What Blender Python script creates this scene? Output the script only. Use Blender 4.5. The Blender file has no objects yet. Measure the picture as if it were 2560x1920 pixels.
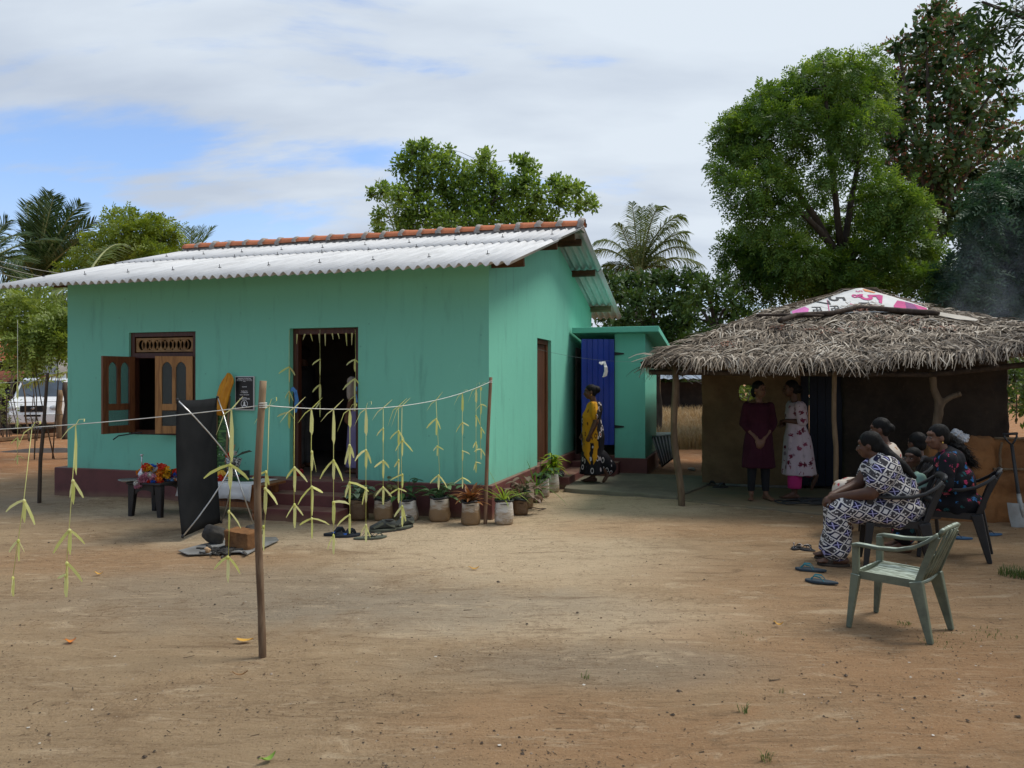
import bpy, bmesh, math, random
import numpy as np
from mathutils import Vector, Matrix, Euler, noise as mnoise

random.seed(7); RNG = np.random.default_rng(7)
SC = bpy.context.scene
COL = SC.collection
rad = math.radians

# ------------------------------------------------------------------ camera
# surveyed from the photograph: eye height 1.6 m, horizon at photo row 950 of 1920, focal length 1908 photo pixels
F_PX, U0, V0, EYE = 1908.0, 1280.0, 950.0, 1.6
cam_d = bpy.data.cameras.new('camera')
cam_d.sensor_width = 36.0
cam_d.lens = 36.0 * F_PX / 2560.0
cam_d.shift_y = (V0 - 960.0) / 2560.0
cam_d.clip_start = 0.05
cam_d.clip_end = 3000.0
cam = bpy.data.objects.new('camera', cam_d)
cam.location = (0, 0, EYE)
cam.rotation_euler = (rad(90), 0, 0)
COL.objects.link(cam)
SC.camera = cam

# ------------------------------------------------------------------ sky and sun
SUN_EL, SUN_AZ = rad(57), rad(74)          # azimuth measured from +Y (view direction) towards +X (right)
SUN_VEC = Vector((math.sin(SUN_AZ) * math.cos(SUN_EL), math.cos(SUN_AZ) * math.cos(SUN_EL), math.sin(SUN_EL)))
SC.view_settings.view_transform = 'Standard'
SC.view_settings.look = 'None'
SC.view_settings.gamma = 1.0
SC.view_settings.exposure = 0.98
SC.view_settings.use_curve_mapping = False

W = bpy.data.worlds.new('World')
SC.world = W
W.use_nodes = True
wn, wl = W.node_tree.nodes, W.node_tree.links
wn.clear()
def wnode(t, **k):
    n = wn.new(t)
    for a, b in k.items():
        setattr(n, a, b)
    return n
w_out = wnode('ShaderNodeOutputWorld')
w_bg = wnode('ShaderNodeBackground'); w_bg.inputs['Strength'].default_value = 0.10
wl.new(w_bg.outputs[0], w_out.inputs[0])
w_sky = wnode('ShaderNodeTexSky', sky_type='NISHITA', sun_disc=False)
w_sky.sun_elevation = SUN_EL
w_sky.sun_rotation = SUN_AZ
w_sky.air_density = 1.0; w_sky.dust_density = 0.6; w_sky.ozone_density = 2.0
w_tc = wnode('ShaderNodeTexCoord')
w_sep = wnode('ShaderNodeSeparateXYZ'); wl.new(w_tc.outputs['Generated'], w_sep.inputs[0])
def wmath(op, a, b=None, clamp=False):
    n = wnode('ShaderNodeMath', operation=op); n.use_clamp = clamp
    for i, x in enumerate((a, b)):
        if x is None: continue
        if isinstance(x, (int, float)): n.inputs[i].default_value = x
        else: wl.new(x, n.inputs[i])
    return n.outputs[0]
zc = wmath('ADD', wmath('MAXIMUM', w_sep.outputs[2], 0.0), 0.32)
cx_ = wmath('DIVIDE', w_sep.outputs[0], zc); cy_ = wmath('DIVIDE', w_sep.outputs[1], zc)
w_cmb = wnode('ShaderNodeCombineXYZ'); wl.new(cx_, w_cmb.inputs[0]); wl.new(cy_, w_cmb.inputs[1])
w_map = wnode('ShaderNodeMapping'); wl.new(w_cmb.outputs[0], w_map.inputs[0])
w_map.inputs['Location'].default_value = (1.2, 2.7, 0)
w_map.inputs['Rotation'].default_value = (0, 0, rad(-14))
w_map.inputs['Scale'].default_value = (0.75, 1.9, 1)
w_n1 = wnode('ShaderNodeTexNoise'); wl.new(w_map.outputs[0], w_n1.inputs['Vector'])
w_n1.inputs['Scale'].default_value = 1.7; w_n1.inputs['Detail'].default_value = 9; w_n1.inputs['Roughness'].default_value = 0.56
w_n1.inputs['Distortion'].default_value = 0.35
w_n2 = wnode('ShaderNodeTexNoise'); wl.new(w_map.outputs[0], w_n2.inputs['Vector'])
w_n2.inputs['Scale'].default_value = 2.6; w_n2.inputs['Detail'].default_value = 5; w_n2.inputs['Roughness'].default_value = 0.5
# nearness to the sun: cloud is thicker and brighter towards it (to the right), as it was that day
w_dot = wnode('ShaderNodeVectorMath', operation='DOT_PRODUCT')
wl.new(w_tc.outputs['Generated'], w_dot.inputs[0]); w_dot.inputs[1].default_value = SUN_VEC
sunny = wmath('MULTIPLY', wmath('ADD', w_dot.outputs['Value'], -0.30), 0.42)
cov = wmath('ADD', w_n1.outputs[0], sunny)
w_mr = wnode('ShaderNodeMapRange', interpolation_type='SMOOTHSTEP')
wl.new(cov, w_mr.inputs['Value'])
w_mr.inputs['From Min'].default_value = 0.34; w_mr.inputs['From Max'].default_value = 0.50
w_mr.inputs['To Min'].default_value = 0.09; w_mr.inputs['To Max'].default_value = 1.0
w_cr = wnode('ShaderNodeValToRGB'); wl.new(wmath('ADD', w_n2.outputs[0], wmath('MULTIPLY', sunny, 1.7)), w_cr.inputs[0])
w_cr.color_ramp.elements[0].position = 0.30; w_cr.color_ramp.elements[0].color = (2.70, 3.08, 3.68, 1)
w_cr.color_ramp.elements[1].position = 0.72; w_cr.color_ramp.elements[1].color = (3.80, 4.20, 4.65, 1)
# low sky whitens towards the horizon
w_hz = wnode('ShaderNodeMapRange', interpolation_type='SMOOTHSTEP'); wl.new(w_sep.outputs[2], w_hz.inputs['Value'])
w_hz.inputs['From Min'].default_value = 0.02; w_hz.inputs['From Max'].default_value = 0.30
w_hz.inputs['To Min'].default_value = 0.75; w_hz.inputs['To Max'].default_value = 0.0
fac = wmath('MAXIMUM', w_mr.outputs[0], w_hz.outputs[0])
w_skyb = wnode('ShaderNodeMix', data_type='RGBA', blend_type='MULTIPLY'); w_skyb.inputs['Factor'].default_value = 1.0
wl.new(w_sky.outputs[0], w_skyb.inputs[6]); w_skyb.inputs[7].default_value = (0.86, 0.94, 1.08, 1)
w_mix = wnode('ShaderNodeMix', data_type='RGBA')
wl.new(fac, w_mix.inputs['Factor']); wl.new(w_skyb.outputs[2], w_mix.inputs[6]); wl.new(w_cr.outputs[0], w_mix.inputs[7])
wl.new(w_mix.outputs[2], w_bg.inputs['Color'])

sun_d = bpy.data.lights.new('sun', 'SUN')
sun_d.energy = 1.5
sun_d.angle = rad(20)
sun_d.color = (1.0, 0.955, 0.88)
sun = bpy.data.objects.new('sun', sun_d)
sun.rotation_euler = (-SUN_VEC).to_track_quat('-Z', 'Y').to_euler()
COL.objects.link(sun)

# ------------------------------------------------------------------ survey helpers (photo row/column -> metres)
def ray(u, v):
    return Vector(((u - U0) / F_PX, 1.0, (V0 - v) / F_PX))
def at(u, v, Y):                                    # a point at depth Y metres
    d = ray(u, v); return Vector((d.x * Y, Y, EYE + d.z * Y))
def G(u, v, z=0.0):                                 # a point on a level surface at height z
    d = ray(u, v); t = (z - EYE) / d.z
    return Vector((d.x * t, t, z))

# house frame: origin at the near corner, x along the front wall (right = +), y into the depth
H_TH = rad(16.885); H_ORG = Vector((-0.2662, 8.7962, 0))
def HL(p):                                          # world -> house frame
    d = Vector(p) - H_ORG; c, s = math.cos(H_TH), math.sin(H_TH)
    return Vector((d.x * c - d.y * s, d.x * s + d.y * c, d.z))
def HW(x, y, z=0):                                  # house frame -> world
    c, s = math.cos(H_TH), math.sin(H_TH)
    return Vector((H_ORG.x + x * c + y * s, H_ORG.y - x * s + y * c, z))
def on_y(u, v, y0):                                 # ray meets the plane y = y0 of the house frame
    o = HL((0, 0, EYE)); e = HL(ray(u, v) + Vector((0, 0, EYE))); d = e - o
    t = (y0 - o.y) / d.y
    return o + d * t
def on_x(u, v, x0):
    o = HL((0, 0, EYE)); e = HL(ray(u, v) + Vector((0, 0, EYE))); d = e - o
    t = (x0 - o.x) / d.x
    return o + d * t

# ------------------------------------------------------------------ object helpers
def tag(o, label=None, cat=None, group=None, kind=None):
    if label: o['label'] = label
    if cat: o['category'] = cat
    if group: o['group'] = group
    if kind: o['kind'] = kind
    return o
def empty(name, loc=(0, 0, 0), rz=0.0, label=None, cat=None, group=None):
    o = bpy.data.objects.new(name, None); COL.objects.link(o)
    o.empty_display_size = 0.1
    o.location = loc; o.rotation_euler = (0, 0, rz)
    return tag(o, label, cat, group)
def link(name, me, parent=None, mats=None):
    o = bpy.data.objects.new(name, me); COL.objects.link(o)
    if mats:
        for m in (mats if isinstance(mats, (list, tuple)) else [mats]):
            me.materials.append(m)
    if parent: o.parent = parent
    return o
def copy_tree(o, parent=None):
    c = o.copy(); COL.objects.link(c)
    if parent: c.parent = parent
    for ch in list(o.children):
        copy_tree(ch, c)
    return c
def smooth(me):
    me.polygons.foreach_set('use_smooth', np.ones(len(me.polygons), dtype=bool)); me.update()

class MB:
    def __init__(s): s.v = []; s.f = []; s.m = []
    def add(s, vs, fs, mi=0):
        b = len(s.v); s.v += [tuple(p) for p in vs]
        s.f += [tuple(i + b for i in f) for f in fs]; s.m += [mi] * len(fs)
        return s
    def box(s, x0, x1, y0, y1, z0, z1, mi=0):
        return s.add([(x0,y0,z0),(x1,y0,z0),(x1,y1,z0),(x0,y1,z0),(x0,y0,z1),(x1,y0,z1),(x1,y1,z1),(x0,y1,z1)],
                     [(0,3,2,1),(4,5,6,7),(0,1,5,4),(1,2,6,5),(2,3,7,6),(3,0,4,7)], mi)
    def bar(s, p0, p1, w, h, up=(0,0,1), mi=0, w1=None, h1=None):     # rectangular bar
        p0, p1 = Vector(p0), Vector(p1); d = (p1 - p0).normalized(); up = Vector(up)
        sd = d.cross(up)
        if sd.length < 1e-4: sd = d.cross(Vector((1, 0, 0)))
        sd.normalize(); u2 = sd.cross(d)
        w1 = w if w1 is None else w1; h1 = h if h1 is None else h1
        vs = []
        for p, a, b in ((p0, w, h), (p1, w1, h1)):
            for i, j in ((-1,-1),(1,-1),(1,1),(-1,1)):
                vs.append(p + sd * (i * a / 2) + u2 * (j * b / 2))
        return s.add(vs, [(0,1,2,3),(7,6,5,4),(0,4,5,1),(1,5,6,2),(2,6,7,3),(3,7,4,0)], mi)
    def tube(s, pts, rr, n=8, cap=True, mi=0, flat=1.0, up=None):
        pts = [Vector(p) for p in pts]; k = len(pts)
        if isinstance(rr, (int, float)): rr = [rr] * k
        up = Vector(up) if up else None
        vs = []; prev = None
        for i, p in enumerate(pts):
            d = (pts[min(i + 1, k - 1)] - pts[max(i - 1, 0)])
            d = d.normalized() if d.length > 1e-9 else Vector((0, 0, 1))
            ref = up if up is not None else (prev if prev is not None else (Vector((0, 0, 1)) if abs(d.z) < 0.9 else Vector((1, 0, 0))))
            a = d.cross(ref)
            if a.length < 1e-5: a = d.cross(Vector((0.3, 0.9, 0.2)))
            a.normalize(); b = a.cross(d).normalized()
            if up is None: prev = b
            for j in range(n):
                t = 2 * math.pi * j / n
                vs.append(p + (a * math.cos(t) + b * (math.sin(t) * flat)) * rr[i])
        fs = []
        for i in range(k - 1):
            for j in range(n):
                j2 = (j + 1) % n
                fs.append((i*n+j, i*n+j2, (i+1)*n+j2, (i+1)*n+j))
        if cap:
            fs.append(tuple(range(n - 1, -1, -1))); fs.append(tuple((k-1)*n + j for j in range(n)))
        return s.add(vs, fs, mi)
    def lathe(s, prof, c=(0,0,0), n=16, mi=0, sx=1.0, sy=1.0):
        vs = []; k = len(prof)
        for r, z in prof:
            for j in range(n):
                t = 2*math.pi*j/n
                vs.append((c[0]+r*math.cos(t)*sx, c[1]+r*math.sin(t)*sy, c[2]+z))
        fs = [(i*n+j, i*n+(j+1)%n, (i+1)*n+(j+1)%n, (i+1)*n+j) for i in range(k-1) for j in range(n)]
        fs.append(tuple(range(n-1,-1,-1))); fs.append(tuple((k-1)*n+j for j in range(n)))
        return s.add(vs, fs, mi)
    def prism(s, poly, axis, a0, a1, mi=0):          # polygon in the two other axes extruded along axis
        n = len(poly); vs = []
        for a in (a0, a1):
            for p, q in poly:
                vs.append({'x': (a, p, q), 'y': (p, a, q), 'z': (p, q, a)}[axis])
        fs = [tuple(range(n-1,-1,-1)), tuple(range(n, 2*n))] + [(i, (i+1)%n, n+(i+1)%n, n+i) for i in range(n)]
        return s.add(vs, fs, mi)
    def ell(s, c, r, n=12, k=8, rot=None, mi=0):     # ellipsoid
        vs = []; c = Vector(c)
        for i in range(k + 1):
            ph = math.pi * i / k
            for j in range(n):
                t = 2*math.pi*j/n
                p = Vector((r[0]*math.sin(ph)*math.cos(t), r[1]*math.sin(ph)*math.sin(t), r[2]*math.cos(ph)))
                if rot is not None: p = rot @ p
                vs.append(c + p)
        fs = [(i*n+j, (i+1)*n+j, (i+1)*n+(j+1)%n, i*n+(j+1)%n) for i in range(k) for j in range(n)]
        return s.add(vs, fs, mi)
    def strip(s, pts, wid, side=None, mi=0, nrm=None):    # flat ribbon along pts
        pts = [Vector(p) for p in pts]; k = len(pts)
        if isinstance(wid, (int, float)): wid = [wid]*k
        vs = []
        for i, p in enumerate(pts):
            d = (pts[min(i+1,k-1)] - pts[max(i-1,0)]).normalized()
            sd = Vector(side) if side is not None else d.cross(Vector(nrm) if nrm is not None else Vector((0,0,1)))
            if sd.length < 1e-5: sd = Vector((1,0,0))
            sd = sd.normalized()
            vs += [p - sd*wid[i]/2, p + sd*wid[i]/2]
        return s.add(vs, [(2*i, 2*i+1, 2*i+3, 2*i+2) for i in range(k-1)], mi)
    def build(s, name, mats, parent=None, sm=False, bevel=0, bseg=2, fix=False):
        me = bpy.data.meshes.new(name)
        me.from_pydata(s.v, [], s.f)
        mats = mats if isinstance(mats, (list, tuple)) else [mats]
        for m in mats: me.materials.append(m)
        if len(mats) > 1: me.polygons.foreach_set('material_index', s.m)
        if fix:
            bm = bmesh.new(); bm.from_mesh(me); bmesh.ops.remove_doubles(bm, verts=bm.verts, dist=1e-5)
            bmesh.ops.recalc_face_normals(bm, faces=bm.faces); bm.to_mesh(me); bm.free()
        if sm: smooth(me)
        me.update()
        o = bpy.data.objects.new(name, me); COL.objects.link(o)
        if parent: o.parent = parent
        if bevel:
            b = o.modifiers.new('bevel', 'BEVEL'); b.width = bevel; b.segments = bseg; b.limit_method = 'ANGLE'; b.angle_limit = rad(40)
            b.harden_normals = False
        return o

def quads_mesh(name, V, F, mats, parent=None, mi=None, sm=False):   # V (n,3), F (m,4) arrays
    me = bpy.data.meshes.new(name)
    V = np.asarray(V, dtype=np.float32); F = np.asarray(F, dtype=np.int32); k = F.shape[1]
    me.vertices.add(len(V)); me.vertices.foreach_set('co', V.ravel())
    me.loops.add(F.size); me.loops.foreach_set('vertex_index', F.ravel())
    me.polygons.add(len(F)); me.polygons.foreach_set('loop_start', np.arange(0, F.size, k, dtype=np.int32))
    for m in (mats if isinstance(mats, (list, tuple)) else [mats]): me.materials.append(m)
    if mi is not None: me.polygons.foreach_set('material_index', np.asarray(mi, dtype=np.int32))
    if sm: me.polygons.foreach_set('use_smooth', np.ones(len(F), dtype=bool))
    me.update(calc_edges=True); me.validate()
    o = bpy.data.objects.new(name, me); COL.objects.link(o)
    if parent: o.parent = parent
    return o

def remesh(mb, name, mats, parent=None, voxel=0.008, smooth_it=4, disp=None, sub=None):
    """Union of closed shapes in mb as one continuous skin."""
    me = bpy.data.meshes.new(name + '_raw'); me.from_pydata(mb.v, [], mb.f); me.update()
    t = bpy.data.objects.new(name + '_raw', me); COL.objects.link(t)
    r = t.modifiers.new('r', 'REMESH'); r.mode = 'VOXEL'; r.voxel_size = voxel; r.adaptivity = 0
    if smooth_it:
        q = t.modifiers.new('s', 'SMOOTH'); q.factor = 0.5; q.iterations = smooth_it
    dg = bpy.context.evaluated_depsgraph_get()
    m2 = bpy.data.meshes.new_from_object(t.evaluated_get(dg))
    m2.name = name
    bpy.data.objects.remove(t); bpy.data.meshes.remove(me)
    if disp:
        n = len(m2.vertices); co = np.empty(n*3, dtype=np.float32); m2.vertices.foreach_get('co', co)
        no = np.empty(n*3, dtype=np.float32); m2.vertices.foreach_get('normal', no)
        co = co.reshape(-1,3); no = no.reshape(-1,3)
        d = np.array([disp(Vector(c), Vector(nn)) for c, nn in zip(co, no)], dtype=np.float32)
        co = co + no * d[:, None]
        m2.vertices.foreach_set('co', co.ravel())
    smooth(m2)
    m2.materials.clear()
    for m in (mats if isinstance(mats, (list, tuple)) else [mats]): m2.materials.append(m)
    m2.update()
    o = bpy.data.objects.new(name, m2); COL.objects.link(o)
    if parent: o.parent = parent
    return o

def text_mesh(body, size, mat, name='lettering', parent=None, matrix=None, extrude=0.0008, bold=0.0, align='CENTER', sx=1.0):
    cu = bpy.data.curves.new(name, 'FONT'); cu.body = body; cu.size = size; cu.extrude = extrude
    cu.align_x = align; cu.align_y = 'CENTER'; cu.offset = bold; cu.resolution_u = 3
    t = bpy.data.objects.new(name + '_raw', cu); COL.objects.link(t)
    dg = bpy.context.evaluated_depsgraph_get()
    me = bpy.data.meshes.new_from_object(t.evaluated_get(dg)); me.name = name
    bpy.data.objects.remove(t); bpy.data.curves.remove(cu)
    M = (matrix or Matrix.Identity(4)) @ Matrix.Diagonal((sx, 1, 1, 1))
    me.transform(M); me.materials.clear(); me.materials.append(mat)
    o = bpy.data.objects.new(name, me); COL.objects.link(o)
    if parent: o.parent = parent
    return o

def fbm(x, y, z=0.0, o=4):
    return mnoise.fractal(Vector((x, y, z)), 1.0, 2.0, o, noise_basis='PERLIN_ORIGINAL')

# ------------------------------------------------------------------ materials
class NT:
    def __init__(s, name):
        s.m = bpy.data.materials.new(name); s.m.use_nodes = True
        s.n, s.l = s.m.node_tree.nodes, s.m.node_tree.links
        s.n.clear(); s.out = s.n.new('ShaderNodeOutputMaterial')
        s.p = s.n.new('ShaderNodeBsdfPrincipled'); s.l.new(s.p.outputs[0], s.out.inputs[0])
        s.tc = s.n.new('ShaderNodeTexCoord')
    def put(s, sock, x):
        if isinstance(x, bpy.types.NodeSocket): s.l.new(x, sock)
        elif isinstance(x, (tuple, list)) and len(x) == 3 and sock.type == 'RGBA': sock.default_value = (*x, 1)
        else: sock.default_value = x
    def math(s, op, a, b=0.0, c=None, clamp=False):
        n = s.n.new('ShaderNodeMath'); n.operation = op; n.use_clamp = clamp
        s.put(n.inputs[0], a); s.put(n.inputs[1], b)
        if c is not None: s.put(n.inputs[2], c)
        return n.outputs[0]
    def mapping(s, vec=None, scale=(1,1,1), rot=(0,0,0), loc=(0,0,0)):
        n = s.n.new('ShaderNodeMapping'); s.l.new(vec or s.tc.outputs['Object'], n.inputs[0])
        n.inputs['Scale'].default_value = scale; n.inputs['Rotation'].default_value = rot; n.inputs['Location'].default_value = loc
        return n.outputs[0]
    def noise(s, scale, vec=None, detail=5, rough=0.55, dist=0.0):
        n = s.n.new('ShaderNodeTexNoise'); s.l.new(vec or s.tc.outputs['Object'], n.inputs['Vector'])
        n.inputs['Scale'].default_value = scale; n.inputs['Detail'].default_value = detail
        n.inputs['Roughness'].default_value = rough; n.inputs['Distortion'].default_value = dist
        return n.outputs[0]
    def vor(s, scale, vec=None, feat='F1', out='Distance', rnd=1.0):
        n = s.n.new('ShaderNodeTexVoronoi'); n.feature = feat
        s.l.new(vec or s.tc.outputs['Object'], n.inputs['Vector']); n.inputs['Scale'].default_value = scale
        n.inputs['Randomness'].default_value = rnd
        return n.outputs[out]
    def ramp(s, fac, stops, interp='LINEAR'):
        n = s.n.new('ShaderNodeValToRGB'); s.l.new(fac, n.inputs[0]); n.color_ramp.interpolation = interp
        e = n.color_ramp.elements
        while len(e) < len(stops): e.new(0.5)
        for q, (pos, c) in zip(e, stops):
            q.position = pos; q.color = (*c, 1) if len(c) == 3 else c
        return n.outputs[0]
    def mr(s, fac, a, b, c=0.0, d=1.0, smoothstep=True):
        n = s.n.new('ShaderNodeMapRange')
        if smoothstep: n.interpolation_type = 'SMOOTHSTEP'
        s.put(n.inputs['Value'], fac)
        for k, x in zip(('From Min', 'From Max', 'To Min', 'To Max'), (a, b, c, d)): n.inputs[k].default_value = x
        return n.outputs[0]
    def mix(s, f, a, b, mode='MIX'):
        n = s.n.new('ShaderNodeMix'); n.data_type = 'RGBA'; n.blend_type = mode
        s.put(n.inputs['Factor'], f); s.put(n.inputs[6], a); s.put(n.inputs[7], b)
        return n.outputs[2]
    def sep(s, vec=None):
        n = s.n.new('ShaderNodeSeparateXYZ'); s.l.new(vec or s.tc.outputs['Object'], n.inputs[0]); return n.outputs
    def comb(s, x, y, z=0.0):
        n = s.n.new('ShaderNodeCombineXYZ')
        for i, q in enumerate((x, y, z)): s.put(n.inputs[i], q)
        return n.outputs[0]
    def island(s):
        return s.n.new('ShaderNodeNewGeometry').outputs['Random Per Island']
    def hsv(s, col, h=0.5, sat=1.0, val=1.0):
        n = s.n.new('ShaderNodeHueSaturation'); s.put(n.inputs['Color'], col)
        s.put(n.inputs['Hue'], h); s.put(n.inputs['Saturation'], sat); s.put(n.inputs['Value'], val)
        return n.outputs[0]
    def objrand(s):
        return s.n.new('ShaderNodeObjectInfo').outputs['Random']
    def bump(s, h, strength=0.3, dist=0.01):
        n = s.n.new('ShaderNodeBump'); s.l.new(h, n.inputs['Height'])
        n.inputs['Strength'].default_value = strength; n.inputs['Distance'].default_value = dist
        s.l.new(n.outputs[0], s.p.inputs['Normal']); return n.outputs[0]
    def done(s, col, rough=0.8, spec=0.3, metal=0.0):
        s.put(s.p.inputs['Base Color'], col); s.put(s.p.inputs['Roughness'], rough)
        s.put(s.p.inputs['Specular IOR Level'], spec); s.put(s.p.inputs['Metallic'], metal)
        return s.m

def simple(name, c1, c2=None, scale=6, rough=0.75, spec=0.3, bump=0.0, bscale=60, bdist=0.004, stretch=(1,1,1), metal=0.0, objvar=0.0):
    t = NT(name); c2 = c2 or tuple(x*0.8 for x in c1)
    v = t.mapping(scale=stretch)
    col = t.mix(t.mr(t.noise(scale, v), 0.3, 0.7), c1, c2)
    if objvar: col = t.hsv(col, val=t.math('ADD', 1-objvar/2, t.math('MULTIPLY', t.objrand(), objvar)))
    if bump: t.bump(t.noise(bscale, v, detail=4), bump, bdist)
    return t.done(col, rough, spec, metal)

def leafmat(name, cols, trans=0.35, rough=0.5, var=0.5, patch=0.6):
    """cols: dark, mid, light; varies leaf by leaf and clump by clump."""
    t = NT(name)
    isl = t.island()
    n = t.noise(patch, detail=3)
    f = t.math('ADD', t.math('MULTIPLY', isl, var), t.math('MULTIPLY', t.math('SUBTRACT', n, 0.5), 1.3))
    f = t.math('ADD', f, (1-var)/2)
    col = t.ramp(f, [(0.0, cols[0]), (0.5, cols[1]), (1.0, cols[2])])
    t.done(col, rough, 0.35)
    tr = t.n.new('ShaderNodeBsdfTranslucent'); t.l.new(t.hsv(col, h=0.485, sat=1.1, val=1.3), tr.inputs[0])
    mx = t.n.new('ShaderNodeMixShader'); mx.inputs[0].default_value = trans
    t.l.new(t.p.outputs[0], mx.inputs[1]); t.l.new(tr.outputs[0], mx.inputs[2]); t.l.new(mx.outputs[0], t.out.inputs[0])
    return t.m

def skinmat(name, c):
    t = NT(name)
    col = t.mix(t.mr(t.noise(9), 0.35, 0.7), c, tuple(x*0.82 for x in c))
    t.p.inputs['Subsurface Weight'].default_value = 0.08
    t.p.inputs['Subsurface Radius'].default_value = (0.02, 0.008, 0.004)
    t.bump(t.noise(300), 0.1, 0.001)
    return t.done(col, 0.5, 0.35)
# ------------------------------------------------------------------ ground
def gh(x, y):
    """height of the trodden ground"""
    d = 0.012 * fbm(x*0.5, y*0.5, 1.3, 3)
    if y > 9.0 and x < -4.3:                       # heaped sand against the plinth at the left, rising yard behind
        d += 0.06 * math.exp(-((x + 5.3)**2/0.5 + (y - 10.0)**2/0.10))
    return d
def ground_material():
    t = NT('trodden_soil')
    P = t.tc.outputs['Object']; sx, sy, _ = t.sep()
    n_big = t.noise(0.35, detail=6, rough=0.62); n_mid = t.noise(1.6, detail=9, rough=0.68, dist=0.6)
    vs = t.mapping(scale=(0.8, 2.6, 1), rot=(0, 0, rad(-12)))
    n_str = t.noise(2.2, vs, detail=10, rough=0.74, dist=0.8)
    vr = t.mapping(scale=(2.5, 17, 1), rot=(0, 0, rad(9))); n_rake = t.noise(2.0, vr, detail=6, rough=0.65, dist=0.5)
    n_fine = t.noise(22, detail=7, rough=0.78); n_gr = t.noise(85, detail=4, rough=0.8)
    def blob(x, y, rx, ry, soft=0.55):             # where a soil of another colour lies, with a ragged rim
        q = t.math('ADD', t.math('POWER', t.math('DIVIDE', t.math('SUBTRACT', sx, x), rx), 2.0),
                   t.math('POWER', t.math('DIVIDE', t.math('SUBTRACT', sy, y), ry), 2.0))
        q = t.math('ADD', t.math('SQRT', q), t.math('MULTIPLY', t.math('SUBTRACT', n_mid, 0.5), 1.6))
        return t.mr(q, 1.0 + soft, 1.0 - soft)
    sand, pale, red, grey, dark = (0.395,0.280,0.165), (0.590,0.455,0.300), (0.365,0.205,0.102), (0.270,0.228,0.172), (0.185,0.118,0.066)
    col = t.mix(t.mr(t.math('ADD', t.math('MULTIPLY', n_big, 0.5), t.math('MULTIPLY', n_mid, 0.5)), 0.40, 0.62), sand, (0.325,0.222,0.128))
    for x, y, rx, ry in ((0.1,7.3,1.5,1.6), (0.9,9.6,1.9,1.2), (-1.4,7.9,2.2,0.7), (0.2,5.2,1.3,0.5), (-4.2,9.2,1.3,0.5)):
        col = t.mix(t.math('MULTIPLY', blob(x, y, rx, ry), 0.85), col, pale)
    for x, y, rx, ry in ((2.9,5.6,1.6,1.9), (2.6,8.3,2.2,0.7), (2.3,4.2,1.1,.7), (-7.5,15.5,5.0,4.2), (7.5,8,2.6,4), (0.2,3.5,0.8,0.45), (-3.4,6.8,1.4,0.5), (1.2,3.2,0.9,0.4), (2.6,3.6,1.0,0.6)):
        col = t.mix(t.math('MULTIPLY', blob(x, y, rx, ry), 0.52), col, red)
    for x, y, rx, ry in ((-1.9,5.7,1.5,0.8), (-0.5,5.4,1.4,0.5), (-6.5,9.7,1.2,0.8), (0.5,4.3,0.9,0.3)):
        col = t.mix(t.math('MULTIPLY', blob(x, y, rx, ry), 0.5), col, grey)
    col = t.mix(t.math('MULTIPLY', t.mr(sy, 11.5, 14.5), t.mr(sx, -12, 40, 1.0, 0.9)), col, (0.360,0.170,0.075))
    col = t.mix(t.math('MULTIPLY', t.mr(n_str, 0.53, 0.68), 0.62), col, dark)
    col = t.mix(t.math('MULTIPLY', t.mr(n_str, 0.47, 0.34), 0.55), col, pale)
    col = t.mix(t.math('MULTIPLY', t.math('MULTIPLY', t.mr(n_rake, 0.52, 0.66), t.mr(n_big, 0.40, 0.60)), 0.50), col, dark)
    col = t.mix(t.math('MULTIPLY', t.math('MULTIPLY', t.mr(n_rake, 0.48, 0.34), t.mr(n_mid, 0.40, 0.60)), 0.35), col, pale)
    crumb = t.mr(t.math('ADD', n_fine, t.math('MULTIPLY', t.math('SUBTRACT', n_mid, .5), .5)), 0.52, 0.70)
    col = t.mix(t.math('MULTIPLY', crumb, 0.55), col, dark)
    col = t.mix(t.math('MULTIPLY', t.mr(n_gr, 0.54, 0.74), 0.45), col, (0.62,0.51,0.36))
    col = t.mix(t.math('MULTIPLY', t.mr(n_gr, 0.44, 0.28), 0.45), col, (0.075,0.05,0.032))
    col = t.mix(t.math('MULTIPLY', t.mr(t.noise(48, detail=3), 0.63, 0.70), 0.60), col, (0.06,0.042,0.028))
    hsum = t.math('ADD', t.math('MULTIPLY', n_str, 1.8), t.math('ADD', t.math('MULTIPLY', n_fine, 1.0), t.math('ADD', t.math('MULTIPLY', n_gr, 0.35), t.math('MULTIPLY', n_rake, .6))))
    t.bump(hsum, 0.9, 0.03)
    return t.done(col, 0.95, 0.12)
M_GROUND = ground_material()
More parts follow.
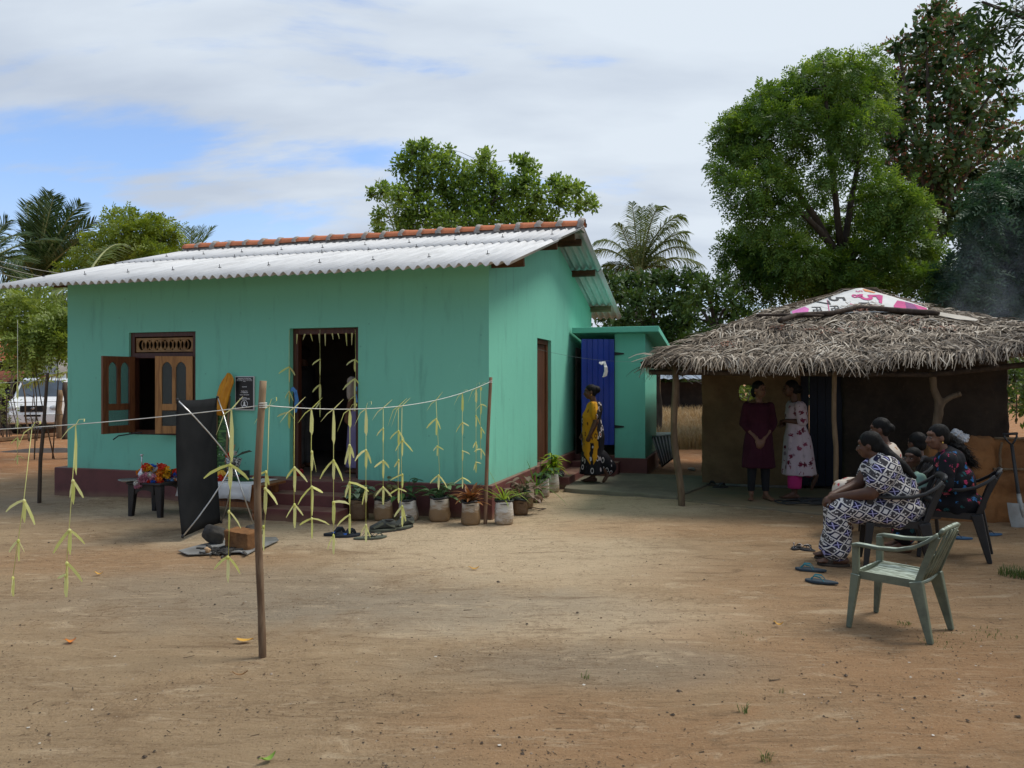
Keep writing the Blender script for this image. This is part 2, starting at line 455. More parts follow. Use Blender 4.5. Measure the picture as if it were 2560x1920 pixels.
def build_ground():
    def axis(a, b, st, lo, hi):
        c = list(np.arange(a, b + 1e-6, st)); s, x = st, b
        while x < hi: s *= 1.35; x += s; c.append(x)
        s, x = st, a
        while x > lo: s *= 1.35; x -= s; c.insert(0, x)
        return np.array(c)
    xs = axis(-7.0, 7.0, 0.07, -600, 600); ys = axis(1.8, 13.5, 0.07, -60, 1200)
    V = np.zeros((len(ys), len(xs), 3), dtype=np.float32)
    for j, y in enumerate(ys):
        for i, x in enumerate(xs):
            z = gh(x, y)
            if -7.5 < x < 7.5 and 1.5 < y < 14:
                w = abs(fbm(x*1.7 + 5, y*4.5 + x, 0.2, 3))          # sweeping and foot marks
                z += 0.007 * fbm(x*2.5, y*6, 4.1, 3) - 0.008 * max(0, 0.10 - w) * 10 * (0.5 + 0.5*fbm(x*0.9, y*0.9, 9, 2))
                z += 0.003 * fbm(x*11, y*11, 7.7, 2)
            V[j, i] = (x, y, z if y < 60 and abs(x) < 60 else 0)
    n = len(xs); idx = np.arange(len(xs)*len(ys)).reshape(len(ys), n)
    F = np.stack([idx[:-1, :-1], idx[:-1, 1:], idx[1:, 1:], idx[1:, :-1]], -1).reshape(-1, 4)
    o = quads_mesh('ground', V.reshape(-1, 3), F, M_GROUND, sm=True)
    tag(o, kind='structure')
build_ground()

# ------------------------------------------------------------------ building materials
def plaster(name, c, stain, streak=0.5):
    t = NT(name)
    v = t.mapping(scale=(6, 6, 0.9)); n = t.noise(1.1, v, detail=7, rough=0.65)
    b = t.noise(0.7, detail=4)
    col = t.mix(t.math('MULTIPLY', t.mr(n, 0.52, 0.75), streak), c, stain)
    col = t.mix(t.math('MULTIPLY', t.mr(b, 0.45, 0.7), 0.35), col, tuple(x*1.13 for x in c))
    tr = t.noise(2.4, t.mapping(scale=(1.6, 1.6, .7)), detail=8, rough=.7, dist=1.2)
    col = t.mix(t.math('MULTIPLY', t.mr(tr, 0.42, 0.30), 0.30), col, tuple(x*.80 for x in c)); col = t.mix(t.math('MULTIPLY', t.mr(tr, 0.60, 0.74), 0.22), col, tuple(min(.8, x*1.2 + .03) for x in c))
    spk = t.vor(5.5); col = t.mix(t.math('MULTIPLY', t.mr(spk, .075, .05), .55), col, stain)
    z = t.sep()[2]
    splash = t.math('MULTIPLY', t.mr(t.math('ADD', z, t.math('MULTIPLY', t.noise(3, detail=6), 0.5)), 0.95, 0.45), 0.22)
    col = t.mix(splash, col, (0.16,0.17,0.115))
    h = t.math('ADD', t.noise(9, detail=6), t.math('MULTIPLY', t.noise(90, detail=3), 0.25))
    t.bump(h, 0.22, 0.012)
    return t.done(col, 0.62, 0.25)
M_TURQ = plaster('turquoise_plaster', (0.180,0.525,0.395), (0.115,0.330,0.250), 0.60)
M_TURQ2 = plaster('turquoise_plaster_smooth', (0.170,0.545,0.415), (0.13,0.44,0.34), 0.4)
def oxide():
    t = NT('red_oxide_cement')
    n = t.noise(3, detail=7, rough=0.65); u = t.n.new('ShaderNodeNewGeometry')
    nz = t.sep(u.outputs['Normal'])[2]
    col = t.mix(t.mr(n, 0.4, 0.7), (0.145,0.050,0.045), (0.100,0.038,0.035))
    dust = t.math('MULTIPLY', t.mr(nz, 0.5, 0.95), t.mr(t.noise(5, detail=6), 0.3, 0.65, 0.35, 0.9))
    col = t.mix(dust, col, (0.22,0.135,0.095))
    z = t.sep()[2]
    col = t.mix(t.math('MULTIPLY', t.mr(t.math('ADD', z, t.math('MULTIPLY', n, 0.12)), 0.17, 0.06), 0.55), col, (0.23,0.15,0.09))
    t.bump(t.noise(25, detail=5), 0.15, 0.006)
    return t.done(col, 0.6, 0.3)
M_OXIDE = oxide()
def asbestos():
    t = NT('cement_roof_sheet')
    v = t.mapping(scale=(9, 0.8, 1)); n = t.noise(1.6, v, detail=7, rough=0.65); b = t.noise(1.1, detail=5)
    col = t.mix(t.mr(n, 0.35, 0.75), (0.58,0.585,0.595), (0.43,0.435,0.445))
    col = t.mix(t.math('MULTIPLY', t.mr(b, 0.5, 0.75), 0.35), col, (0.36,0.36,0.355))
    col = t.hsv(col, val=t.math('ADD', 0.93, t.math('MULTIPLY', t.objrand(), 0.12)))
    st = t.noise(2.3, t.mapping(scale=(5, .6, 1), loc=(3, 1, 0)), detail=9, rough=.72, dist=.8)
    col = t.mix(t.math('MULTIPLY', t.mr(st, .54, .72), .45), col, (.26,.255,.24)); col = t.mix(t.math('MULTIPLY', t.mr(t.noise(24, detail=4), .62, .72), .35), col, (.20,.19,.17))
    t.bump(t.noise(60, detail=4), 0.12, 0.004)
    return t.done(col, 0.7, 0.25)
M_SHEET = asbestos()
M_TIMBER = simple('dark_timber', (0.055,0.030,0.018), (0.11,0.06,0.03), 5, 0.8, 0.2, 0.3, 30, 0.004, (1, 8, 8))
M_TERRA = simple('terracotta', (0.58,0.20,0.095), (0.44,0.15,0.07), 7, 0.8, 0.2, 0.2, 50, objvar=0.3)
M_MORTAR = simple('cement_mortar', (0.33,0.30,0.27), (0.23,0.21,0.19), 10, 0.9, 0.15, 0.5, 30, 0.01)
M_FRAME = simple('varnished_dark_frame', (0.050,0.016,0.010), (0.085,0.030,0.016), 4, 0.45, 0.4, 0.1, 30, stretch=(8,8,1))
def teakmat(name, a, b):
    t = NT(name)
    v = t.mapping(scale=(14, 14, 1.2)); n = t.noise(1.5, v, detail=8, rough=0.65, dist=1.2)
    col = t.mix(t.mr(n, 0.35, 0.7), a, b); t.bump(n, 0.1, 0.003)
    return t.done(col, 0.5, 0.35)
M_TEAK = teakmat('teak', (0.400,0.200,0.070), (0.210,0.095,0.032))
M_TEAK_R = teakmat('reddish_teak', (0.175,0.066,0.026), (0.085,0.030,0.013))
M_DOORWOOD = teakmat('door_wood', (0.115,0.045,0.020), (0.060,0.022,0.011))
M_CARVED = simple('carved_panel', (0.33,0.20,0.085), (0.20,0.11,0.045), 9, 0.6)
def pane_mat():
    t = NT('frosted_pane')
    t.done((0.10,0.115,0.115), 0.18, 0.5)
    tr = t.n.new('ShaderNodeBsdfTransparent'); tr.inputs[0].default_value = (0.80,0.86,0.85,1)
    mx = t.n.new('ShaderNodeMixShader'); mx.inputs[0].default_value = 0.62
    t.l.new(t.p.outputs[0], mx.inputs[1]); t.l.new(tr.outputs[0], mx.inputs[2]); t.l.new(mx.outputs[0], t.out.inputs[0])
    return t.m
M_PANE = pane_mat()
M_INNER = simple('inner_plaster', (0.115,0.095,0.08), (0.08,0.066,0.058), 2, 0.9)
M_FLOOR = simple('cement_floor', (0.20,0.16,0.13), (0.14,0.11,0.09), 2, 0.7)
M_STEEL = simple('galvanised_steel', (0.62,0.62,0.62), (0.5,0.5,0.5), 9, 0.35, 0.5, metal=0.85)
M_BLACKIRON = simple('black_iron', (0.02,0.02,0.022), (0.03,0.03,0.03), 9, 0.45, 0.4, metal=0.3)

# ------------------------------------------------------------------ main house
house = empty('turquoise_house', H_ORG, -H_TH, 'turquoise single storey house with corrugated white roof, red plinth and open front door', 'house')
HLn, HD, HP = 6.164, 6.198, 0.389
EZ, RZ, OE, OGR, OGL = 2.835, 3.900, 0.64, 0.484, 0.62
SLOPE = (RZ - EZ) / (HD/2 + OE)
DX0, DX1, DZ = -2.634, -1.677, 2.246
WX0, WX1, WZ0, WZ1 = -5.114, -4.042, 0.869, 2.237
SY0, SY1, SZ = 2.149, 2.975, 2.200
TH = 0.16
def roof_z(y):                                        # mean height of the sheeting over y
    return EZ + (min(y, HD - y) + OE) * SLOPE
wtop = roof_z(0) - 0.06
b = MB()
for x0, x1, z0, z1 in ((-HLn, WX0, HP, wtop), (WX0, WX1, HP, WZ0), (WX0, WX1, WZ1, wtop), (WX1, DX0, HP, wtop), (DX0, DX1, DZ, wtop), (DX1, 0, HP, wtop)):
    b.box(x0, x1, 0, TH, z0, z1)
b.build('front_wall', M_TURQ, house)
b = MB()                                              # gable wall with its door opening
gt = lambda y: roof_z(y) - 0.075
for poly in ([(TH, HP), (SY0, HP), (SY0, gt(SY0)), (TH, gt(TH))],
             [(SY0, SZ), (SY1, SZ), (SY1, gt(SY1)), (SY0, gt(SY0))],
             [(SY1, HP), (HD, HP), (HD, gt(HD)), (HD/2, gt(HD/2)), (SY1, gt(SY1))]):
    b.prism(poly, 'x', -TH, 0)
b.box(-TH, -0.0005, 0.0, TH, wtop, wtop + 0.03)
b.build('gable_wall', M_TURQ, house, fix=True)
b = MB(); b.prism([(TH, HP), (HD, HP), (HD, gt(HD)), (HD/2, gt(HD/2)), (TH, gt(TH))], 'x', -HLn, -HLn + TH)
b.box(-HLn + TH, -TH, HD - TH, HD, HP, gt(HD)); b.build('rear_walls', M_TURQ, house, fix=True)
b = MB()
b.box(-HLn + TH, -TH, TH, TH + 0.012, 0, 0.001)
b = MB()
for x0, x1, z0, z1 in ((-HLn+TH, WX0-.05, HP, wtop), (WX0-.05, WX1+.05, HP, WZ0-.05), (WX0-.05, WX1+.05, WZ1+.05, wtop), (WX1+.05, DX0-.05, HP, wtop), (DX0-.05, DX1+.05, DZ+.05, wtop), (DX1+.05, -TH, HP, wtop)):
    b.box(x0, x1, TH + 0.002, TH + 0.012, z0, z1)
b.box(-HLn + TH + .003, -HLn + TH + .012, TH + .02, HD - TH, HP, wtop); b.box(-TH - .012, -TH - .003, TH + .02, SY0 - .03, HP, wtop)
b.box(-HLn + TH + .02, -TH - .02, 3.3, 3.42, HP, wtop)          # partition across the front room, added to keep the doorway dark
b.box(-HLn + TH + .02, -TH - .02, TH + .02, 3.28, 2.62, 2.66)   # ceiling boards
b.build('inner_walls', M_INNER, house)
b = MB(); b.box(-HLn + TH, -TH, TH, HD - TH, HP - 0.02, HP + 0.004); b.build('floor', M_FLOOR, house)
# plinth
b = MB()
b.box(-HLn - 0.19, 0.055, -0.045, HD + 0.05, -0.15, HP)
b.build('plinth', M_OXIDE, house, bevel=0.012)
# steps to the front door
def xon(u, v, y): return on_y(u, v, y).x
sx0, sx1 = xon(668, 1215, -0.24), xon(893, 1225, -0.24)
for n, (x0, x1, y0, y1, z) in enumerate(((sx0, sx1, -0.245, -0.047, HP - 0.004), (xon(673, 1255, -0.52), xon(858, 1270, -0.52), -0.52, -0.2455, 0.262), (xon(657, 1290, -0.80), xon(840, 1300, -0.80), -0.80, -0.521, 0.132))):
    b = MB(); b.box(x0, x1, y0, y1, -0.12, z); b.build('door_step', M_OXIDE, house, bevel=0.010)
b = MB(); b.box(0.058, 0.345, 2.66, 4.02, -0.1, 0.165); b.build('side_step', M_OXIDE, house, bevel=0.010)
# front door frame
b = MB()
fy0, fy1 = 0.075, 0.155
b.box(DX0 + .001, DX0 + .075, fy0, fy1, HP + .006, DZ - .001); b.box(DX1 - .075, DX1 - .001, fy0, fy1, HP + .006, DZ - .001)
b.box(DX0 + .0755, DX1 - .0755, fy0, fy1, DZ - .075, DZ - .001)
b.build('door_frame', M_FRAME, house, bevel=0.004)
b = MB(); b.box(DX0 - .0, DX1, 0.0, TH, HP - .01, HP + .004); b.build('threshold', M_OXIDE, house)
# side door: two leaves of planks behind a deep reveal
fr = MB()
fr.box(-0.13, -0.05, SY0 + .001, SY0 + .07, HP + .006, SZ - .001); fr.box(-0.13, -0.05, SY1 - .07, SY1 - .001, HP + .006, SZ - .001); fr.box(-0.13, -0.05, SY0 + .0705, SY1 - .0705, SZ - .07, SZ - .001)
fr.build('door_frame', M_TEAK_R, house, bevel=0.004)
sdoor = empty('side_door', (-0.10, SY0, HP)); sdoor.parent = house
for i in range(6):
    w = (SY1 - SY0 - .15) / 6; y0 = .075 + i*w
    b = MB(); b.box(-0.018, 0.018, y0 + .004, y0 + w - .004, .02, SZ - HP - .075); b.build('plank', M_DOORWOOD, sdoor, bevel=0.004)
# window
win = empty('window', (0, 0, 0)); win.parent = house
b = MB()
y0, y1 = 0.03, 0.12
b.box(WX0 + .001, WX0 + .065, y0, y1, WZ0 + .001, WZ1 - .001); b.box(WX1 - .065, WX1 - .001, y0, y1, WZ0 + .001, WZ1 - .001)
for z0, z1 in ((WZ0 + .001, WZ0 + .06), (WZ1 - .06, WZ1 - .001), (WZ1 - .345, WZ1 - .275)):
    b.box(WX0 + .0655, WX1 - .0655, y0, y1, z0, z1)
b.build('frame', M_FRAME, win, bevel=0.004)
b = MB()                                                # carved fretwork over the shutters
gx0, gx1, gz0, gz1 = WX0 + .08, WX1 - .08, WZ1 - .262, WZ1 - .075
for z0, z1 in ((gz0, gz0 + .02), (gz1 - .02, gz1)): b.box(gx0, gx1, .045, .075, z0, z1)
for x0, x1 in ((gx0, gx0 + .02), (gx1 - .02, gx1)): b.box(x0, x1, .046, .074, gz0 + .02, gz1 - .02)
nr = 7; gw = (gx1 - gx0 - .04) / nr
for k in range(nr*2 - 1):
    cx = gx0 + .02 + gw/2 + k*gw/2; cz = (gz0 + gz1)/2; r = gw*0.5
    b.tube([(cx + r*math.cos(t), .058 + .006*(k % 2), cz + (gz1-gz0)*.40*math.sin(t)) for t in np.linspace(0, 2*math.pi, 17)], .010, 5, cap=False)
for k in range(nr + 1):
    cx = gx0 + .02 + k*gw
    for zz, s in ((gz0 + .02, 1), (gz1 - .02, -1)):
        b.prism([(cx - .03, zz), (cx + .03, zz), (cx, zz + s*.045)], 'y', .05, .07)
b.build('fretwork', M_CARVED, win)
def shutter(hx, ang, sgn, mat, w=0.475):
    """hinged at hx on the frame; local x runs from hinge to free edge; swings out (towards -y)"""
    e = empty('shutter', (hx, 0.028, WZ0 + .03)); e.parent = win
    e.rotation_euler = (0, 0, ang)
    H = WZ1 - .315 - WZ0 - .04; t = .018; st = .085
    b = MB()
    b.box(0, st, -t, t, 0, H); b.box(w - st, w, -t, t, 0, H)
    m0, m1 = H*0.30, H*0.30 + .085
    b.box(st + .0003, w - st - .0003, -t+.001, t-.001, 0, .10); b.box(st + .0003, w - st - .0003, -t+.001, t-.001, m0, m1)
    mw = .05; cx = w/2
    b.box(cx - mw/2, cx + mw/2, -t+.0015, t-.0015, m1 + .0003, H)
    for xa, xb in ((st, cx - mw/2), (cx + mw/2, w - st)):      # arched heads
        n = 7; poly = [(xa, H), (xa, H - .15)] + [(xa + (xb-xa)*i/n, H - .15 + .075*math.sin(math.pi*min(1, i/n*1.0))**0.7) for i in range(1, n)] + [(xb, H - .15), (xb, H)]
        b.prism([(p, q) for p, q in poly], 'y', -t + .001, t - .001)
    b.build('rails', mat, e, bevel=0.003)
    for xa, xb, za, zb in ((st - .01, cx - mw/2 + .01, m1 - .01, H - .06), (cx + mw/2 - .01, w - st + .01, m1 - .01, H - .06), (st - .01, w - st + .01, .09, m0 + .01)):
        p = MB(); p.box(xa, xb, -.002, .002, za, zb); p.build('pane', M_PANE, e)
    h = MB(); h.tube([(w - .04, -.02, H*.42), (w - .04, -.045, H*.44), (w - .04, -.045, H*.50), (w - .04, -.02, H*.52)], .006, 6); h.build('handle', M_BLACKIRON, e)
    return e
shutter(WX0 + .062, rad(180 + 81), 1, M_TEAK_R)          # left leaf folded far out
s2 = shutter(WX1 - .062, rad(180 + 22), 1, M_TEAK)       # right leaf ajar
b = MB(); b.tube([(WX0 + .20, 0.02, WZ0 + .03), (WX0 - .02, -.16, WZ0 - .01), (WX0 - .07, -.20, WZ0 - .06)], .009, 6); b.build('stay_hook', M_BLACKIRON, win)

# roof sheets: corrugated cement sheets in two courses on each slope
PITCH, AMP = 0.125, 0.0235
NCOR = 6; SW = PITCH * NCOR
RX0, RX1 = -HLn - OGL, OGR
nsh = int(round((RX1 - RX0) / SW)); SW = (RX1 - RX0) / nsh; PITCH = SW / NCOR
SLN = math.hypot(HD/2 + OE, RZ - EZ)
def sheet_mesh(length, extra):
    n = NCOR*12 + extra; ths = 0.006
    xs = [PITCH*i/12 for i in range(n + 1)]
    V = []
    for dz in (0, -ths):
        for y in (0, length/2, length):
            for x in xs:
                V.append((x, y, AMP*math.cos(2*math.pi*x/PITCH) + dz))
    m = n + 1; F = []
    for j in range(2):
        for i in range(n):
            a = j*m + i; F.append((a, a+1, a+m+1, a+m)); a += 3*m; F.append((a, a+m, a+m+1, a+1))
    for i in range(n):
        F.append((i, 3*m+i, 3*m+i+1, i+1)); a = 2*m + i; F.append((a, a+1, 3*m+a+1, 3*m+a))
    for j in range(2):
        a = j*m; F.append((a, a+m, a+m+3*m, a+3*m)); a += n; F.append((a, a+3*m, a+m+3*m, a+m))
    me = bpy.data.meshes.new('roof_sheet'); me.from_pydata(V, [], F); me.materials.append(M_SHEET)
    smooth(me); me.update()
    return me
LOW = SLN * 0.60
me_low, me_up = sheet_mesh(LOW, 10), sheet_mesh(SLN - LOW + 0.10, 10)
me_low_end, me_up_end = sheet_mesh(LOW, 0), sheet_mesh(SLN - LOW + 0.10, 0)
ang = math.atan2(RZ - EZ, HD/2 + OE)
hook_me = None
for side in (0, 1):
    for row in (0, 1):
        for k in range(nsh):
            lastk = (k == nsh - 1) if side == 0 else (k == nsh - 1)
            me = ((me_low_end, me_up_end) if lastk else (me_low, me_up))[row]
            o = link('roof_sheet', me, house)
            s0 = (LOW - 0.10) * row
            lift = 0.012 * row + 0.0035 * (k % 2) + random.uniform(-.001, .001)
            jit = random.uniform(-.008, .008)
            if side == 0:
                o.location = (RX0 + k*SW, -OE + (s0 + jit)*math.cos(ang) - lift*math.sin(ang), EZ + (s0 + jit)*math.sin(ang) + lift*math.cos(ang))
                o.rotation_euler = (ang, 0, 0)
            else:
                o.location = (RX1 - k*SW, HD + OE - s0*math.cos(ang) + lift*math.sin(ang), EZ + s0*math.sin(ang) + lift*math.cos(ang))
                o.rotation_euler = (ang, 0, math.pi)
# hook bolts
for row, sd in ((0, 0.16), (0, 0.50), (1, 0.72), (1, 0.93)):
    for k in range(0, nsh*2, 1):
        if (k + row) % 2 and sd < .9: continue
        b = MB(); hx = RX0 + PITCH*(round((k + .5)*NCOR/2)) ; s = SLN*sd
        b.tube([(0, 0, 0), (0, 0, .035), (.004, 0, .045)], .0042, 5); b.lathe([(.018, 0), (.014, .008), (.004, .012)], (0, 0, .0), 8)
        b.bar((-.022, 0, .004), (.024, 0, .004), .006, .006)
        if hook_me is None:
            o = b.build('roof_hook', M_BLACKIRON, house); hook_me = o.data
        else: o = link('roof_hook', hook_me, house)
        o.location = (hx, -OE + s*math.cos(ang) , EZ + s*math.sin(ang) + AMP + .014); o.rotation_euler = (ang, 0, 0)
# purlins and rafters
for y in (0.10, 1.72, 2.86, HD - 2.86, HD - 1.72, HD - 0.10):
    z = roof_z(y) - AMP - .012
    b = MB(); sgn = 1 if y < HD/2 else -1
    b.bar((RX0 + .28, y, z - .055), (RX1 - .09, y, z - .055), .05, .10, up=(0, -math.sin(ang)*sgn, math.cos(ang)))
    b.build('purlin', M_TIMBER if y < 5 else simple('worn_timber', (0.20,0.135,0.075), (0.13,0.085,0.05), 4, 0.85, 0.2, 0.3, 30, 0.004, (1,8,8)), house)
# ridge tiles set in mortar
b = MB(); b.prism([(HD/2 - .14, RZ - .035), (HD/2 + .14, RZ - .035), (HD/2 + .08, RZ + .06), (HD/2 - .08, RZ + .06)], 'x', RX0 + .02, RX1 - .01); b.build('ridge_bedding', M_MORTAR, house)
nt = 22; tw = (RX1 - RX0 - .02) / nt
tile = MB(); n = 9
V = []
for i in range(5):
    x = tw*1.04*i/4; r = .105 + .014*(1 - i/4)
    for dr in (0, -.014):
        for j in range(n + 1):
            t = math.pi*(0.04 + 0.92*j/n); V.append((x, (r+dr)*math.cos(t)*1.15, (r+dr)*math.sin(t)))
F = []; m = 2*(n+1)
for i in range(4):
    for j in range(n):
        a = i*m + j; F.append((a, a+1, a+m+1, a+m)); a += n+1; F.append((a, a+m, a+m+1, a+1))
for i in (0, 4):
    for j in range(n):
        a = i*m + j; F.append((a, a+n+1, a+n+2, a+1))
tile.add(V, F)
tile_me = None; col_me = None
for k in range(nt):
    if tile_me is None: o = tile.build('ridge_tile', M_TERRA, house, sm=False, fix=True); tile_me = o.data; smooth(tile_me)
    else: o = link('ridge_tile', tile_me, house)
    o.location = (RX0 + .01 + k*tw, HD/2, RZ + .028 + random.uniform(-.004, .004)); o.rotation_euler = (random.uniform(-.05, .05), random.uniform(-.015, .015), random.uniform(-.02, .02))
    if col_me is None:
        c = MB()
        prof = []
        for i, (x, r) in enumerate(((-.055, .108), (-.035, .130), (0, .138), (.03, .130), (.05, .112))):
            for j in range(n + 1):
                t = math.pi*j/n; c.v.append((x + .008*math.sin(j*2.1), (r + .006*math.sin(j*1.7 + i))*math.cos(t)*1.15, (r + .006*math.cos(j*2.3 + i))*math.sin(t)))
        for i in range(4):
            for j in range(n):
                a = i*(n+1) + j; c.f.append((a, a+1, a+n+2, a+n+1)); c.m.append(0)
        o = c.build('mortar_collar', M_MORTAR, house, sm=True); col_me = o.data
    else: o = link('mortar_collar', col_me, house)
    o.location = (RX0 + .01 + (k + 1)*tw - .02, HD/2, RZ + .024); o.rotation_euler = (random.uniform(-.2, .2), 0, 0); o.scale = (random.uniform(.85, 1.15), 1, random.uniform(.95, 1.06))

# ------------------------------------------------------------------ wash house at the back corner
TY = 4.40
toilet = empty('washroom_annex', HW(0.8, TY), -H_TH, 'small turquoise outbuilding with flat slab roof and blue metal door', 'outbuilding')
def tl(p): return Vector((p.x - 0.8, p.y - TY, p.z))
xr = on_y(1613, 1135, TY).x - 0.8                    # right corner in annex frame
xl = 0.06 - 0.8
xo = on_y(1537, 1100, TY).x - 0.8                    # right jamb of the opening
yb = on_x(1641, 1119, xr + 0.8).y - TY
tp = 0.30                                            # its plinth
def tz(y): return 2.37 - 0.11*y
b = MB()
b.prism([(0, tp), (.12, tp), (.12, tz(.12)), (0, tz(0))], 'x', xo, xr)
b.prism([(.12, tp), (yb, tp), (yb, tz(yb)), (.12, tz(.12))], 'x', xr - .12, xr)
b.prism([(yb - .12, tp), (yb, tp), (yb, tz(yb)), (yb - .12, tz(yb - .12))], 'x', xl, xr - .1205)
b.build('walls', M_TURQ2, toilet, fix=True)
b = MB(); b.box(xo - .001 - .0, xr + .04, -.035, yb + .03, -.12, tp); b.box(xl, xo - .0015, .0, yb, -.12, tp + .04); b.build('plinth', M_OXIDE, toilet, bevel=.01)
b = MB(); b.prism([(-.16, tz(-.16)), (yb + .25, tz(yb + .25)), (yb + .25, tz(yb + .25) + .085), (-.16, tz(-.16) + .095)], 'x', xl - .015, xr + .24); b.build('slab_roof', M_TURQ2, toilet, bevel=.008, fix=True)
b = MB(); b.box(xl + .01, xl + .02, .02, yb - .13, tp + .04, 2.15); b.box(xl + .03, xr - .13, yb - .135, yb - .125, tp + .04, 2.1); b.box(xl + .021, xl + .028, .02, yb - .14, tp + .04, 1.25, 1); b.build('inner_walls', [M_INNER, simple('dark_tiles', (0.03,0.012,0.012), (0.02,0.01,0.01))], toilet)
b = MB(); b.box(xl + .002, xo + .10, -.30, -.036, -.1, .25); b.build('annex_step', M_OXIDE, toilet, bevel=.01)
b = MB(); b.box(xl + .3, xo + .08, -.58, -.3005, -.1, .135); b.build('annex_step', M_OXIDE, toilet, bevel=.01)
M_BLUE = simple('blue_painted_metal', (0.008,0.045,0.360), (0.008,0.036,0.280), 3, 0.32, 0.5)
dr = empty('metal_door', (xo - .005, -.045, .52)); dr.parent = toilet; dr.rotation_euler = (0, 0, rad(180 + 24))
W_, H_ = 0.56, 1.76
n = 6; b = MB(); pts = []
for i in range(n):
    x = W_*i/n; w = W_/n
    pts += [(x, 0), (x + w*.76, 0), (x + w*.82, .022), (x + w*.94, .022)]
pts.append((W_, 0))
V = []
for z in (0, H_):
    for off in (0, -.0035):
        for x, y in pts: V.append((x, y + off + .01, z))
k = len(pts); F = []
for i in range(k - 1):
    F += [(i, i+1, 2*k+i+1, 2*k+i), (k+i, 3*k+i, 3*k+i+1, k+i+1), (i, k+i, k+i+1, i+1), (2*k+i, 2*k+i+1, 3*k+i+1, 3*k+i)]
b.add(V, F); b.build('profiled_sheet', M_BLUE, dr, fix=True)
b = MB()
for z in (.06, H_/2, H_ - .06): b.box(.01, W_ - .01, -.032, .004, z - .02, z + .02)
b.build('battens', M_BLACKIRON, dr)
for z in (.30, 1.52):
    b = MB(); b.prism([(xo - .01, .52 + z - .028), (xo + .15, .52 + z - .012), (xo + .16, .52 + z), (xo + .15, .52 + z + .012), (xo - .01, .52 + z + .028)], 'y', -.014, -.004)
    for q in (.02, .08, .135): b.lathe([(.006, 0), (.006, .004)], (xo + q, -.016, .52 + z), 6)
    b.build('strap_hinge', M_BLACKIRON, toilet)
# paved floor between house and hut
def slab(name, poly, z, mat, thick=.09):
    b = MB(); n = len(poly); vs = [(p[0], p[1], z) for p in poly] + [(p[0], p[1], z - thick) for p in poly]
    b.add(vs, [tuple(range(n)), tuple(range(2*n - 1, n - 1, -1))] + [(i, n+i, n+(i+1) % n, (i+1) % n) for i in range(n)])
    o = b.build(name, mat, bevel=.012, fix=True); return o
def cement():
    t = NT('worn_cement')
    n = t.noise(1.3, detail=8, rough=0.65); n2 = t.noise(6, detail=6, rough=0.7)
    col = t.mix(t.mr(n, 0.35, 0.7), (0.200,0.180,0.130), (0.120,0.110,0.082))
    col = t.mix(t.math('MULTIPLY', t.mr(n2, 0.5, 0.75), 0.4), col, (0.28,0.22,0.145))
    t.bump(t.math('ADD', n2, t.math('MULTIPLY', t.noise(60), 0.4)), 0.3, 0.012)
    return t.done(col, 0.85, 0.2)
M_CEMENT = cement()
pz = 0.055
pA, pB = G(1411, 1220, pz), G(1693, 1240, pz)
def ragged(p, q, n, amp):
    return [Vector(p).lerp(Vector(q), i/n) + Vector((0, random.uniform(-amp, amp), 0)) for i in range(n + 1)]
pC = HW(2.55, 4.35); pD = HW(0.06, 4.36)
o = slab('pavement', ragged(pA, pB, 14, .018) + [pC, pD], pz, M_CEMENT); tag(o, kind='structure')
# ------------------------------------------------------------------ mud hut with palm thatch
HUT_O = Vector((2.15, 9.69, 0)); h0 = HL(HUT_O)
hut = empty('mud_hut', HUT_O, -H_TH, 'low mud walled hut under a shaggy grey palm thatch roof on crooked wooden posts', 'hut')
def UW(x, y, z=0): return HW(h0.x + x, h0.y + y, z)                       # hut frame -> world
def UL(p): q = HL(p); return Vector((q.x - h0.x, q.y - h0.y, q.z))
def hut_y(u, v, y): q = on_y(u, v, h0.y + y); return Vector((q.x - h0.x, q.y - h0.y, q.z))

def mudmat(name, a, b, c, sc=2.2):
    t = NT(name)
    n = t.noise(sc, detail=8, rough=0.65); n2 = t.noise(16, detail=6, rough=0.7)
    col = t.mix(t.mr(n, 0.35, 0.68), a, b)
    col = t.mix(t.math('MULTIPLY', t.mr(n2, 0.55, 0.75), 0.5), col, c)
    t.bump(t.math('ADD', n2, t.math('MULTIPLY', t.noise(70), 0.4)), 0.6, 0.02)
    return t.done(col, 0.95, 0.1)
M_MUD = mudmat('mud_wall', (0.215,0.135,0.074), (0.145,0.090,0.050), (0.085,0.054,0.033))
M_MUDO = mudmat('orange_mud', (0.290,0.135,0.052), (0.195,0.092,0.040), (0.120,0.058,0.028))
M_SOOT = mudmat('sooty_wall', (0.075,0.056,0.043), (0.044,0.035,0.029), (0.115,0.080,0.056))
M_POLE = simple('weathered_pole', (0.185,0.130,0.080), (0.105,0.072,0.045), 5, 0.85, 0.2, 0.5, 18, 0.01, (3, 3, .8))
M_POLE2 = simple('pale_debarked_pole', (0.240,0.165,0.095), (0.155,0.100,0.056), 5, 0.8, 0.2, 0.4, 18, 0.01, (3, 3, .8))
M_POLED = simple('dark_pole', (0.050,0.037,0.030), (0.085,0.062,0.046), 5, 0.85, 0.2, 0.5, 18, 0.01, (3, 3, .8))

def stick(b, p0, p1, r0, r1, wob=0.02, n=9, k=9, seed=0, knots=0.12):
    p0, p1 = Vector(p0), Vector(p1); pts, rr = [], []
    for i in range(k + 1):
        t = i/k; p = p0.lerp(p1, t)
        w = wob*math.sin(math.pi*t)**.5 if 0 < t < 1 else 0
        p += Vector((fbm(t*2.2, seed, 3.3, 2), fbm(t*2.2, seed + 9, 1.1, 2), 0))*w*1.6
        pts.append(p); rr.append((r0 + (r1 - r0)*t)*(1 + knots*fbm(t*9, seed, 0, 2)))
    b.tube(pts, rr, n)
    return pts

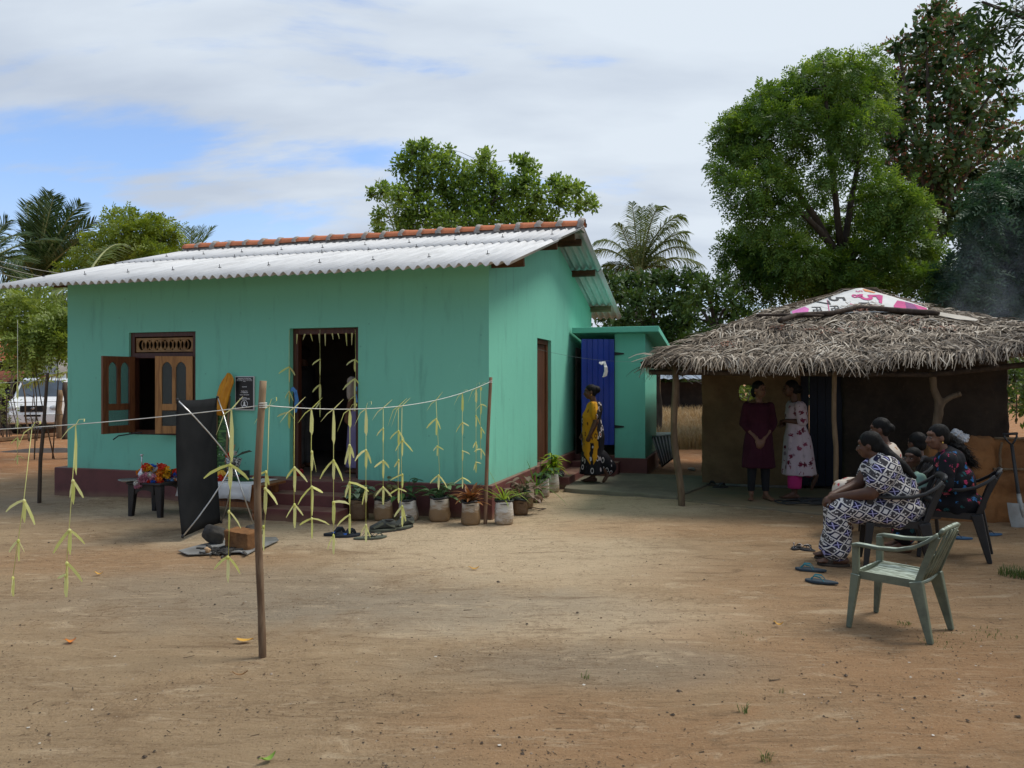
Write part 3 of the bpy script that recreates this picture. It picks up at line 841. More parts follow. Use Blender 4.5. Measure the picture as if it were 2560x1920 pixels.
# walls as one thick hand-plastered skin
fwy, fwt = 1.95, 0.22
wa, wb = hut_y(1850, 962, fwy), hut_y(1893, 1001, fwy)
da, db = hut_y(2003, 940, fwy), hut_y(2108, 1230, fwy)
WHT = 1.95
b = MB()
b.box(0.15, wa.x, fwy, fwy + fwt, -.1, WHT); b.box(wa.x - .02, wb.x + .02, fwy, fwy + fwt, -.1, wb.z); b.box(wa.x - .02, wb.x + .02, fwy, fwy + fwt, wa.z, WHT)
b.box(wb.x, da.x, fwy, fwy + fwt, -.1, WHT)
b.box(0.15, 0.15 + fwt, fwy, 4.95, -.1, WHT)
def clay(c, n):
    return 0.035*fbm(c.x*1.6, c.y*1.6, c.z*1.6, 3) + 0.010*fbm(c.x*7, c.y*7, c.z*7, 3)
remesh(b, 'mud_wall', M_MUD, hut, 0.03, 3, clay)
b = MB(); b.box(da.x - .02, db.x + .02, fwy, fwy + fwt, 1.78, WHT); b.box(db.x, 4.21, fwy, fwy + fwt, -.1, WHT)
remesh(b, 'kitchen_wall', M_SOOT, hut, 0.035, 6, clay)
b = MB(); b.box(.37, wb.x + .75, 4.75, 4.95, -.1, .95); b.box(wb.x + .95, 4.2, 4.75, 4.95, -.1, 2.1); b.box(4.0, 4.2, fwy + .25, 4.75, -.1, 2.0)
b.box(wb.x + .55, wb.x + .7, fwy + fwt, 4.7, -.1, 2.2); b.build('inner_walls', M_SOOT, hut)
M_NAVY = simple('navy_door_paint', (0.005,0.008,0.022), (0.004,0.006,0.015), 3, 0.5, 0.3)
dd = empty('hut_door', (da.x, fwy + .06, 0)); dd.parent = hut
npl = 5; w = (db.x - da.x)/npl
for i in range(npl):
    b = MB(); b.box(i*w + .003, (i+1)*w - .003, 0, .03, .06, 1.78); b.build('plank', M_NAVY, dd)
# low mud wall of the kitchen
b = MB()
b.box(2.78, 3.42, -.13, .10, -.1, 0.955); b.box(3.38, 4.75, -.07, .10, -.1, 0.93); b.box(3.38, 4.75, -.11, .10, -.1, .56); b.box(2.74, 3.45, -.16, .10, -.1, .30)
b.box(3.38, 3.46, -.12, .1, .5, .96); b.box(4.05, 4.13, -.11, .1, .5, .93)
b.box(4.53, 4.75, -.1, 1.6, -.1, .93)
remesh(b, 'low_wall', M_MUDO, hut, 0.028, 3, lambda c, n: 0.042*fbm(c.x*2.2, c.y*2.2, c.z*2.2, 3) + 0.026*fbm(c.x*8, c.y*8, c.z*8, 3))
for (x0, z0, x1, z1, y) in ((3.46, .945, 4.75, .955, -.10), (3.44, .60, 4.75, .63, -.135), (3.52, .62, 3.53, .90, -.105)):
    b = MB(); stick(b, (x0, y, z0), (x1, y, z1), .016, .013, .02, 6, 7, x0); b.build('wall_stick', M_POLE2, hut, sm=True)

# thatch
EAVE = [(-.44, 1.85), (.3, 1.83), (1.0, 1.82), (1.7, 1.81), (2.3, 1.83), (2.8, 1.88), (3.3, 1.92), (4.0, 1.99), (5.0, 2.06)]
def ez(x):
    for (a, za), (c, zc_) in zip(EAVE[:-1], EAVE[1:]):
        if x <= c: return za + (zc_ - za)*(x - a)/(c - a)
    return EAVE[-1][1]
APX = Vector((2.46, 2.9, 2.96))
def S(s, t):                                            # front slope: s along the eave, t from eave to peak
    x = -.44 + 5.44*s
    E = Vector((x, -.36 + .10*abs(s - .5), ez(x)))
    R = APX + Vector(((s - .5)*.5, 0, -.10*abs(s - .5)))
    p = E.lerp(R, t); p.z += (.09*math.sin(math.pi*t) + .04*fbm(x*1.3, t*3, 2.2, 3)*(1 - t*.5)) - .85*max(0, s - .50)*math.sin(math.pi*min(1, t*1.02))*(1 if t > .0 else 0)*.55
    return p
def SL(s, t):                                           # left hip
    E = Vector((-.44, -.36 + s*6.4, 1.76)); R = APX + Vector((-.25, 0, -.05)); p = E.lerp(R, t); p.z += .10*math.sin(math.pi*t); return p
def SR(s, t):
    E = Vector((5.0, -.36 + s*6.4, 2.06)); R = APX + Vector((.25, 0, -.05)); p = E.lerp(R, t); p.z += (.09 - .234*(1 - s))*math.sin(math.pi*t) - .03; return p
def SB(s, t):
    E = Vector((-.44 + 5.44*s, 6.04, 1.8)); R = APX + Vector(((s - .5)*.5, .02, 0)); return E.lerp(R, t)
M_THBASE = mudmat('matted_thatch', (0.085,0.066,0.048), (0.045,0.035,0.026), (0.14,0.11,0.08), 9)
b = MB()
for fn, ns in ((S, 44), (SL, 12), (SR, 12), (SB, 12)):
    nt_ = 16; V = []
    for i in range(ns + 1):
        for j in range(nt_ + 1): V.append(fn(i/ns, j/nt_))
    b.add(V, [(i*(nt_+1)+j, (i+1)*(nt_+1)+j, (i+1)*(nt_+1)+j+1, i*(nt_+1)+j+1) for i in range(ns) for j in range(nt_)])
o = b.build('thatch_mat', M_THBASE, hut, sm=True)
sol = o.modifiers.new('thick', 'SOLIDIFY'); sol.thickness = .07; sol.offset = -1
def thatchmat():
    t = NT('dry_palm_strips')
    i = t.island(); n = t.noise(1.4, detail=4)
    f = t.math('ADD', t.math('MULTIPLY', i, .75), t.math('MULTIPLY', t.math('SUBTRACT', n, .38), .9))
    col = t.ramp(f, [(0.0, (0.045,0.036,0.030)), (0.35, (0.155,0.118,0.083)), (0.65, (0.325,0.268,0.205)), (1.0, (0.600,0.540,0.450))])
    t.done(col, 0.75, 0.25); return t.m
M_THATCH = thatchmat()
def strands(fn, n, seed, smin=0, smax=1, tmin=0, tmax=1, lmin=.10, lmax=.30, wmin=.007, wmax=.016, hang=False, curl=1.0):
    rng = random.Random(seed); V, F = [], []
    for k in range(n):
        s = rng.uniform(smin, smax); t = rng.uniform(tmin, tmax)
        p = fn(s, t); d1 = (fn(min(1, s + .01), t) - fn(max(0, s - .01), t)).normalized(); d2 = (fn(s, max(0, t - .01)) - fn(s, min(1, t + .01)))
        if d2.length < 1e-6 : continue
        d2.normalize(); nn = d2.cross(d1).normalized()
        if nn.z < 0: nn = -nn
        band = fbm(p.x*1.2 + seed, p.y*1.2, 0.4, 2)
        a = rng.gauss(0.25 + band*2.2, .95)
        d = (d2*math.cos(a) + d1*math.sin(a)).normalized()
        if hang: d = (d + Vector((rng.gauss(0, .42), -.10 + rng.gauss(0, .2), -.62*rng.uniform(.2, 1.1)))).normalized()
        L = rng.uniform(lmin, lmax); w = rng.uniform(wmin, wmax)
        base = p + nn*(rng.uniform(.0, .045))
        cv = nn*rng.uniform(-.1, .5)*curl + d1*rng.uniform(-.5, .5)*curl
        if hang: cv = Vector((rng.uniform(-.2, .2), 0, -.12))
        sd = (d.cross(nn) + nn*rng.uniform(-.8, .8)).normalized()
        b0 = len(V)
        for q in range(4):
            u = q/3; c = base + d*(L*u) + cv*(L*(u - u*u)*.9) - Vector((0, 0, .10*L*u*u))
            ww = w*(1 - .6*u)*.5
            V += [c - sd*ww, c + sd*ww]
        for q in range(3): F.append((b0+2*q, b0+2*q+1, b0+2*q+3, b0+2*q+2))
    return V, F
V, F = [], []
def addvf(a):
    global V, F
    b0 = len(V); V += a[0]; F += [tuple(i + b0 for i in f) for f in a[1]]
addvf(strands(S, 5200, 1, tmax=.97, wmin=.009, wmax=.024, lmin=.10, lmax=.30))
def cadjan(seed):
    """plaited frond halves laid in courses: a midrib with its leaflets hanging down the slope"""
    rng = random.Random(seed); V, F = [], []
    for ti, tt in enumerate((.0, .04, .10, .18, .27, .37, .48, .60)):
        s0 = -.02 + rng.uniform(0, .05)
        while s0 < .98:
            ln = rng.uniform(.12, .22)*(1 - .5*tt) / max(.25, 1 - tt)*.8; t0 = tt + rng.uniform(-.012, .02); sg = rng.choice((-1, 1)); tilt = rng.uniform(-.035, .035); ang = rng.uniform(.30, .85)*sg; dark = rng.random()
            if rng.random() > .10:
                nl = int(rng.uniform(34, 52))
                for k in range(nl):
                    q = k/nl; s_ = min(1, max(0, s0 + ln*q)); t_ = min(.97, max(0, t0 + tilt*q)); p = S(s_, t_)
                    d1 = (S(min(1, s_ + .01), t_) - S(max(0, s_ - .01), t_)).normalized(); d2 = (S(s_, max(0, t_ - .012)) - S(s_, t_ + .012)).normalized(); nn = d2.cross(d1).normalized()
                    if nn.z < 0: nn = -nn
                    a = ang + rng.gauss(0, .20); d = (d2*math.cos(a) + d1*math.sin(a)).normalized(); L = rng.uniform(.15, .33)*(.85 if tt < .05 else 1); w = rng.uniform(.010, .022)
                    lift = rng.uniform(.01, .05); cv = nn*rng.uniform(-.05, .45) + d1*rng.gauss(0, .25); sd = (d.cross(nn) + nn*rng.uniform(-.7, .7)).normalized(); sag = .35 if tt < .05 else .08; b0 = len(V)
                    for qq in range(4):
                        u = qq/3; c = p + nn*lift + d*(L*u) + cv*(L*(u - u*u)*.9) - Vector((0, 0, sag*L*u*u)); ww = w*(1 - .65*u)*.5; V += [c - sd*ww, c + sd*ww]
                    for qq in range(3): F.append((b0+2*qq, b0+2*qq+1, b0+2*qq+3, b0+2*qq+2))
            s0 += ln*rng.uniform(.45, .75)
    return V, F
addvf(cadjan(5)); addvf(cadjan(15))
addvf(strands(S, 700, 3, tmin=-.01, tmax=.05, lmin=.06, lmax=.20, hang=True))
addvf(strands(SL, 1500, 4)); addvf(strands(SL, 500, 5, tmax=.06, hang=True, lmin=.1, lmax=.25)); addvf(strands(SR, 1500, 6)); addvf(strands(SR, 200, 16, tmax=.06, hang=True)); addvf(strands(SB, 500, 7))
tag(quads_mesh('thatch', V, F, M_THATCH, hut), kind='stuff')
# the longest ragged ends along the eave, one by one
rng = random.Random(31); protos = []
for i in range(8):
    L = .09 + .022*i; w = .016 + .001*i; bend = rng.uniform(-.05, .05)
    m = MB(); m.strip([(bend*(u*u), 0, -L*u) for u in (0, .33, .66, 1)], [w, w*.95, w*.8, w*.35], side=(1, 0, 0)); protos.append(m)
pm = []
for i in range(190):
    s = rng.uniform(.01, .93); p = S(s, .015); k = i % 8
    if i < 8: o = protos[k].build('thatch_strip', M_THATCH, hut); pm.append(o.data)
    else: o = link('thatch_strip', pm[k], hut)
    o.location = p + Vector((0, -.03 + rng.uniform(-.02, .01), .015)); o.rotation_euler = (rng.uniform(-.9, .05), rng.gauss(0, .65), rng.uniform(-.6, .6))
# fallen leaves caught on the thatch
M_DRYLEAF = leafmat('dry_red_leaf', ((0.11,0.030,0.014), (0.20,0.060,0.022), (0.30,0.12,0.04)), .1)
def litter(fn, spots, n, mat, name, par, lo, hi):
    V, F = [], []; rng = random.Random(len(spots)*7 + n)
    for (s, t, r) in spots:
        for i in range(n):
            p = fn(min(1, max(0, s + rng.gauss(0, r))), min(.95, max(.02, t + rng.gauss(0, r*.8)))) + Vector((0, -.01, .05 + rng.uniform(0, .03)))
            a = rng.uniform(0, 6.28); L = rng.uniform(lo, hi); d = Vector((math.cos(a), math.sin(a)*.8, math.sin(a)*.4)); e = Vector((-math.sin(a), math.cos(a), rng.uniform(-.4, .4)))
            b0 = len(V); V += [p - d*L/2, p + e*L*.28, p + d*L/2, p - e*L*.28]; F.append((b0, b0+1, b0+2, b0+3))
    return tag(quads_mesh(name, V, F, mat, par), kind='stuff')
litter(S, [(.50,.30,.03), (.40,.22,.03), (.56,.42,.02), (.33,.26,.02), (.66,.22,.02), (.47,.5,.02), (.22,.3,.02), (.62,.35,.02), (.14,.12,.02)], 34, M_DRYLEAF, 'leaf_litter', hut, .02, .055)

# posts
def post(name, pts, r, mat, parent, label=None, n=10):
    b = MB(); b.tube(pts, r, n); o = b.build(name, mat, parent, sm=True)
    return o
b = MB(); stick(b, (0, 0, -.15), (-.08, -.02, 1.80), .047, .040, .05, 11, 12, 1.7); b.build('post', M_POLE, hut, sm=True)
b = MB(); stick(b, (1.82, .0, -.15), (1.80, -.02, 1.74), .031, .027, .05, 10, 12, 4.2); b.build('post', M_POLE2, hut, sm=True)
fx = hut_y(2337, 1060, 0).x
b = MB()
b.tube([(fx, .02, -.1), (fx - .01, .02, .6), (fx + .01, .02, 1.0), (fx + .045, .02, 1.22), (fx + .04, .02, 1.36), (fx - .01, .02, 1.50), (fx - .02, .02, 1.72)], [.046, .043, .042, .052, .047, .040, .036], 11)
b.tube([(fx + .03, .02, 1.20), (fx + .09, .01, 1.35), (fx + .18, .0, 1.41), (fx + .27, -.02, 1.445)], [.042, .035, .032, .037], 10)
remesh(b, 'post', M_POLE, hut, .014, 4, lambda c, n: .006*fbm(c.x*9, c.y*9, c.z*4, 3))
for x, y, z in ((4.32, .9, 2.0), (4.55, 2.2, 2.1)):
    b = MB(); stick(b, (x, y, -.1), (x + .05, y, z), .05, .04, .05, 9, 9, x); b.build('post', M_POLED, hut, sm=True)
for i, (s, ext) in enumerate(((.10, .12), (.30, .05), (.52, .06), (.70, .10), (.80, .34), (.88, .45), (.96, .3))):
    a = S(s, .0); c = S(s, .95); d = (a - c).normalized()
    b = MB(); stick(b, c - Vector((0, 0, .13)), a + d*ext - Vector((0, 0, .13)), .030, .026, .03, 8, 8, s*10); b.build('rafter', M_POLE2 if s > .78 else M_POLED, hut, sm=True)
b = MB(); stick(b, (-.4, -.02, 1.70), (2.9, 0, 1.66), .035, .03, .05, 8, 10, 3.3); stick_o = b.build('eave_beam', M_POLED, hut, sm=True)
b = MB(); stick(b, (2.8, 0, 1.66), (5.0, 0, 1.90), .035, .03, .05, 8, 8, 5.3); b.build('eave_beam', M_POLED, hut, sm=True)

# poles laid on the roof to hold it down
def on_front(u, v, off=0.0):                              # ray against the thatch slope (iterated)
    o = Vector((0, 0, EYE)); d = ray(u, v)
    e0, e1, e2 = UW(0.4, -.36, ez(.4)), UW(3.4, -.36, 1.72), UW(APX.x, APX.y, APX.z)
    n = (e1 - e0).cross(e2 - e0).normalized()
    e0 = e0 + n*off*(1 if n.z > 0 else -1)
    t = (e0 - o).dot(n)/d.dot(n)
    p = o + d*t
    return p, (n if n.z > 0 else -n)
def roof_pole(pix, r, lab, seed):
    pts = [on_front(u, v, .17)[0] for u, v in pix]
    b = MB(); pp = []; rr = []
    for i in range(len(pts) - 1):
        for k in range(5): pp.append(pts[i].lerp(pts[i+1], k/5)); rr.append(r*(1 + .15*fbm(len(pp)*.7, seed, 0, 2)))
    pp.append(pts[-1]); rr.append(r*.6)
    b.tube(pp, rr, 8); o = b.build('roof_pole', M_POLED, sm=True)
    tag(o, lab, 'pole', 'poles laid on the thatch'); return o
roof_pole([(1950,802),(1990,788),(2080,783),(2140,770),(2200,772),(2270,778),(2350,783)], .036, 'thick crooked dark branch lying along the bottom edge of the printed banner', 1)
roof_pole([(1892,788),(1960,787),(2060,789)], .020, 'thin pole poking out left on top of the thatch', 2)
roof_pole([(2390,846),(2460,834),(2560,816)], .011, 'long thin pale stick sticking out at right end of thatch', 3)

# printed banner draped over the peak
ban_o, ban_n = on_front(2150, 775, .14)
ax = (on_front(2250, 775)[0] - on_front(2050, 775)[0]).normalized(); ay = ban_n.cross(ax).normalized()
if ay.z < 0: ay = -ay
Mb = Matrix((( ax.x, ay.x, ban_n.x, ban_o.x), (ax.y, ay.y, ban_n.y, ban_o.y), (ax.z, ay.z, ban_n.z, ban_o.z), (0,0,0,1)))
Mi = Mb.inverted()
def bp(u, v):
    p = Mi @ on_front(u, v, .14)[0]; return (p.x, p.y)
banner = empty('printed_banner', (0,0,0), 0, 'white printed plastic banner with pink and black writing draped over the hut peak', 'banner')
banner.matrix_world = Mb
M_VINYL = simple('white_vinyl', (0.66,0.66,0.64), (0.55,0.55,0.53), 3, 0.45, 0.4, 0.15, 7, 0.02)
M_PINK = simple('pink_print', (0.56,0.045,0.22), (0.42,0.03,0.17), 4, 0.5); M_PINK2 = simple('light_pink_print', (0.66,0.16,0.42), (0.45,0.10,0.34), 3, 0.5)
M_PURP = simple('purple_print', (0.16,0.03,0.15), (0.26,0.04,0.18), 4, 0.5); M_BLKP = simple('black_print', (0.02,0.02,0.022), (0.03,0.03,0.03), 4, 0.5)
M_ORP = simple('orange_print', (0.75,0.30,0.05), (0.6,0.2,0.1), 4, 0.5)
top = [(1976,778),(2010,766),(2060,748),(2110,730),(2140,721),(2155,720),(2180,727),(2230,741),(2280,756),(2320,770)]
botv = [788,787,785,783,781,780,780,780,782,784]
V = []; nb = 8
bedge = []
for (u, v), vb in zip(top, botv):
    for j in range(nb + 1):
        x, y = bp(u, v + (vb - v)*j/nb); V.append((x, y, 0))
F = [(i*(nb+1)+j, i*(nb+1)+j+1, (i+1)*(nb+1)+j+1, (i+1)*(nb+1)+j) for i in range(len(top)-1) for j in range(nb)]
# back fold over the peak
b0 = len(V)
for (u, v) in top:
    x, y = bp(u, v); V.append((x, y + .015, -.10)); V.append((x, y - .05, -.5))
for i in range(len(top) - 1):
    F.append((i*(nb+1), (i+1)*(nb+1), b0 + 2*i + 2, b0 + 2*i)); F.append((b0+2*i, b0+2*i+2, b0+2*i+3, b0+2*i+1))
m = MB(); m.add(V, F); o = m.build('sheet', M_VINYL, banner, sm=True); so = o.modifiers.new('t', 'SOLIDIFY'); so.thickness = .004; so.offset = -1
def patch(name, pix, mat, z=.006):
    m = MB(); pts = [bp(u, v) for u, v in pix]; m.add([(x, y, z) for x, y in pts], [tuple(range(len(pts)))]); o = m.build(name, mat, banner, fix=True); return o
patch('pink_hexagon', [(1979,779),(2012,767.5),(2023,773),(2020,781),(1982,785)], M_PINK2)
patch('pink_hexagon', [(2234,765),(2243,752),(2262,755),(2268,781),(2240,781)], M_PINK)
patch('purple_band', [(2262.5,755),(2282,760),(2302,782),(2268.5,781)], M_PURP)
patch('pink_hexagon', [(2282.5,760),(2317,771),(2318,782.5),(2302.5,782)], M_PINK)
patch('red_line', [(2067,750),(2069,750),(2074,777),(2072,777)], M_PINK)
patch('orange_corner', [(2156,723),(2166,724.5),(2190,732),(2184,733),(2162,729)], M_ORP)
def btext(s, u, v, px, mat, bold=.0, sx=1.0):
    x, y = bp(u, v); sz = px*11.5/F_PX/.56
    Mx = Matrix.Translation((x, y, .007)) @ Matrix.Rotation(rad(-90), 4, 'Z')
    return text_mesh(s, sz, mat, 'lettering', banner, Mx, .0008, bold*1.3, sx=sx*1.75)
btext('5', 2090, 748, 29, M_BLKP, .002, 1.1); btext('FE', 2086, 771, 15, M_BLKP)
btext('7', 2055, 757, 25, M_BLKP, .001); btext('FE', 2041, 774, 16, M_BLKP)
btext('5', 2172, 744, 34, M_PINK, .006, 1.25); btext('FE', 2162, 764, 18, M_BLKP, .002)
patch('pink_block', [(2196,737),(2207,740),(2205,760),(2197,757)], M_PINK, .0065)
btext('8', 2141, 741, 18, M_PINK, .002, 1.2); btext('X', 2139, 765, 16, M_PINK, .003); btext('5', 2147, 729, 12, M_PINK)
for r in range(3):
    for c in range(9):
        u, v = 2176 + c*2.3, 763 + r*3.2
        patch('dot', [(u, v), (u + 1.1, v), (u + 1.1, v + 1.2), (u, v + 1.2)], M_PINK, .0062)
# pale sheet further right
wpix = [(2322,776),(2360,783),(2410,791),(2446,799),(2440,803),(2395,799),(2345,789),(2318,783)]
m = MB(); pts = [on_front(u, v, .13)[0] for u, v in wpix]; m.add(pts, [tuple(range(8))]); o = m.build('plastic_sheet', simple('cream_plastic', (0.50,0.45,0.38), (0.4,0.36,0.3), 6, 0.5)); so = o.modifiers.new('t','SOLIDIFY'); so.thickness = .006
tag(o, 'pale cream sheet tucked under the thatch right of the printed banner', 'plastic sheet')

# trodden floor in front of the hut
def soilcement():
    t = NT('hut_floor'); n = t.noise(1.1, detail=8, rough=0.65)
    col = t.mix(t.mr(n, 0.35, 0.65), (0.175,0.150,0.105), (0.250,0.180,0.105)); t.bump(t.noise(20, detail=6), 0.4, 0.012); return t.done(col, 0.9, 0.15)
fp = ragged(G(1700, 1248, .03), G(2080, 1285, .03), 12, .05)
o = slab('hut_floor', [Vector((p.x, p.y, 0)) for p in fp] + [UW(2.75, .0), UW(4.6, .1), UW(4.6, 1.96), UW(.1, 1.96), UW(-.12, 1.0)], .03, soilcement(), .06); tag(o, kind='structure')

# shovel leaning on the low wall
M_SHAFT = simple('black_painted_shaft', (0.018,0.017,0.017), (0.03,0.028,0.026), 6, 0.45, 0.4)
M_BLADE = simple('dusty_steel', (0.36,0.36,0.34), (0.25,0.23,0.20), 5, 0.55, 0.4, 0.2, 30, metal=0.35)
sh = empty('shovel', G(2558, 1318), 0, 'square steel shovel with black D handle leaning on the low mud wall', 'shovel')
sh.rotation_euler = (rad(-7), rad(-4.5), rad(-12))
b = MB(); b.tube([(0,0,.26), (0,0,.34), (0,0,.90)], [.020, .019, .017], 10); b.build('shaft', M_SHAFT, sh, sm=True)
b = MB(); b.tube([(0,0,.89), (-.035,0,.935), (-.062,0,.985), (-.062,0,1.015)], .011, 8); b.tube([(0,0,.89), (.035,0,.935), (.062,0,.985), (.062,0,1.015)], .011, 8); b.tube([(-.073,0,1.015), (.073,0,1.015)], .015, 8); b.build('handle', M_SHAFT, sh, sm=True)
b = MB(); n = 10; V = []
for i in range(n + 1):
    x = -.125 + .25*i/n; c = .03*(1 - (2*i/n - 1)**2)
    for z in (0.0, .14, .255): V += [(x*(0.92 if z == 0 else 1), -c - .005*(z < .01), z + (.015*abs(2*i/n - 1) if z > .2 else 0)), (x*(0.92 if z == 0 else 1), -c + .004, z + (.015*abs(2*i/n - 1) if z > .2 else 0))]
F = []
for i in range(n):
    a, c = i*6, (i+1)*6
    for j in (0, 2): F += [(a+j, c+j, c+j+2, a+j+2), (a+j+1, a+j+3, c+j+3, c+j+1)]
    F += [(a, a+1, c+1, c), (a+4, c+4, c+5, a+5)]
F += [(0,2,3,1),(2,4,5,3),(n*6,n*6+1,n*6+3,n*6+2),(n*6+2,n*6+3,n*6+5,n*6+4)]
b.add(V, F); b.build('blade', M_BLADE, sh, sm=False, fix=True)
b = MB(); b.tube([(0,-.02,.10), (0,-.026,.20), (0,-.008,.28), (0,0,.36)], [.012, .022, .025, .022], 8); b.build('socket', M_BLADE, sh, sm=True)

# crumpled white bag hung on the forked post
b = MB(); b.ell((0,0,0), (.055,.04,.055), 14, 10); b.ell((.055,-.01,-.035), (.05,.04,.05), 14, 10); b.ell((-.04,0,.035), (.04,.03,.03), 12, 8)
M_BAGW = simple('thin_white_plastic', (0.62,0.62,0.62), (0.42,0.42,0.43), 14, 0.35, 0.4)
o = remesh(b, 'plastic_bag', M_BAGW, None, .008, 1, lambda c, n: .022*mnoise.noise(c*38) + .01*mnoise.noise(c*90))
o.location = at(2397, 1088, 8.55); tag(o, 'crumpled white plastic bag behind the floral dress woman on the low wall', 'plastic bag')

# black hose, pipe and pots on the hut floor
M_RUBBER = simple('black_rubber', (0.018,0.018,0.019), (0.03,0.03,0.03), 8, 0.5, 0.4)
b = MB(); pts = []
rng = random.Random(5)
for k in range(60):
    a = k*.42; r = .16 + .06*math.sin(k*.31) ; pts.append(Vector((4.02 + (r + .05)*math.cos(a)*1.5 - .35 + .006*k, 9.62 + r*math.sin(a)*.9 + .004*k, .045 + .02*abs(math.sin(a*1.7)) )))
b.tube(pts, .011, 6); o = b.build('hose', M_RUBBER, sm=True); tag(o, 'loosely coiled black hose on the hut floor by the slim post', 'hose')
b = MB(); p0, p1 = UW(.35, 1.82, .05), UW(1.55, 1.86, .05); b.tube([p0, p0.lerp(p1, .5) + Vector((0,-.02,0)), p1], .02, 8); o = b.build('pipe', simple('grey_pipe', (0.20,0.18,0.16), (0.12,0.11,0.10)), sm=True); tag(o, 'grey pipe lying along the foot of the hut wall', 'pipe')
b = MB(); b.lathe([(.02,0),(.15,.01),(.17,.09),(.175,.15),(.16,.155),(.05,.185),(.015,.19),(.015,.215),(.0,.216)], (0,0,0), 20); o = b.build('cooking_pot', M_STEEL, sm=True); o.location = at(2128, 1236, 9.9) ; o.location.z = .03; tag(o, 'grey metal cooking pot with lid on hut floor behind the slim post', 'pot')
# ------------------------------------------------------------------ festoon line: poles, cord, palm leaf festoons
M_STRING = simple('white_cord', (0.72,0.72,0.68), (0.6,0.6,0.56), 20, 0.8)
def leaf_yellow():
    t = NT('young_palm_leaf'); r = t.objrand(); n = t.noise(9, detail=4)
    f = t.math('ADD', t.math('MULTIPLY', r, .6), t.math('MULTIPLY', n, .5))
    col = t.ramp(f, [(0.0, (0.56,0.62,0.13)), (0.5, (0.76,0.76,0.27)), (1.0, (0.84,0.82,0.46))])
    t.done(col, 0.45, 0.4)
    tr = t.n.new('ShaderNodeBsdfTranslucent'); t.l.new(col, tr.inputs[0])
    mx = t.n.new('ShaderNodeMixShader'); mx.inputs[0].default_value = .4
    t.l.new(t.p.outputs[0], mx.inputs[1]); t.l.new(tr.outputs[0], mx.inputs[2]); t.l.new(mx.outputs[0], t.out.inputs[0]); return t.m
M_YLEAF = leaf_yellow()
postc_b, postc_a = G(657, 1641), at(657, 1013, 4.42)
PR = at(1226.5, 954, 8.48); PL = at(119, 941, 9.85)
def yard_pole(name, pix, Y, r0, r1, mat, lab, seed, Y2=None):
    Y2 = Y2 or Y; n = len(pix); pts = []; rr = []
    for i in range(n - 1):
        for k in range(5):
            q = (i + k/5)/(n - 1); a = at(pix[i][0] + (pix[i+1][0]-pix[i][0])*k/5, pix[i][1] + (pix[i+1][1]-pix[i][1])*k/5, Y + (Y2 - Y)*q)
            pts.append(a); rr.append((r0 + (r1 - r0)*q)*(1 + .10*fbm(q*8, seed, 0, 2)))
    pts.append(at(*pix[-1], Y2)); rr.append(r1)
    pts[0].z = -.12
    b = MB(); b.tube(pts, rr, 12); o = b.build(name, mat, sm=True)
    return tag(o, lab, 'pole', 'poles in the yard')
def polemat2():
    t = NT('brown_stripped_pole'); z = t.sep()[2]; n = t.noise(14, t.mapping(scale=(3,3,.5)), detail=6)
    base = t.mix(t.mr(n, .35, .7), (0.115,0.070,0.042), (0.200,0.135,0.085))
    col = t.mix(t.mr(z, .95, 1.45), base, t.mix(t.mr(n, .35, .7), (0.29,0.205,0.125), (0.20,0.135,0.080)))
    t.bump(n, .4, .006); return t.done(col, .75, .25)
yard_pole('yard_pole', [(657,1641),(652,1500),(646,1350),(643,1200),(650,1080),(658,952)], 4.42, .0215, .0205, polemat2(), 'brown bare pole standing alone in the foreground yard holding the white cord', 1)
yard_pole('yard_pole', [(1213,1310),(1216,1200),(1220,1080),(1227,943)], 8.48, .022, .018, simple('red_brown_pole', (0.135,0.070,0.045), (0.24,0.15,0.095), 6, .8, .2, .4, 20, .006, (3,3,.6)), 'red brown pole standing at the near corner of the turquoise house', 2)
yard_pole('yard_pole', [(98,1260),(101,1150),(108,1080),(114,1000),(119,932)], 9.85, .024, .018, M_POLED, 'dark crooked stick standing left of the turquoise house', 3)
PA = Vector((-4.3, 4.65, 1.27))
b = MB(); stick(b, (-4.3, 4.65, -.1), (-4.28, 4.66, 1.5), .03, .028, .03, 8, 8, 3.3); tag(b.build('yard_pole', M_POLED, sm=True), 'pole at far left end of the front festoon cord', 'pole', 'poles in the yard')
def cord(p0, p1, sag, n=24, r=.0028, name='cord', lab='', mat=None):
    pts = [Vector(p0).lerp(Vector(p1), i/n) - Vector((0, 0, 4*sag*(i/n)*(1 - i/n))) for i in range(n + 1)]
    b = MB(); b.tube(pts, r, 6); o = b.build(name, mat or M_STRING, sm=True); tag(o, lab, 'cord'); return pts
b = MB()
for z in (-.012, .0, .012): b.tube([postc_a + Vector((.0225*math.cos(a), .0225*math.sin(a), z)) for a in np.linspace(0, 6.28, 13)], .003, 5)
for a_ in (-.008, .006): b.tube([PR + Vector((.0205*math.cos(a), .0205*math.sin(a), a_)) for a in np.linspace(0, 6.28, 13)], .003, 5)
o = b.build('cord_knots', M_STRING, sm=True)
c_main = MB()
SEG = {}
SEG['right'] = (postc_a, PR, .125); SEG['left'] = (postc_a, PA, .045)
cords = []
for k, lab in (('right', 'white cord strung from the foreground pole to the pole at the house corner'), ('left', 'white cord running left from the foreground pole across the yard')):
    p0, p1, sg = SEG[k]; cord(p0, p1, sg, lab=lab)
tag(o, 'white cord lashing tied round the two festoon poles', 'cord')
def on_cord(u, k):
    p0, p1, sg = SEG[k]; m = (u - U0)/F_PX
    t = -(p0.x - m*p0.y)/((p1.x - p0.x) - m*(p1.y - p0.y))
    p = p0.lerp(p1, t); p.z -= 4*sg*t*(1 - t); return p
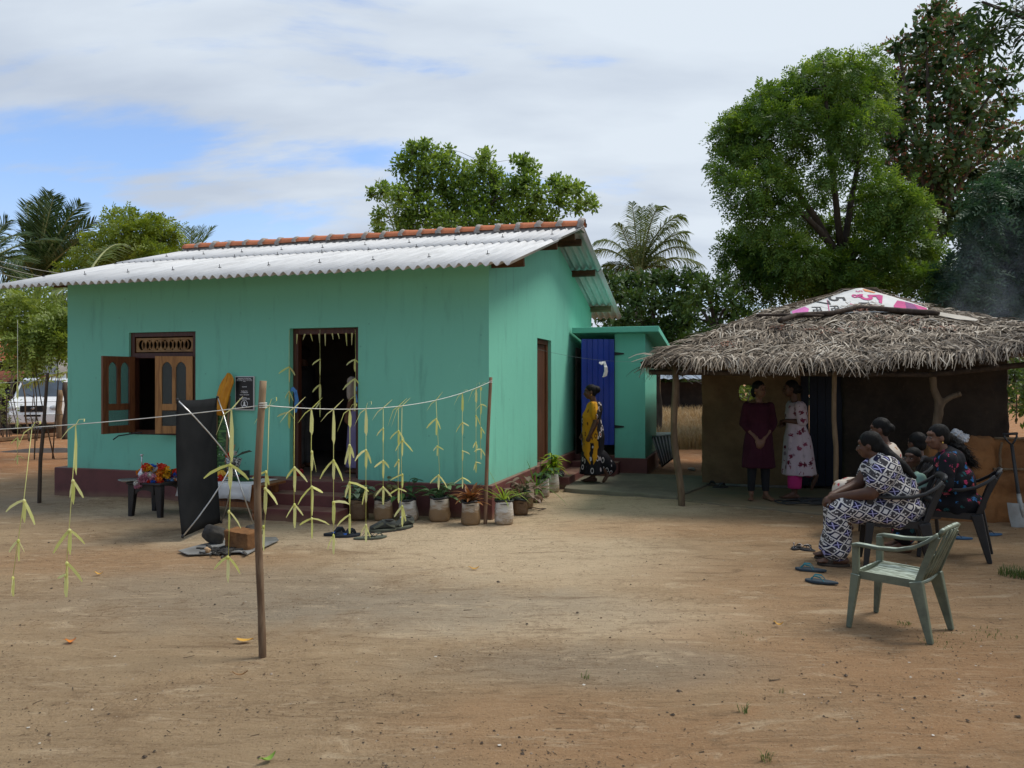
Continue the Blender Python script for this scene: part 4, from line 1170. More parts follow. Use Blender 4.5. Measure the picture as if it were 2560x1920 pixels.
def tassel(parent, z, size, seed, y=0.0, x=0.0, first=True):
    """one folded 'bird': a hanging blade with two wings"""
    rng = random.Random(seed); L = size; yaw = rng.gauss(0, .55)
    def rib(pts, w):
        b = MB(); b.strip(pts, w, side=None, nrm=(0, 1, 0.001)); o = b.build('folded_leaf', M_YLEAF, parent); return o
    ln = L*rng.uniform(.95, 1.25); w = L*.155
    b = MB()
    nrm = Vector((rng.uniform(-.9, .5), -1, 0)).normalized(); sd = Vector((-nrm.y, nrm.x, 0))*-1
    sd = Vector((nrm.y, -nrm.x, 0))
    b.strip([(x, y, z + .006), (x + .002, y - .004, z - ln*.35), (x, y - .004, z - ln*.75), (x, y, z - ln)], [w*.8, w*1.05, w*.95, w*rng.uniform(.1, .6)], side=sd)
    b.build('folded_leaf', M_YLEAF, parent)
    for sg in (-1, 1):
        if rng.random() < .16: continue
        a = rad(min(105, max(14, rng.gauss(47, 20)))); yw_ = yaw + rng.uniform(-.35, .35)
        h_ = Vector((math.cos(yw_), math.sin(yw_), 0))*sg
        d = (h_*math.sin(a) - Vector((0, 0, math.cos(a)))).normalized(); l2 = L*rng.uniform(.55, 1.08)
        p = Vector((x, y - .005, z + .004)); dr = Vector((0, 0, -rng.uniform(.05, .40)*l2))
        s2 = (h_*math.cos(a) + Vector((0, 0, math.sin(a))) + Vector((-h_.y, h_.x, 0))*rng.uniform(-.7, .7))
        b = MB(); b.strip([p, p + d*l2*.35, p + d*l2*.75 + dr*.3, p + d*l2 + dr*.8], [w*.62, w*.80, w*.80, w*.34], side=s2)
        b.build('folded_leaf', M_YLEAF, parent)
    kb = MB(); kb.ell((x, y - .006, z), (w*.45, .010, .012), 8, 6); kb.build('knot', M_YLEAF, parent)
def festoon(top, vs, blade, lab, seed, Y=None, size=.115, lean=.0, bow=True):
    """top: world point where it hangs; vs: photo rows of its birds; blade: length of the flat leaf below the knot"""
    e = empty('palm_leaf_festoon', top, 0, lab, 'festoon', 'palm leaf festoons'); rng = random.Random(seed)
    k = top.y/F_PX
    zs = [-(v - (V0 - (top.z - EYE)/k))*k for v in vs]
    end = zs[-1] - .02
    sway = rng.uniform(-.02, .02)
    b = MB(); b.tube([(0, 0, .0), (sway*.3 + lean*.42, 0, end*.5), (sway*.2 + lean, 0, end)], .0021, 5); b.build('thread', M_YLEAF, e, sm=True)
    if blade:
        w = .023; b = MB(); b.strip([(0, -.004, -.005), (.003, -.006, -blade*.4), (.001, -.006, -blade*.85), (.004, -.004, -blade)], [w*.35, w, w*1.05, w*.1], side=(1, rng.uniform(-.5, .5), 0)); b.build('folded_leaf', M_YLEAF, e)
    if bow:
        b = MB(); a = rng.uniform(-.6, .8); c = Vector((.05*math.cos(a), 0, .03 + .04*abs(math.sin(a))))
        if rng.random() < .6: b.strip([(0,0,0), c*.6 + Vector((-.012,0,.01)), c, c*.7 + Vector((.014,0,-.006)), (0.004,-.004,0)], .009, side=(.2, 1, 0.2))
        else: b.strip([(0,0,0), c*.7, c*1.5], [.010, .010, .003], side=(.3, .8, -.3))
        b.strip([(0,-.003,0), (-.04, -.01, -.03), (-.085, -.015, -.085 - rng.uniform(0, .09))], [.007, .006, .001], side=(.6, .3, -.6))
        b.build('bow', M_YLEAF, e)
    for i, z in enumerate(zs): tassel(e, z, size*rng.uniform(.80, 1.18), seed*17 + i, 0, sway*.3*math.sin(3*z) + lean*(z/end)**1.2)
    return e
FS = [  # column, cord, rows, blade, label
 (80, 'left', [1252,1352,1445], .0, 'palm leaf festoon at far left of the front cord, longest and thinnest, plain long stem'),
 (190, 'left', [1202,1326,1408,1438], .30, 'palm leaf festoon hanging left in front of the red plinth end'),
 (579, 'left', [1163,1279,1393], .31, 'palm leaf festoon hanging in front of the hearth stones and black banner stand'),
 (673, 'right', [1180,1222,1317], .0, 'palm leaf festoon first to the right of the foreground pole'),
 (736, 'right', [1170,1262], .0, 'thin palm leaf festoon with long narrow strip at the left door jamb'),
 (779, 'right', [1130,1218,1297], .17, 'palm leaf festoon in the left half of the front doorway'),
 (834, 'right', [1152,1256,1339], .24, 'palm leaf festoon hanging at the middle of the front doorway'),
 (874.5, 'right', [1114,1207,1288], .13, 'palm leaf festoon hanging inside the right edge of the doorway'),
 (915, 'right', [1126,1221,1313], .20, 'palm leaf festoon just right of the doorway over the grey green leaf pot'),
 (958, 'right', [1072,1153,1219], .0, 'palm leaf festoon over the mottled leaf pot'),
 (996, 'right', [1078,1151,1223], .0, 'left one of the two overlapping palm leaf festoons'),
 (1005, 'right', [1101,1187,1266], .0, 'right one of the two overlapping palm leaf festoons, reaching the shoes'),
 (1090, 'right', [1048,1116,1189], .0, 'palm leaf festoon with one sided wings over the pale leaf pot'),
 (1156, 'right', [1057,1128,1195], .19, 'palm leaf festoon with swept wing over the red brown plant'),
 (1190, 'right', [1040,1106,1156], .16, 'short palm leaf festoon second from the corner pole'),
 (1202, 'right', [1012,1070,1124], .05, 'short palm leaf festoon nearest the corner pole')]
for i, (u, k, vs, bl, lab) in enumerate(FS):
    p = on_cord(u, k)
    festoon(p, vs, bl, lab, i + 3, size=.125 if p.y < 6.3 else .105, lean={80: -.115, 190: -.06, 579: -.02, 673: -.03, 1090: .03}.get(u, 0))
b = MB()
# back cord at the left and its two festoons
q0, q1 = at(108, 1035, 9.82), Vector((-8.2, 8.0, 1.45))
SEG['back'] = (at(118, 950, 9.84), Vector((-7.6, 7.4, 1.50)), .03)
cord(*SEG['back'], lab='thin cord from the dark stick to beyond the left edge', r=.002)
festoon(on_cord(44, 'back'), [1046,1095,1140], .22, 'small palm leaf festoon hanging before the white van', 40, size=.12)
# festoons of the front doorway
for i, (u, vs, lab) in enumerate(((723, [918,979,1031], 'palm leaf festoon hanging on the left jamb of the front door'), (800, [899,963,1006], 'palm leaf festoon hanging in the middle of the door opening from the lintel'), (888, [900,948,991], 'palm leaf festoon hanging down the right jamb of the front door'))):
    q = on_y(u, 824, -.03); festoon(HW(q.x, q.y, q.z), vs, 0, lab, 60 + i, size=.17, bow=False)
b = MB(); rng = random.Random(3)
for i in range(9):                                       # short trimmed leaves along the lintel
    x = DX0 + .10 + i*.095 + rng.uniform(-.02, .02)
    b = MB(); L = rng.uniform(.07, .17); b.strip([(x, .03, DZ - .07), (x + rng.uniform(-.03, .03), .03, DZ - .07 - L)], [.022, .006], side=(1, rng.uniform(-.4, .4), 0)); o = b.build('lintel_leaf', M_YLEAF, house)
M_RIBBON = simple('blue_ribbon', (0.06,0.22,0.50), (0.05,0.17,0.40), 6, .4)
q = on_y(733, 975, -.02)
b = MB(); b.strip([(q.x - .03, -.03, q.z), (q.x + .015, -.05, q.z + .015), (q.x + .045, -.04, q.z - .02)], .055, side=(0,.4,1)); b.strip([(q.x + .04, -.035, q.z + .0), (q.x + .06, -.035, q.z - .13), (q.x + .035, -.03, q.z - .28)], [.04,.05,.04], side=(1,.3,0))
o = b.build('ribbon', M_RIBBON); o.location = H_ORG; o.rotation_euler = (0,0,-H_TH); tag(o, 'cut blue ribbon tied to the left door jamb', 'ribbon')
q = on_y(888, 973, -.02); b = MB(); b.strip([(q.x, -.02, q.z + .02), (q.x + .03, -.03, q.z), (q.x + .02, -.02, q.z - .02)], .05, side=(0,.3,1)); b.strip([(q.x, -.02, q.z - .06), (q.x + .02, -.02, q.z - .16)], .03, side=(1,.2,0))
o = b.build('ribbon', M_RIBBON); o.location = H_ORG; o.rotation_euler = (0,0,-H_TH); tag(o, 'short end of blue ribbon tied to the right door jamb', 'ribbon')
# clothes line between side door and hut
c0, c1 = on_x(1342, 872, .02), UW(-.30, -.2, 1.83); c0 = HW(c0.x, c0.y, c0.z)
cord(c0, c1, .06, r=.0018, lab='thin wire strung from the side door to the hut roof', mat=simple('dull_wire', (0.20,0.22,0.24), (0.15,0.16,0.18)))
p = at(1508, 909, (c0.lerp(c1, .55)).y)
b = MB(); b.strip([(-.055,0,.01),(-.02,-.012,.0),(.0,0,.012),(.025,-.01,.005),(.03,0,-.02)], [.02,.05,.03,.045,.02], side=(.1,.5,1))
b.strip([(.015,-.005,.0),(.03,-.02,-.05),(.035,-.01,-.10),(.02,0,-.16),(-.005,.0,-.175)], [.03,.045,.05,.055,.02], side=(1,.4,0))
o = b.build('knotted_cloth', simple('white_cloth', (0.74,0.74,0.72), (0.6,0.6,0.58), 9, .85, .2, .3, 40)); so = o.modifiers.new('t','SOLIDIFY'); so.thickness = .01; o.location = p; tag(o, 'white rag knotted on the wire in front of the blue door', 'cloth')

# ------------------------------------------------------------------ plaque by the door
q0, q1 = on_y(591, 940.5, 0), on_y(638, 1026, 0)
pw, ph = q1.x - q0.x, q0.z - q1.z
plq = empty('plaque', HW((q0.x + q1.x)/2, -.004, (q0.z + q1.z)/2), -H_TH, 'black dedication plaque with white writing fixed to the turquoise front wall', 'plaque')
b = MB(); b.box(-pw/2, pw/2, -.022, 0, -ph/2, ph/2); b.build('slab', simple('grey_edge', (0.55,0.56,0.55), (0.5,0.5,0.5)), plq, bevel=.003)
b = MB(); b.box(-pw/2 + .012, pw/2 - .012, -.024, -.0225, -ph/2 + .014, ph/2 - .012); b.build('black_face', simple('black_granite', (0.008,0.008,0.010), (0.014,0.014,0.016), 30, .35, .4), plq)
M_WHT = simple('engraved_white', (0.8,0.8,0.8), (0.72,0.72,0.72))
lines = [('Construction of a New House', .455-.02, .016), ('with Drinking Water & Toilet Facilities', .392, .0145), ('Founder', .345, .010), ('Sponsored by', .19, .013), ('Beneficiary Name', .065, .013), ('V. Thilakavani', .02, .019), ('Opened on 27th July 2024', -.045, .013), ('Implemented by', -.125, .010), ('VANNI HOPE', -.165, .026)]
for s, zf, sz in lines:
    Mx = Matrix.Translation((0, -.0245, zf*ph)) @ Matrix.Rotation(rad(90), 4, 'X')
    text_mesh(s, sz, M_WHT, 'lettering', plq, Mx, .0004, .0004)
b = MB(); b.tube([(.047*math.cos(a), -.0255, -.31*ph + .047*math.sin(a)) for a in np.linspace(0, 2*math.pi, 25)], .003, 5, cap=False)
b.build('emblem_ring', M_WHT, plq)
b = MB(); b.prism([(-.03,-.31*ph-.028),(.03,-.31*ph-.028),(.012,-.31*ph-.005),(.012,-.31*ph+.02),(0,-.31*ph+.036),(-.012,-.31*ph+.02),(-.012,-.31*ph-.005)], 'y', -.0262, -.0246); b.build('emblem', M_WHT, plq)
b = MB()
for x0, x1, z0, z1 in ((-pw*.42, pw*.42, .475, .478), (-pw*.42, pw*.42, .362, .365)): b.box(x0, x1, -.0252, -.0246, z0*ph, z1*ph)
b.build('border_line', M_WHT, plq)

# ------------------------------------------------------------------ X banner stand seen from behind
M_BLKCLOTH = simple('black_fabric', (0.010,0.011,0.013), (0.016,0.017,0.019), 4, .85, .15, .1, 80)
xb = empty('banner_stand', (0,0,0), 0, 'black back of a tall display banner on a silver X frame stand', 'banner stand')
cTL, cTR, cBL, cBR = at(441.6, 1000, 7.58), at(542, 994, 8.33), G(454.6, 1352), G(551, 1314)
cBL.z = cBR.z = .03
V = []; nx, nz = 6, 16
for i in range(nx + 1):
    for j in range(nz + 1):
        a, c = i/nx, j/nz
        p = cBL.lerp(cBR, a).lerp(cTL.lerp(cTR, a), c); nrm = Vector((1, -.1, 0))
        p -= nrm*(.03*math.sin(math.pi*c)*(1 - .3*a)); p.z -= .012*math.sin(math.pi*a)*(1 if c > .5 else -1)*(abs(c - .5)*2)**4
        V.append(p)
b = MB(); b.add(V, [(i*(nz+1)+j, i*(nz+1)+j+1, (i+1)*(nz+1)+j+1, (i+1)*(nz+1)+j) for i in range(nx) for j in range(nz)])
o = b.build('banner_sheet', M_BLKCLOTH, xb, sm=True); so = o.modifiers.new('t','SOLIDIFY'); so.thickness = .003
hub = at(582, 1159, 7.93)
for c, e in ((cTL, 0), (cTR, 0), (cBL, .012), (cBR, .012)):
    b = MB(); d = c + Vector((.008, 0, e)); mid = d.lerp(hub, .5) + Vector((.03, 0, .0)); b.tube([d, d.lerp(mid, .5) + Vector((.008,0,0)), mid, mid.lerp(hub, .5) + Vector((.008,0,0)), hub], .0075, 8); b.build('rod', M_STEEL, xb, sm=True)
    b = MB(); b.ell(d, (.016, .016, .020), 8, 6); b.build('corner_cap', M_BLACKIRON, xb)
foot = G(640, 1327)
b = MB(); b.tube([hub, foot], .0075, 8); b.build('leg', M_STEEL, xb, sm=True)
b = MB(); b.ell(foot + Vector((0,0,.012)), (.018,.018,.022), 8, 6); b.build('foot', M_BLACKIRON, xb)
b = MB(); b.ell(hub, (.03,.03,.035), 10, 8); b.build('hub', M_BLACKIRON, xb)

# ------------------------------------------------------------------ little black plastic table with garlands
M_BLKPL = simple('black_plastic', (0.014,0.012,0.012), (0.022,0.019,0.018), 5, .45, .4, .25, 70, .004)
def rattan():
    t = NT('black_rattan_plastic'); c = t.n.new('ShaderNodeTexBrick')
    t.l.new(t.mapping(scale=(1,1,1), rot=(rad(90),0,0)), c.inputs['Vector']); c.inputs['Scale'].default_value = 22; c.inputs['Mortar Size'].default_value = .06
    t.bump(c.outputs['Fac'], .5, -.006); return t.done((0.013,0.011,0.011), .42, .4)
M_RATTAN = rattan()
tb0 = Vector((-4.50, 8.95, 0)); tbl = empty('stool_table', tb0, -H_TH, 'low black rattan pattern plastic table with flower garlands on top', 'table')
TW, TD, THH = .46, .42, .405
b = MB(); b.box(-.02, TW + .02, -.02, TD + .02, THH - .03, THH); b.build('tabletop', M_BLKPL, tbl, bevel=.012)
for x, y, sx, sy in ((0,0,1,1), (TW,0,-1,1), (0,TD,1,-1), (TW,TD,-1,-1)):
    b = MB(); b.bar((x + sx*.042, y + sy*.03, THH - .031), (x + sx*.022, y + sy*.022, 0), .105, .06, up=(0,1,0), w1=.055, h1=.05); b.build('leg', M_RATTAN, tbl, bevel=.008)
b = MB()
for y in (.0, TD - .02):
    n = 10; poly = [(.10, THH - .031), (TW - .10, THH - .031)] + [(TW/2 + (TW/2 - .10)*math.cos(a), THH - .09 + .0 - .05*abs(math.cos(a))**3) for a in np.linspace(0, math.pi, n)]
    b = MB(); b.prism(poly, 'y', y, y + .02); b.build('apron', M_RATTAN, tbl, fix=True)
b = MB(); b.lathe([(.0,0),(.10,.0),(.135,.018),(.138,.021),(.10,.006),(.0,.006)], (0,0,0), 24); o = b.build('tray', M_STEEL, sm=True); o.location = tb0 + Vector((.0, .06, THH + .003)); tag(o, 'round steel tray at the left end of the low black table', 'tray')
b = MB(); b.lathe([(.0,0),(.045,.0),(.05,.01),(.028,.03),(.040,.055),(.044,.075),(.030,.10),(.014,.12),(.012,.14),(.0,.142)], (0,0,0), 16); o = b.build('sprinkler_body', M_STEEL, sm=True)
lp = empty('rosewater_sprinkler', tb0 + Vector((.11, .10, THH + .010)), 0, 'silver long necked rosewater sprinkler on the steel tray', 'sprinkler'); o.parent = lp
b = MB(); b.tube([(0,0,.135),(0,0,.29)], .0085, 8); b.lathe([(.018,.288),(.024,.295),(.018,.302),(.004,.306)], (0,0,0), 10); b.build('neck', M_STEEL, lp, sm=True)
def petalmat(name, c):
    t = NT(name); i = t.island(); return t.done(t.hsv(c + (1,) if False else t.mix(i, c, tuple(x*.62 for x in c)), val=1.0), .6, .3)
PET = {k: petalmat(k + '_petals', c) for k, c in dict(yellow=(.72,.36,.01), orange=(.78,.22,.01), red=(.70,.045,.015), blue=(.03,.14,.60), purple=(.15,.012,.10), pink=(.55,.22,.30), white=(.62,.60,.56), lblue=(.16,.33,.60), green=(.06,.16,.05)).items()}
def pompom(b_r, seed, n=46):
    rng = random.Random(seed); m = MB()
    m.ell((0,0,0), (b_r*.62,)*3, 8, 6)
    for i in range(n):
        z = rng.uniform(-.7, 1); a = rng.uniform(0, 6.283); r = math.sqrt(max(0, 1 - z*z)); d = Vector((r*math.cos(a), r*math.sin(a), z))
        e = d.cross(Vector((rng.uniform(-1,1), rng.uniform(-1,1), rng.uniform(-1,1)))).normalized(); w = b_r*.26
        p0 = d*b_r*.5; p1 = d*b_r*rng.uniform(.92, 1.12)
        m.add([p0 - e*w*.5, p0 + e*w*.5, p1 + e*w, p1 - e*w + d.cross(e)*w*.5], [(0,1,2,3)])
    return m
flw = {}
def garland(label, items, base):
    e = empty('flower_garland', base, 0, label, 'garland', 'flower garlands'); 
    for i, (x, y, z, r, col) in enumerate(items):
        key = (col, i % 2)
        if key not in flw:
            o = pompom(.05, hash(col) % 97 + i % 2).build('flower', PET[col], e); flw[key] = o.data
        else: o = link('flower', flw[key], e)
        o.location = (x, y, z); o.scale = (r/.05,)*3; o.rotation_euler = (random.uniform(-.4,.4), random.uniform(-.4,.4), random.uniform(0,6))
B = tb0 + Vector((0, 0, THH))
def pq(u, v, Y): p = at(u, v, Y) - B; return p.x, p.y, p.z
L1 = [(366,1168,'red'),(352,1181,'orange'),(362,1175,'yellow'),(371,1172,'yellow'),(380,1170,'blue'),(398,1168,'red'),(407,1170,'red'),(388,1177,'white'),(376,1183,'green'),(402,1182,'orange'),(394,1187,'orange'),(410,1185,'orange'),(416,1176,'yellow'),(406,1193,'purple'),(412,1192,'purple'),(418,1190,'yellow'),(356,1186,'red'),(386,1184,'lblue')]
garland('bright yellow, orange and red flower garland heaped on the low black table', [(*pq(u, v, 9.02 + .10*((i*7) % 3)), .052, c) for i, (u, v, c) in enumerate(L1)], B)
L2 = [(366,1190,'pink'),(358,1195,'pink'),(353,1201,'pink'),(348,1206,'white'),(349,1212,'pink'),(343,1209,'white'),(361,1203,'pink'),(370,1198,'pink'),(381,1194,'pink'),(374,1190,'white'),(376,1203,'red'),(387,1203,'blue'),(396,1200,'orange'),(391,1206,'blue'),(399,1205,'red'),(345,1216,'pink'),(384,1198,'pink')]
garland('pink and white flower garland drooping over the front edge of the black table', [(*pq(u, v, 8.90), .043, c) for u, v, c in L2], B)
L3 = [(424,1186,'pink'),(430,1181,'green'),(440,1180,'red'),(436,1190,'purple'),(428,1192,'purple'),(444,1186,'blue'),(424,1198,'lblue'),(432,1199,'lblue'),(441,1195,'white'),(449,1182,'red'),(452,1192,'purple'),(446,1199,'orange')]
garland('purple, blue and white flower garland at the right end of the black table', [(*pq(u, v, 9.05), .045, c) for u, v, c in L3], B)

# ------------------------------------------------------------------ low wooden table under a white cloth
wt0 = Vector((-3.92, 8.98, 0)); wt = empty('wooden_table', wt0, -H_TH, 'low brown wooden table with turned feet under the white cloth', 'table')
WL, WD, WZ = 1.12, .50, .40
M_ORWOOD = teakmat('orange_wood', (0.24,0.095,0.032), (0.14,0.05,0.018))
b = MB(); b.box(0, WL, 0, WD, WZ - .03, WZ); b.build('tabletop', M_ORWOOD, wt, bevel=.005)
for x in (.05, WL - .12):
    for y in (.05, WD - .05):
        b = MB(); b.lathe([(.030,0),(.038,.02),(.040,.05),(.026,.08),(.034,.11),(.030,.125)], (x,y,0), 12); b.box(x - .032, x + .032, y - .032, y + .032, .12, WZ - .03); b.build('leg', M_ORWOOD, wt, bevel=.003)
for y in (.05, WD - .05):
    b = MB(); b.box(.082, WL - .152, y - .016, y + .016, .135, .20); b.build('rail', M_ORWOOD, wt, bevel=.003)
b = MB(); nx, ny = 40, 16; V = []
prof = [(-.012, -.16), (-.014, -.10), (-.012, -.04), (-.004, .006)] + [(y, .010) for y in np.linspace(.03, WD + .01, ny - 3)]
for i in range(nx + 1):
    x = -.02 + (WL - .10)*i/nx
    for j, (y, z) in enumerate(prof):
        w = .010*math.sin(x*23 + j) if j < 3 else .003*fbm(x*6, y*6, 0, 2)
        zz = z + (.015*fbm(x*4, 3, 0, 2) if j == 0 else 0) - (.05*max(0, x - .75)**2*6 if j < 3 else 0)
        V.append((x, y + w - (.02 if j == 0 else 0), WZ + zz + (.0 if x < .95 else 0)))
m = len(prof); b.add(V, [(i*m+j, (i+1)*m+j, (i+1)*m+j+1, i*m+j+1) for i in range(nx) for j in range(m - 1)])
o = b.build('tablecloth', simple('white_cotton', (0.62,0.62,0.61), (0.52,0.52,0.51), 6, .9, .15, .3, 120), sm=True); so = o.modifiers.new('t','SOLIDIFY'); so.thickness = .004
o.location = wt0; o.rotation_euler = (0,0,-H_TH); tag(o, 'white cotton cloth with fringed edge spread over the low wooden table', 'tablecloth')
T = Vector((0,0,WZ + .014))
def on_table(u, v, Y): p = at(u, v, Y); return p
# bananas
M_BAN = simple('ripe_banana', (0.62,0.36,0.03), (0.48,0.25,0.03), 9, .5)
bn = empty('banana_bunch', on_table(556, 1188, 9.05), 0, 'bunch of yellow bananas on the white cloth', 'bananas')
for i in range(7):
    a = -.9 + i*.28; b = MB(); b.tube([(.02*math.sin(a)*k + .05*math.sin(a)*math.sin(k*.5), -.03*math.cos(a) - .012*k + (i % 2)*.03, .06 - .032*k + .004*k*k) for k in range(5)], [.008,.017,.020,.017,.006], 8); b.build('banana', M_BAN, bn, sm=True)
o = pompom(.045, 5).build('flower', PET['red']); o.location = on_table(551, 1196, 8.98); tag(o, 'red flower at the edge of the white cloth beside the bananas', 'flower')
b = MB(); V = []; n = 14
for i in range(n + 1):
    t = i/n; w = .11*math.sin(math.pi*min(1, t*1.05 + .02))**.6
    for j in (-1, 0, 1): V.append((t*.46, j*w, .004 + .010*(1 - abs(j)) + .012*math.sin(t*7)))
b.add(V, [(i*3+j, (i+1)*3+j, (i+1)*3+j+1, i*3+j+1) for i in range(n) for j in range(2)]); o = b.build('banana_leaf', leafmat('banana_leaf', ((.015,.05,.016),(.025,.075,.022),(.04,.10,.03)), .2), sm=True)
o.location = wt0 + Vector((.52,.10,WZ + .022)); o.rotation_euler = (0,0,-H_TH + .1); tag(o, 'dark green banana leaf laid on the right end of the white cloth', 'leaf')
# black and white printed paper bag with a spray of flowers
def newsprint():
    t = NT('black_and_white_print'); n = t.noise(28, t.mapping(scale=(1,1,2.2)), detail=6, rough=.75); return t.done(t.ramp(n, [(.46, (.55,.55,.52)), (.52, (.02,.02,.022))], 'LINEAR'), .5)
bg = empty('wrapped_bouquet', wt0 + Vector((.55,.20,WZ + .012)), 0, 'bouquet in black and white printed wrap with red flowers on the white cloth', 'bouquet')
b = MB(); b.lathe([(.025,0),(.05,.05),(.075,.15),(.095,.25),(.07,.255),(.0,.25)], (0,0,0), 14); o = b.build('wrap', newsprint(), bg, sm=True); o.rotation_euler = (0, rad(6), 0)
b = MB(); b.prism([(-.09,.20),(.0,.24),(.045,.42),(-.01,.36)], 'y', -.01, .0); b.build('paper_fold', simple('kraft_paper', (0.42,0.27,0.15), (0.35,0.22,0.12)), bg)
for x, z, c in ((.0,.30,'red'), (.04,.31,'white'), (-.03,.27,'red')):
    o = pompom(.035, 3).build('flower', PET[c], bg); o.location = (x, -.03, z)
b = MB(); b.strip([(.05,-.02,.26),(.13,-.03,.31),(.22,-.04,.335),(.26,-.04,.33)], [.01,.035,.03,.002], side=(.2,.3,1)); b.strip([(.05,-.02,.28),(.10,-.03,.38)], [.012,.003], side=(1,.3,0)); b.build('leaf', leafmat('dark_leaf', ((.02,.03,.015),(.035,.045,.02),(.05,.06,.03)), .1), bg)
b = MB(); b.box(-.05,.05,-.03,.03,0,.10); o = b.build('dark_box', M_BLACKIRON, None, bevel=.006); o.location = wt0 + Vector((.70,.22,WZ + .012)); tag(o, 'small dark box behind the bouquet on the white cloth', 'box')
# framed print leaning on the wall with an orange cloth thrown over its top
fp0 = on_y(560, 1170, -.20); fr = empty('leaning_frame', HW(fp0.x, -.17, .42), -H_TH, 'tall bamboo framed leafy print leaning on the wall behind the banner stand', 'frame')
tp_ = on_y(576, 942, -.03); dx = (tp_.x - fp0.x); dz = tp_.z - .42
def frp(s, w): return Vector((dx*s + w, .13*s, dz*s))
def printmat():
    t = NT('leafy_print'); z = t.sep()[2]; n = t.noise(11, t.mapping(scale=(1,1,5)), detail=6); v = t.vor(26)
    col = t.mix(t.mr(n, .4, .65), (.015,.05,.012), (.10,.22,.05)); col = t.mix(t.math('MULTIPLY', t.mr(v, .16, .10), t.mr(z, .45, .20)), col, (.75,.75,.72)); return t.done(col, .4)
b = MB(); b.add([frp(0,-.16) + Vector((0,.012,0)), frp(0,.0) + Vector((0,.012,0)), frp(.80,.0) + Vector((0,.012,0)), frp(.80,-.16) + Vector((0,.012,0))], [(0,1,2,3)]); o = b.build('print', printmat(), fr); so = o.modifiers.new('t','SOLIDIFY'); so.thickness = .01
for w in (-.17, .005):
    b = MB(); b.tube([frp(0,w), frp(.4,w), frp(.80,w)], .017, 8); b.build('bamboo_pole', M_POLE2, fr, sm=True)
b = MB(); V = []; m = 12
OL = [(573,933),(566,940),(558,950),(551,964),(546,980),(542,998),(540,1016),(539,1036)]; OR = [(576,933),(581,938),(585,947),(585,956),(579,972),(573,992),(567,1014),(562,1040)]; n = len(OL) - 1
for i in range(n + 1):
    q0, q1 = on_y(*OL[i], -.06 - .012*i), on_y(*OR[i], -.05 - .012*i); q0.y -= 0; o0 = HL(fr.location)
    for j in range(m + 1):
        p = q0.lerp(q1, j/m) - Vector((o0.x, o0.y, o0.z)); p.y -= .018*math.sin(j*1.75 + i*.25)*(1 - .5*i/n) + .035*math.sin(math.pi*j/m); V.append(p)
b.add(V, [(i*(m+1)+j, i*(m+1)+j+1, (i+1)*(m+1)+j+1, (i+1)*(m+1)+j) for i in range(n) for j in range(m)])
o = b.build('orange_cloth', simple('orange_silk', (0.66,0.30,0.020), (0.52,0.21,0.014), 8, .5, .3), sm=True); so = o.modifiers.new('t','SOLIDIFY'); so.thickness = .006
o.location = fr.location; o.rotation_euler = fr.rotation_euler; tag(o, 'orange cloth draped over the top of the leaning frame', 'cloth')

# ------------------------------------------------------------------ hearth: stones on an old metal sheet
def rock(name, c, r, seed, mat, sq=(1,1,1), lab='', grp=None, ry=0.0, edge=.16):
    bm = bmesh.new(); bmesh.ops.create_icosphere(bm, subdivisions=4, radius=1.0); rng = random.Random(seed)
    cuts = [Vector((rng.gauss(0,1), rng.gauss(0,1), rng.gauss(0,1))).normalized() for _ in range(11)]; off = [rng.uniform(.62, .86) for _ in cuts]
    for v in bm.verts:
        for cdir, k in zip(cuts, off):
            d = v.co.dot(cdir)
            if d > k: v.co -= cdir*(d - k)*.93
        v.co += v.co.normalized()*(edge*.5*mnoise.noise(v.co*1.7 + Vector((seed,0,0))) + .03*mnoise.noise(v.co*7))
        v.co = Vector((v.co.x*r*sq[0], v.co.y*r*sq[1], v.co.z*r*sq[2]))
    me = bpy.data.meshes.new(name); bm.to_mesh(me); bm.free(); smooth(me); me.materials.append(mat)
    o = bpy.data.objects.new(name, me); COL.objects.link(o); o.location = c; o.rotation_euler = (0, ry, rng.uniform(-.6, .6))
    if lab: tag(o, lab, 'stone', grp)
    return o
M_CHAR = simple('charred_stone', (0.020,0.019,0.018), (0.075,0.068,0.058), 8, .8, .25, .6, 22, .02)
M_BRICKS = mudmat('scorched_brick', (0.215,0.105,0.045), (0.135,0.070,0.034), (0.06,0.035,0.02), 9)
M_TIN = simple('grey_tin_sheet', (0.28,0.28,0.27), (0.16,0.155,0.145), 6, .6, .35, .2, 20, metal=.3)
pix = [(446,1378),(500,1363),(560,1352),(640,1345),(690,1344),(697,1352),(660,1369),(640,1375),(616,1388),(600,1381),(520,1386),(470,1388)]
V = [G(u, v, .018 + .006*math.sin(i*2.3)) for i, (u, v) in enumerate(pix)]; c = sum(V, Vector())/len(V)
b = MB(); b.add(V + [c + Vector((0,0,.004))], [(i, (i+1) % len(V), len(V)) for i in range(len(V))]); o = b.build('metal_sheet', M_TIN, fix=True); so = o.modifiers.new('t','SOLIDIFY'); so.thickness = .008; so.offset = 1
tag(o, 'crumpled grey metal sheet on the ground under the hearth stones', 'metal sheet')
rock('hearth_stone', G(532, 1362, .02) + Vector((0,.03,.085)), .125, 3, M_CHAR, (1.0,.8,.92), 'tall charred black stone at the left of the cooking hearth', 'hearth stones', .35)
rock('hearth_stone', G(624, 1352, .02) + Vector((0,.06,.07)), .115, 8, M_CHAR, (1.05,.8,.75), 'charred black stone at the back right of the hearth', 'hearth stones', -.2)
b = MB(); b.box(-.135, .135, -.085, .085, -.085, .085)
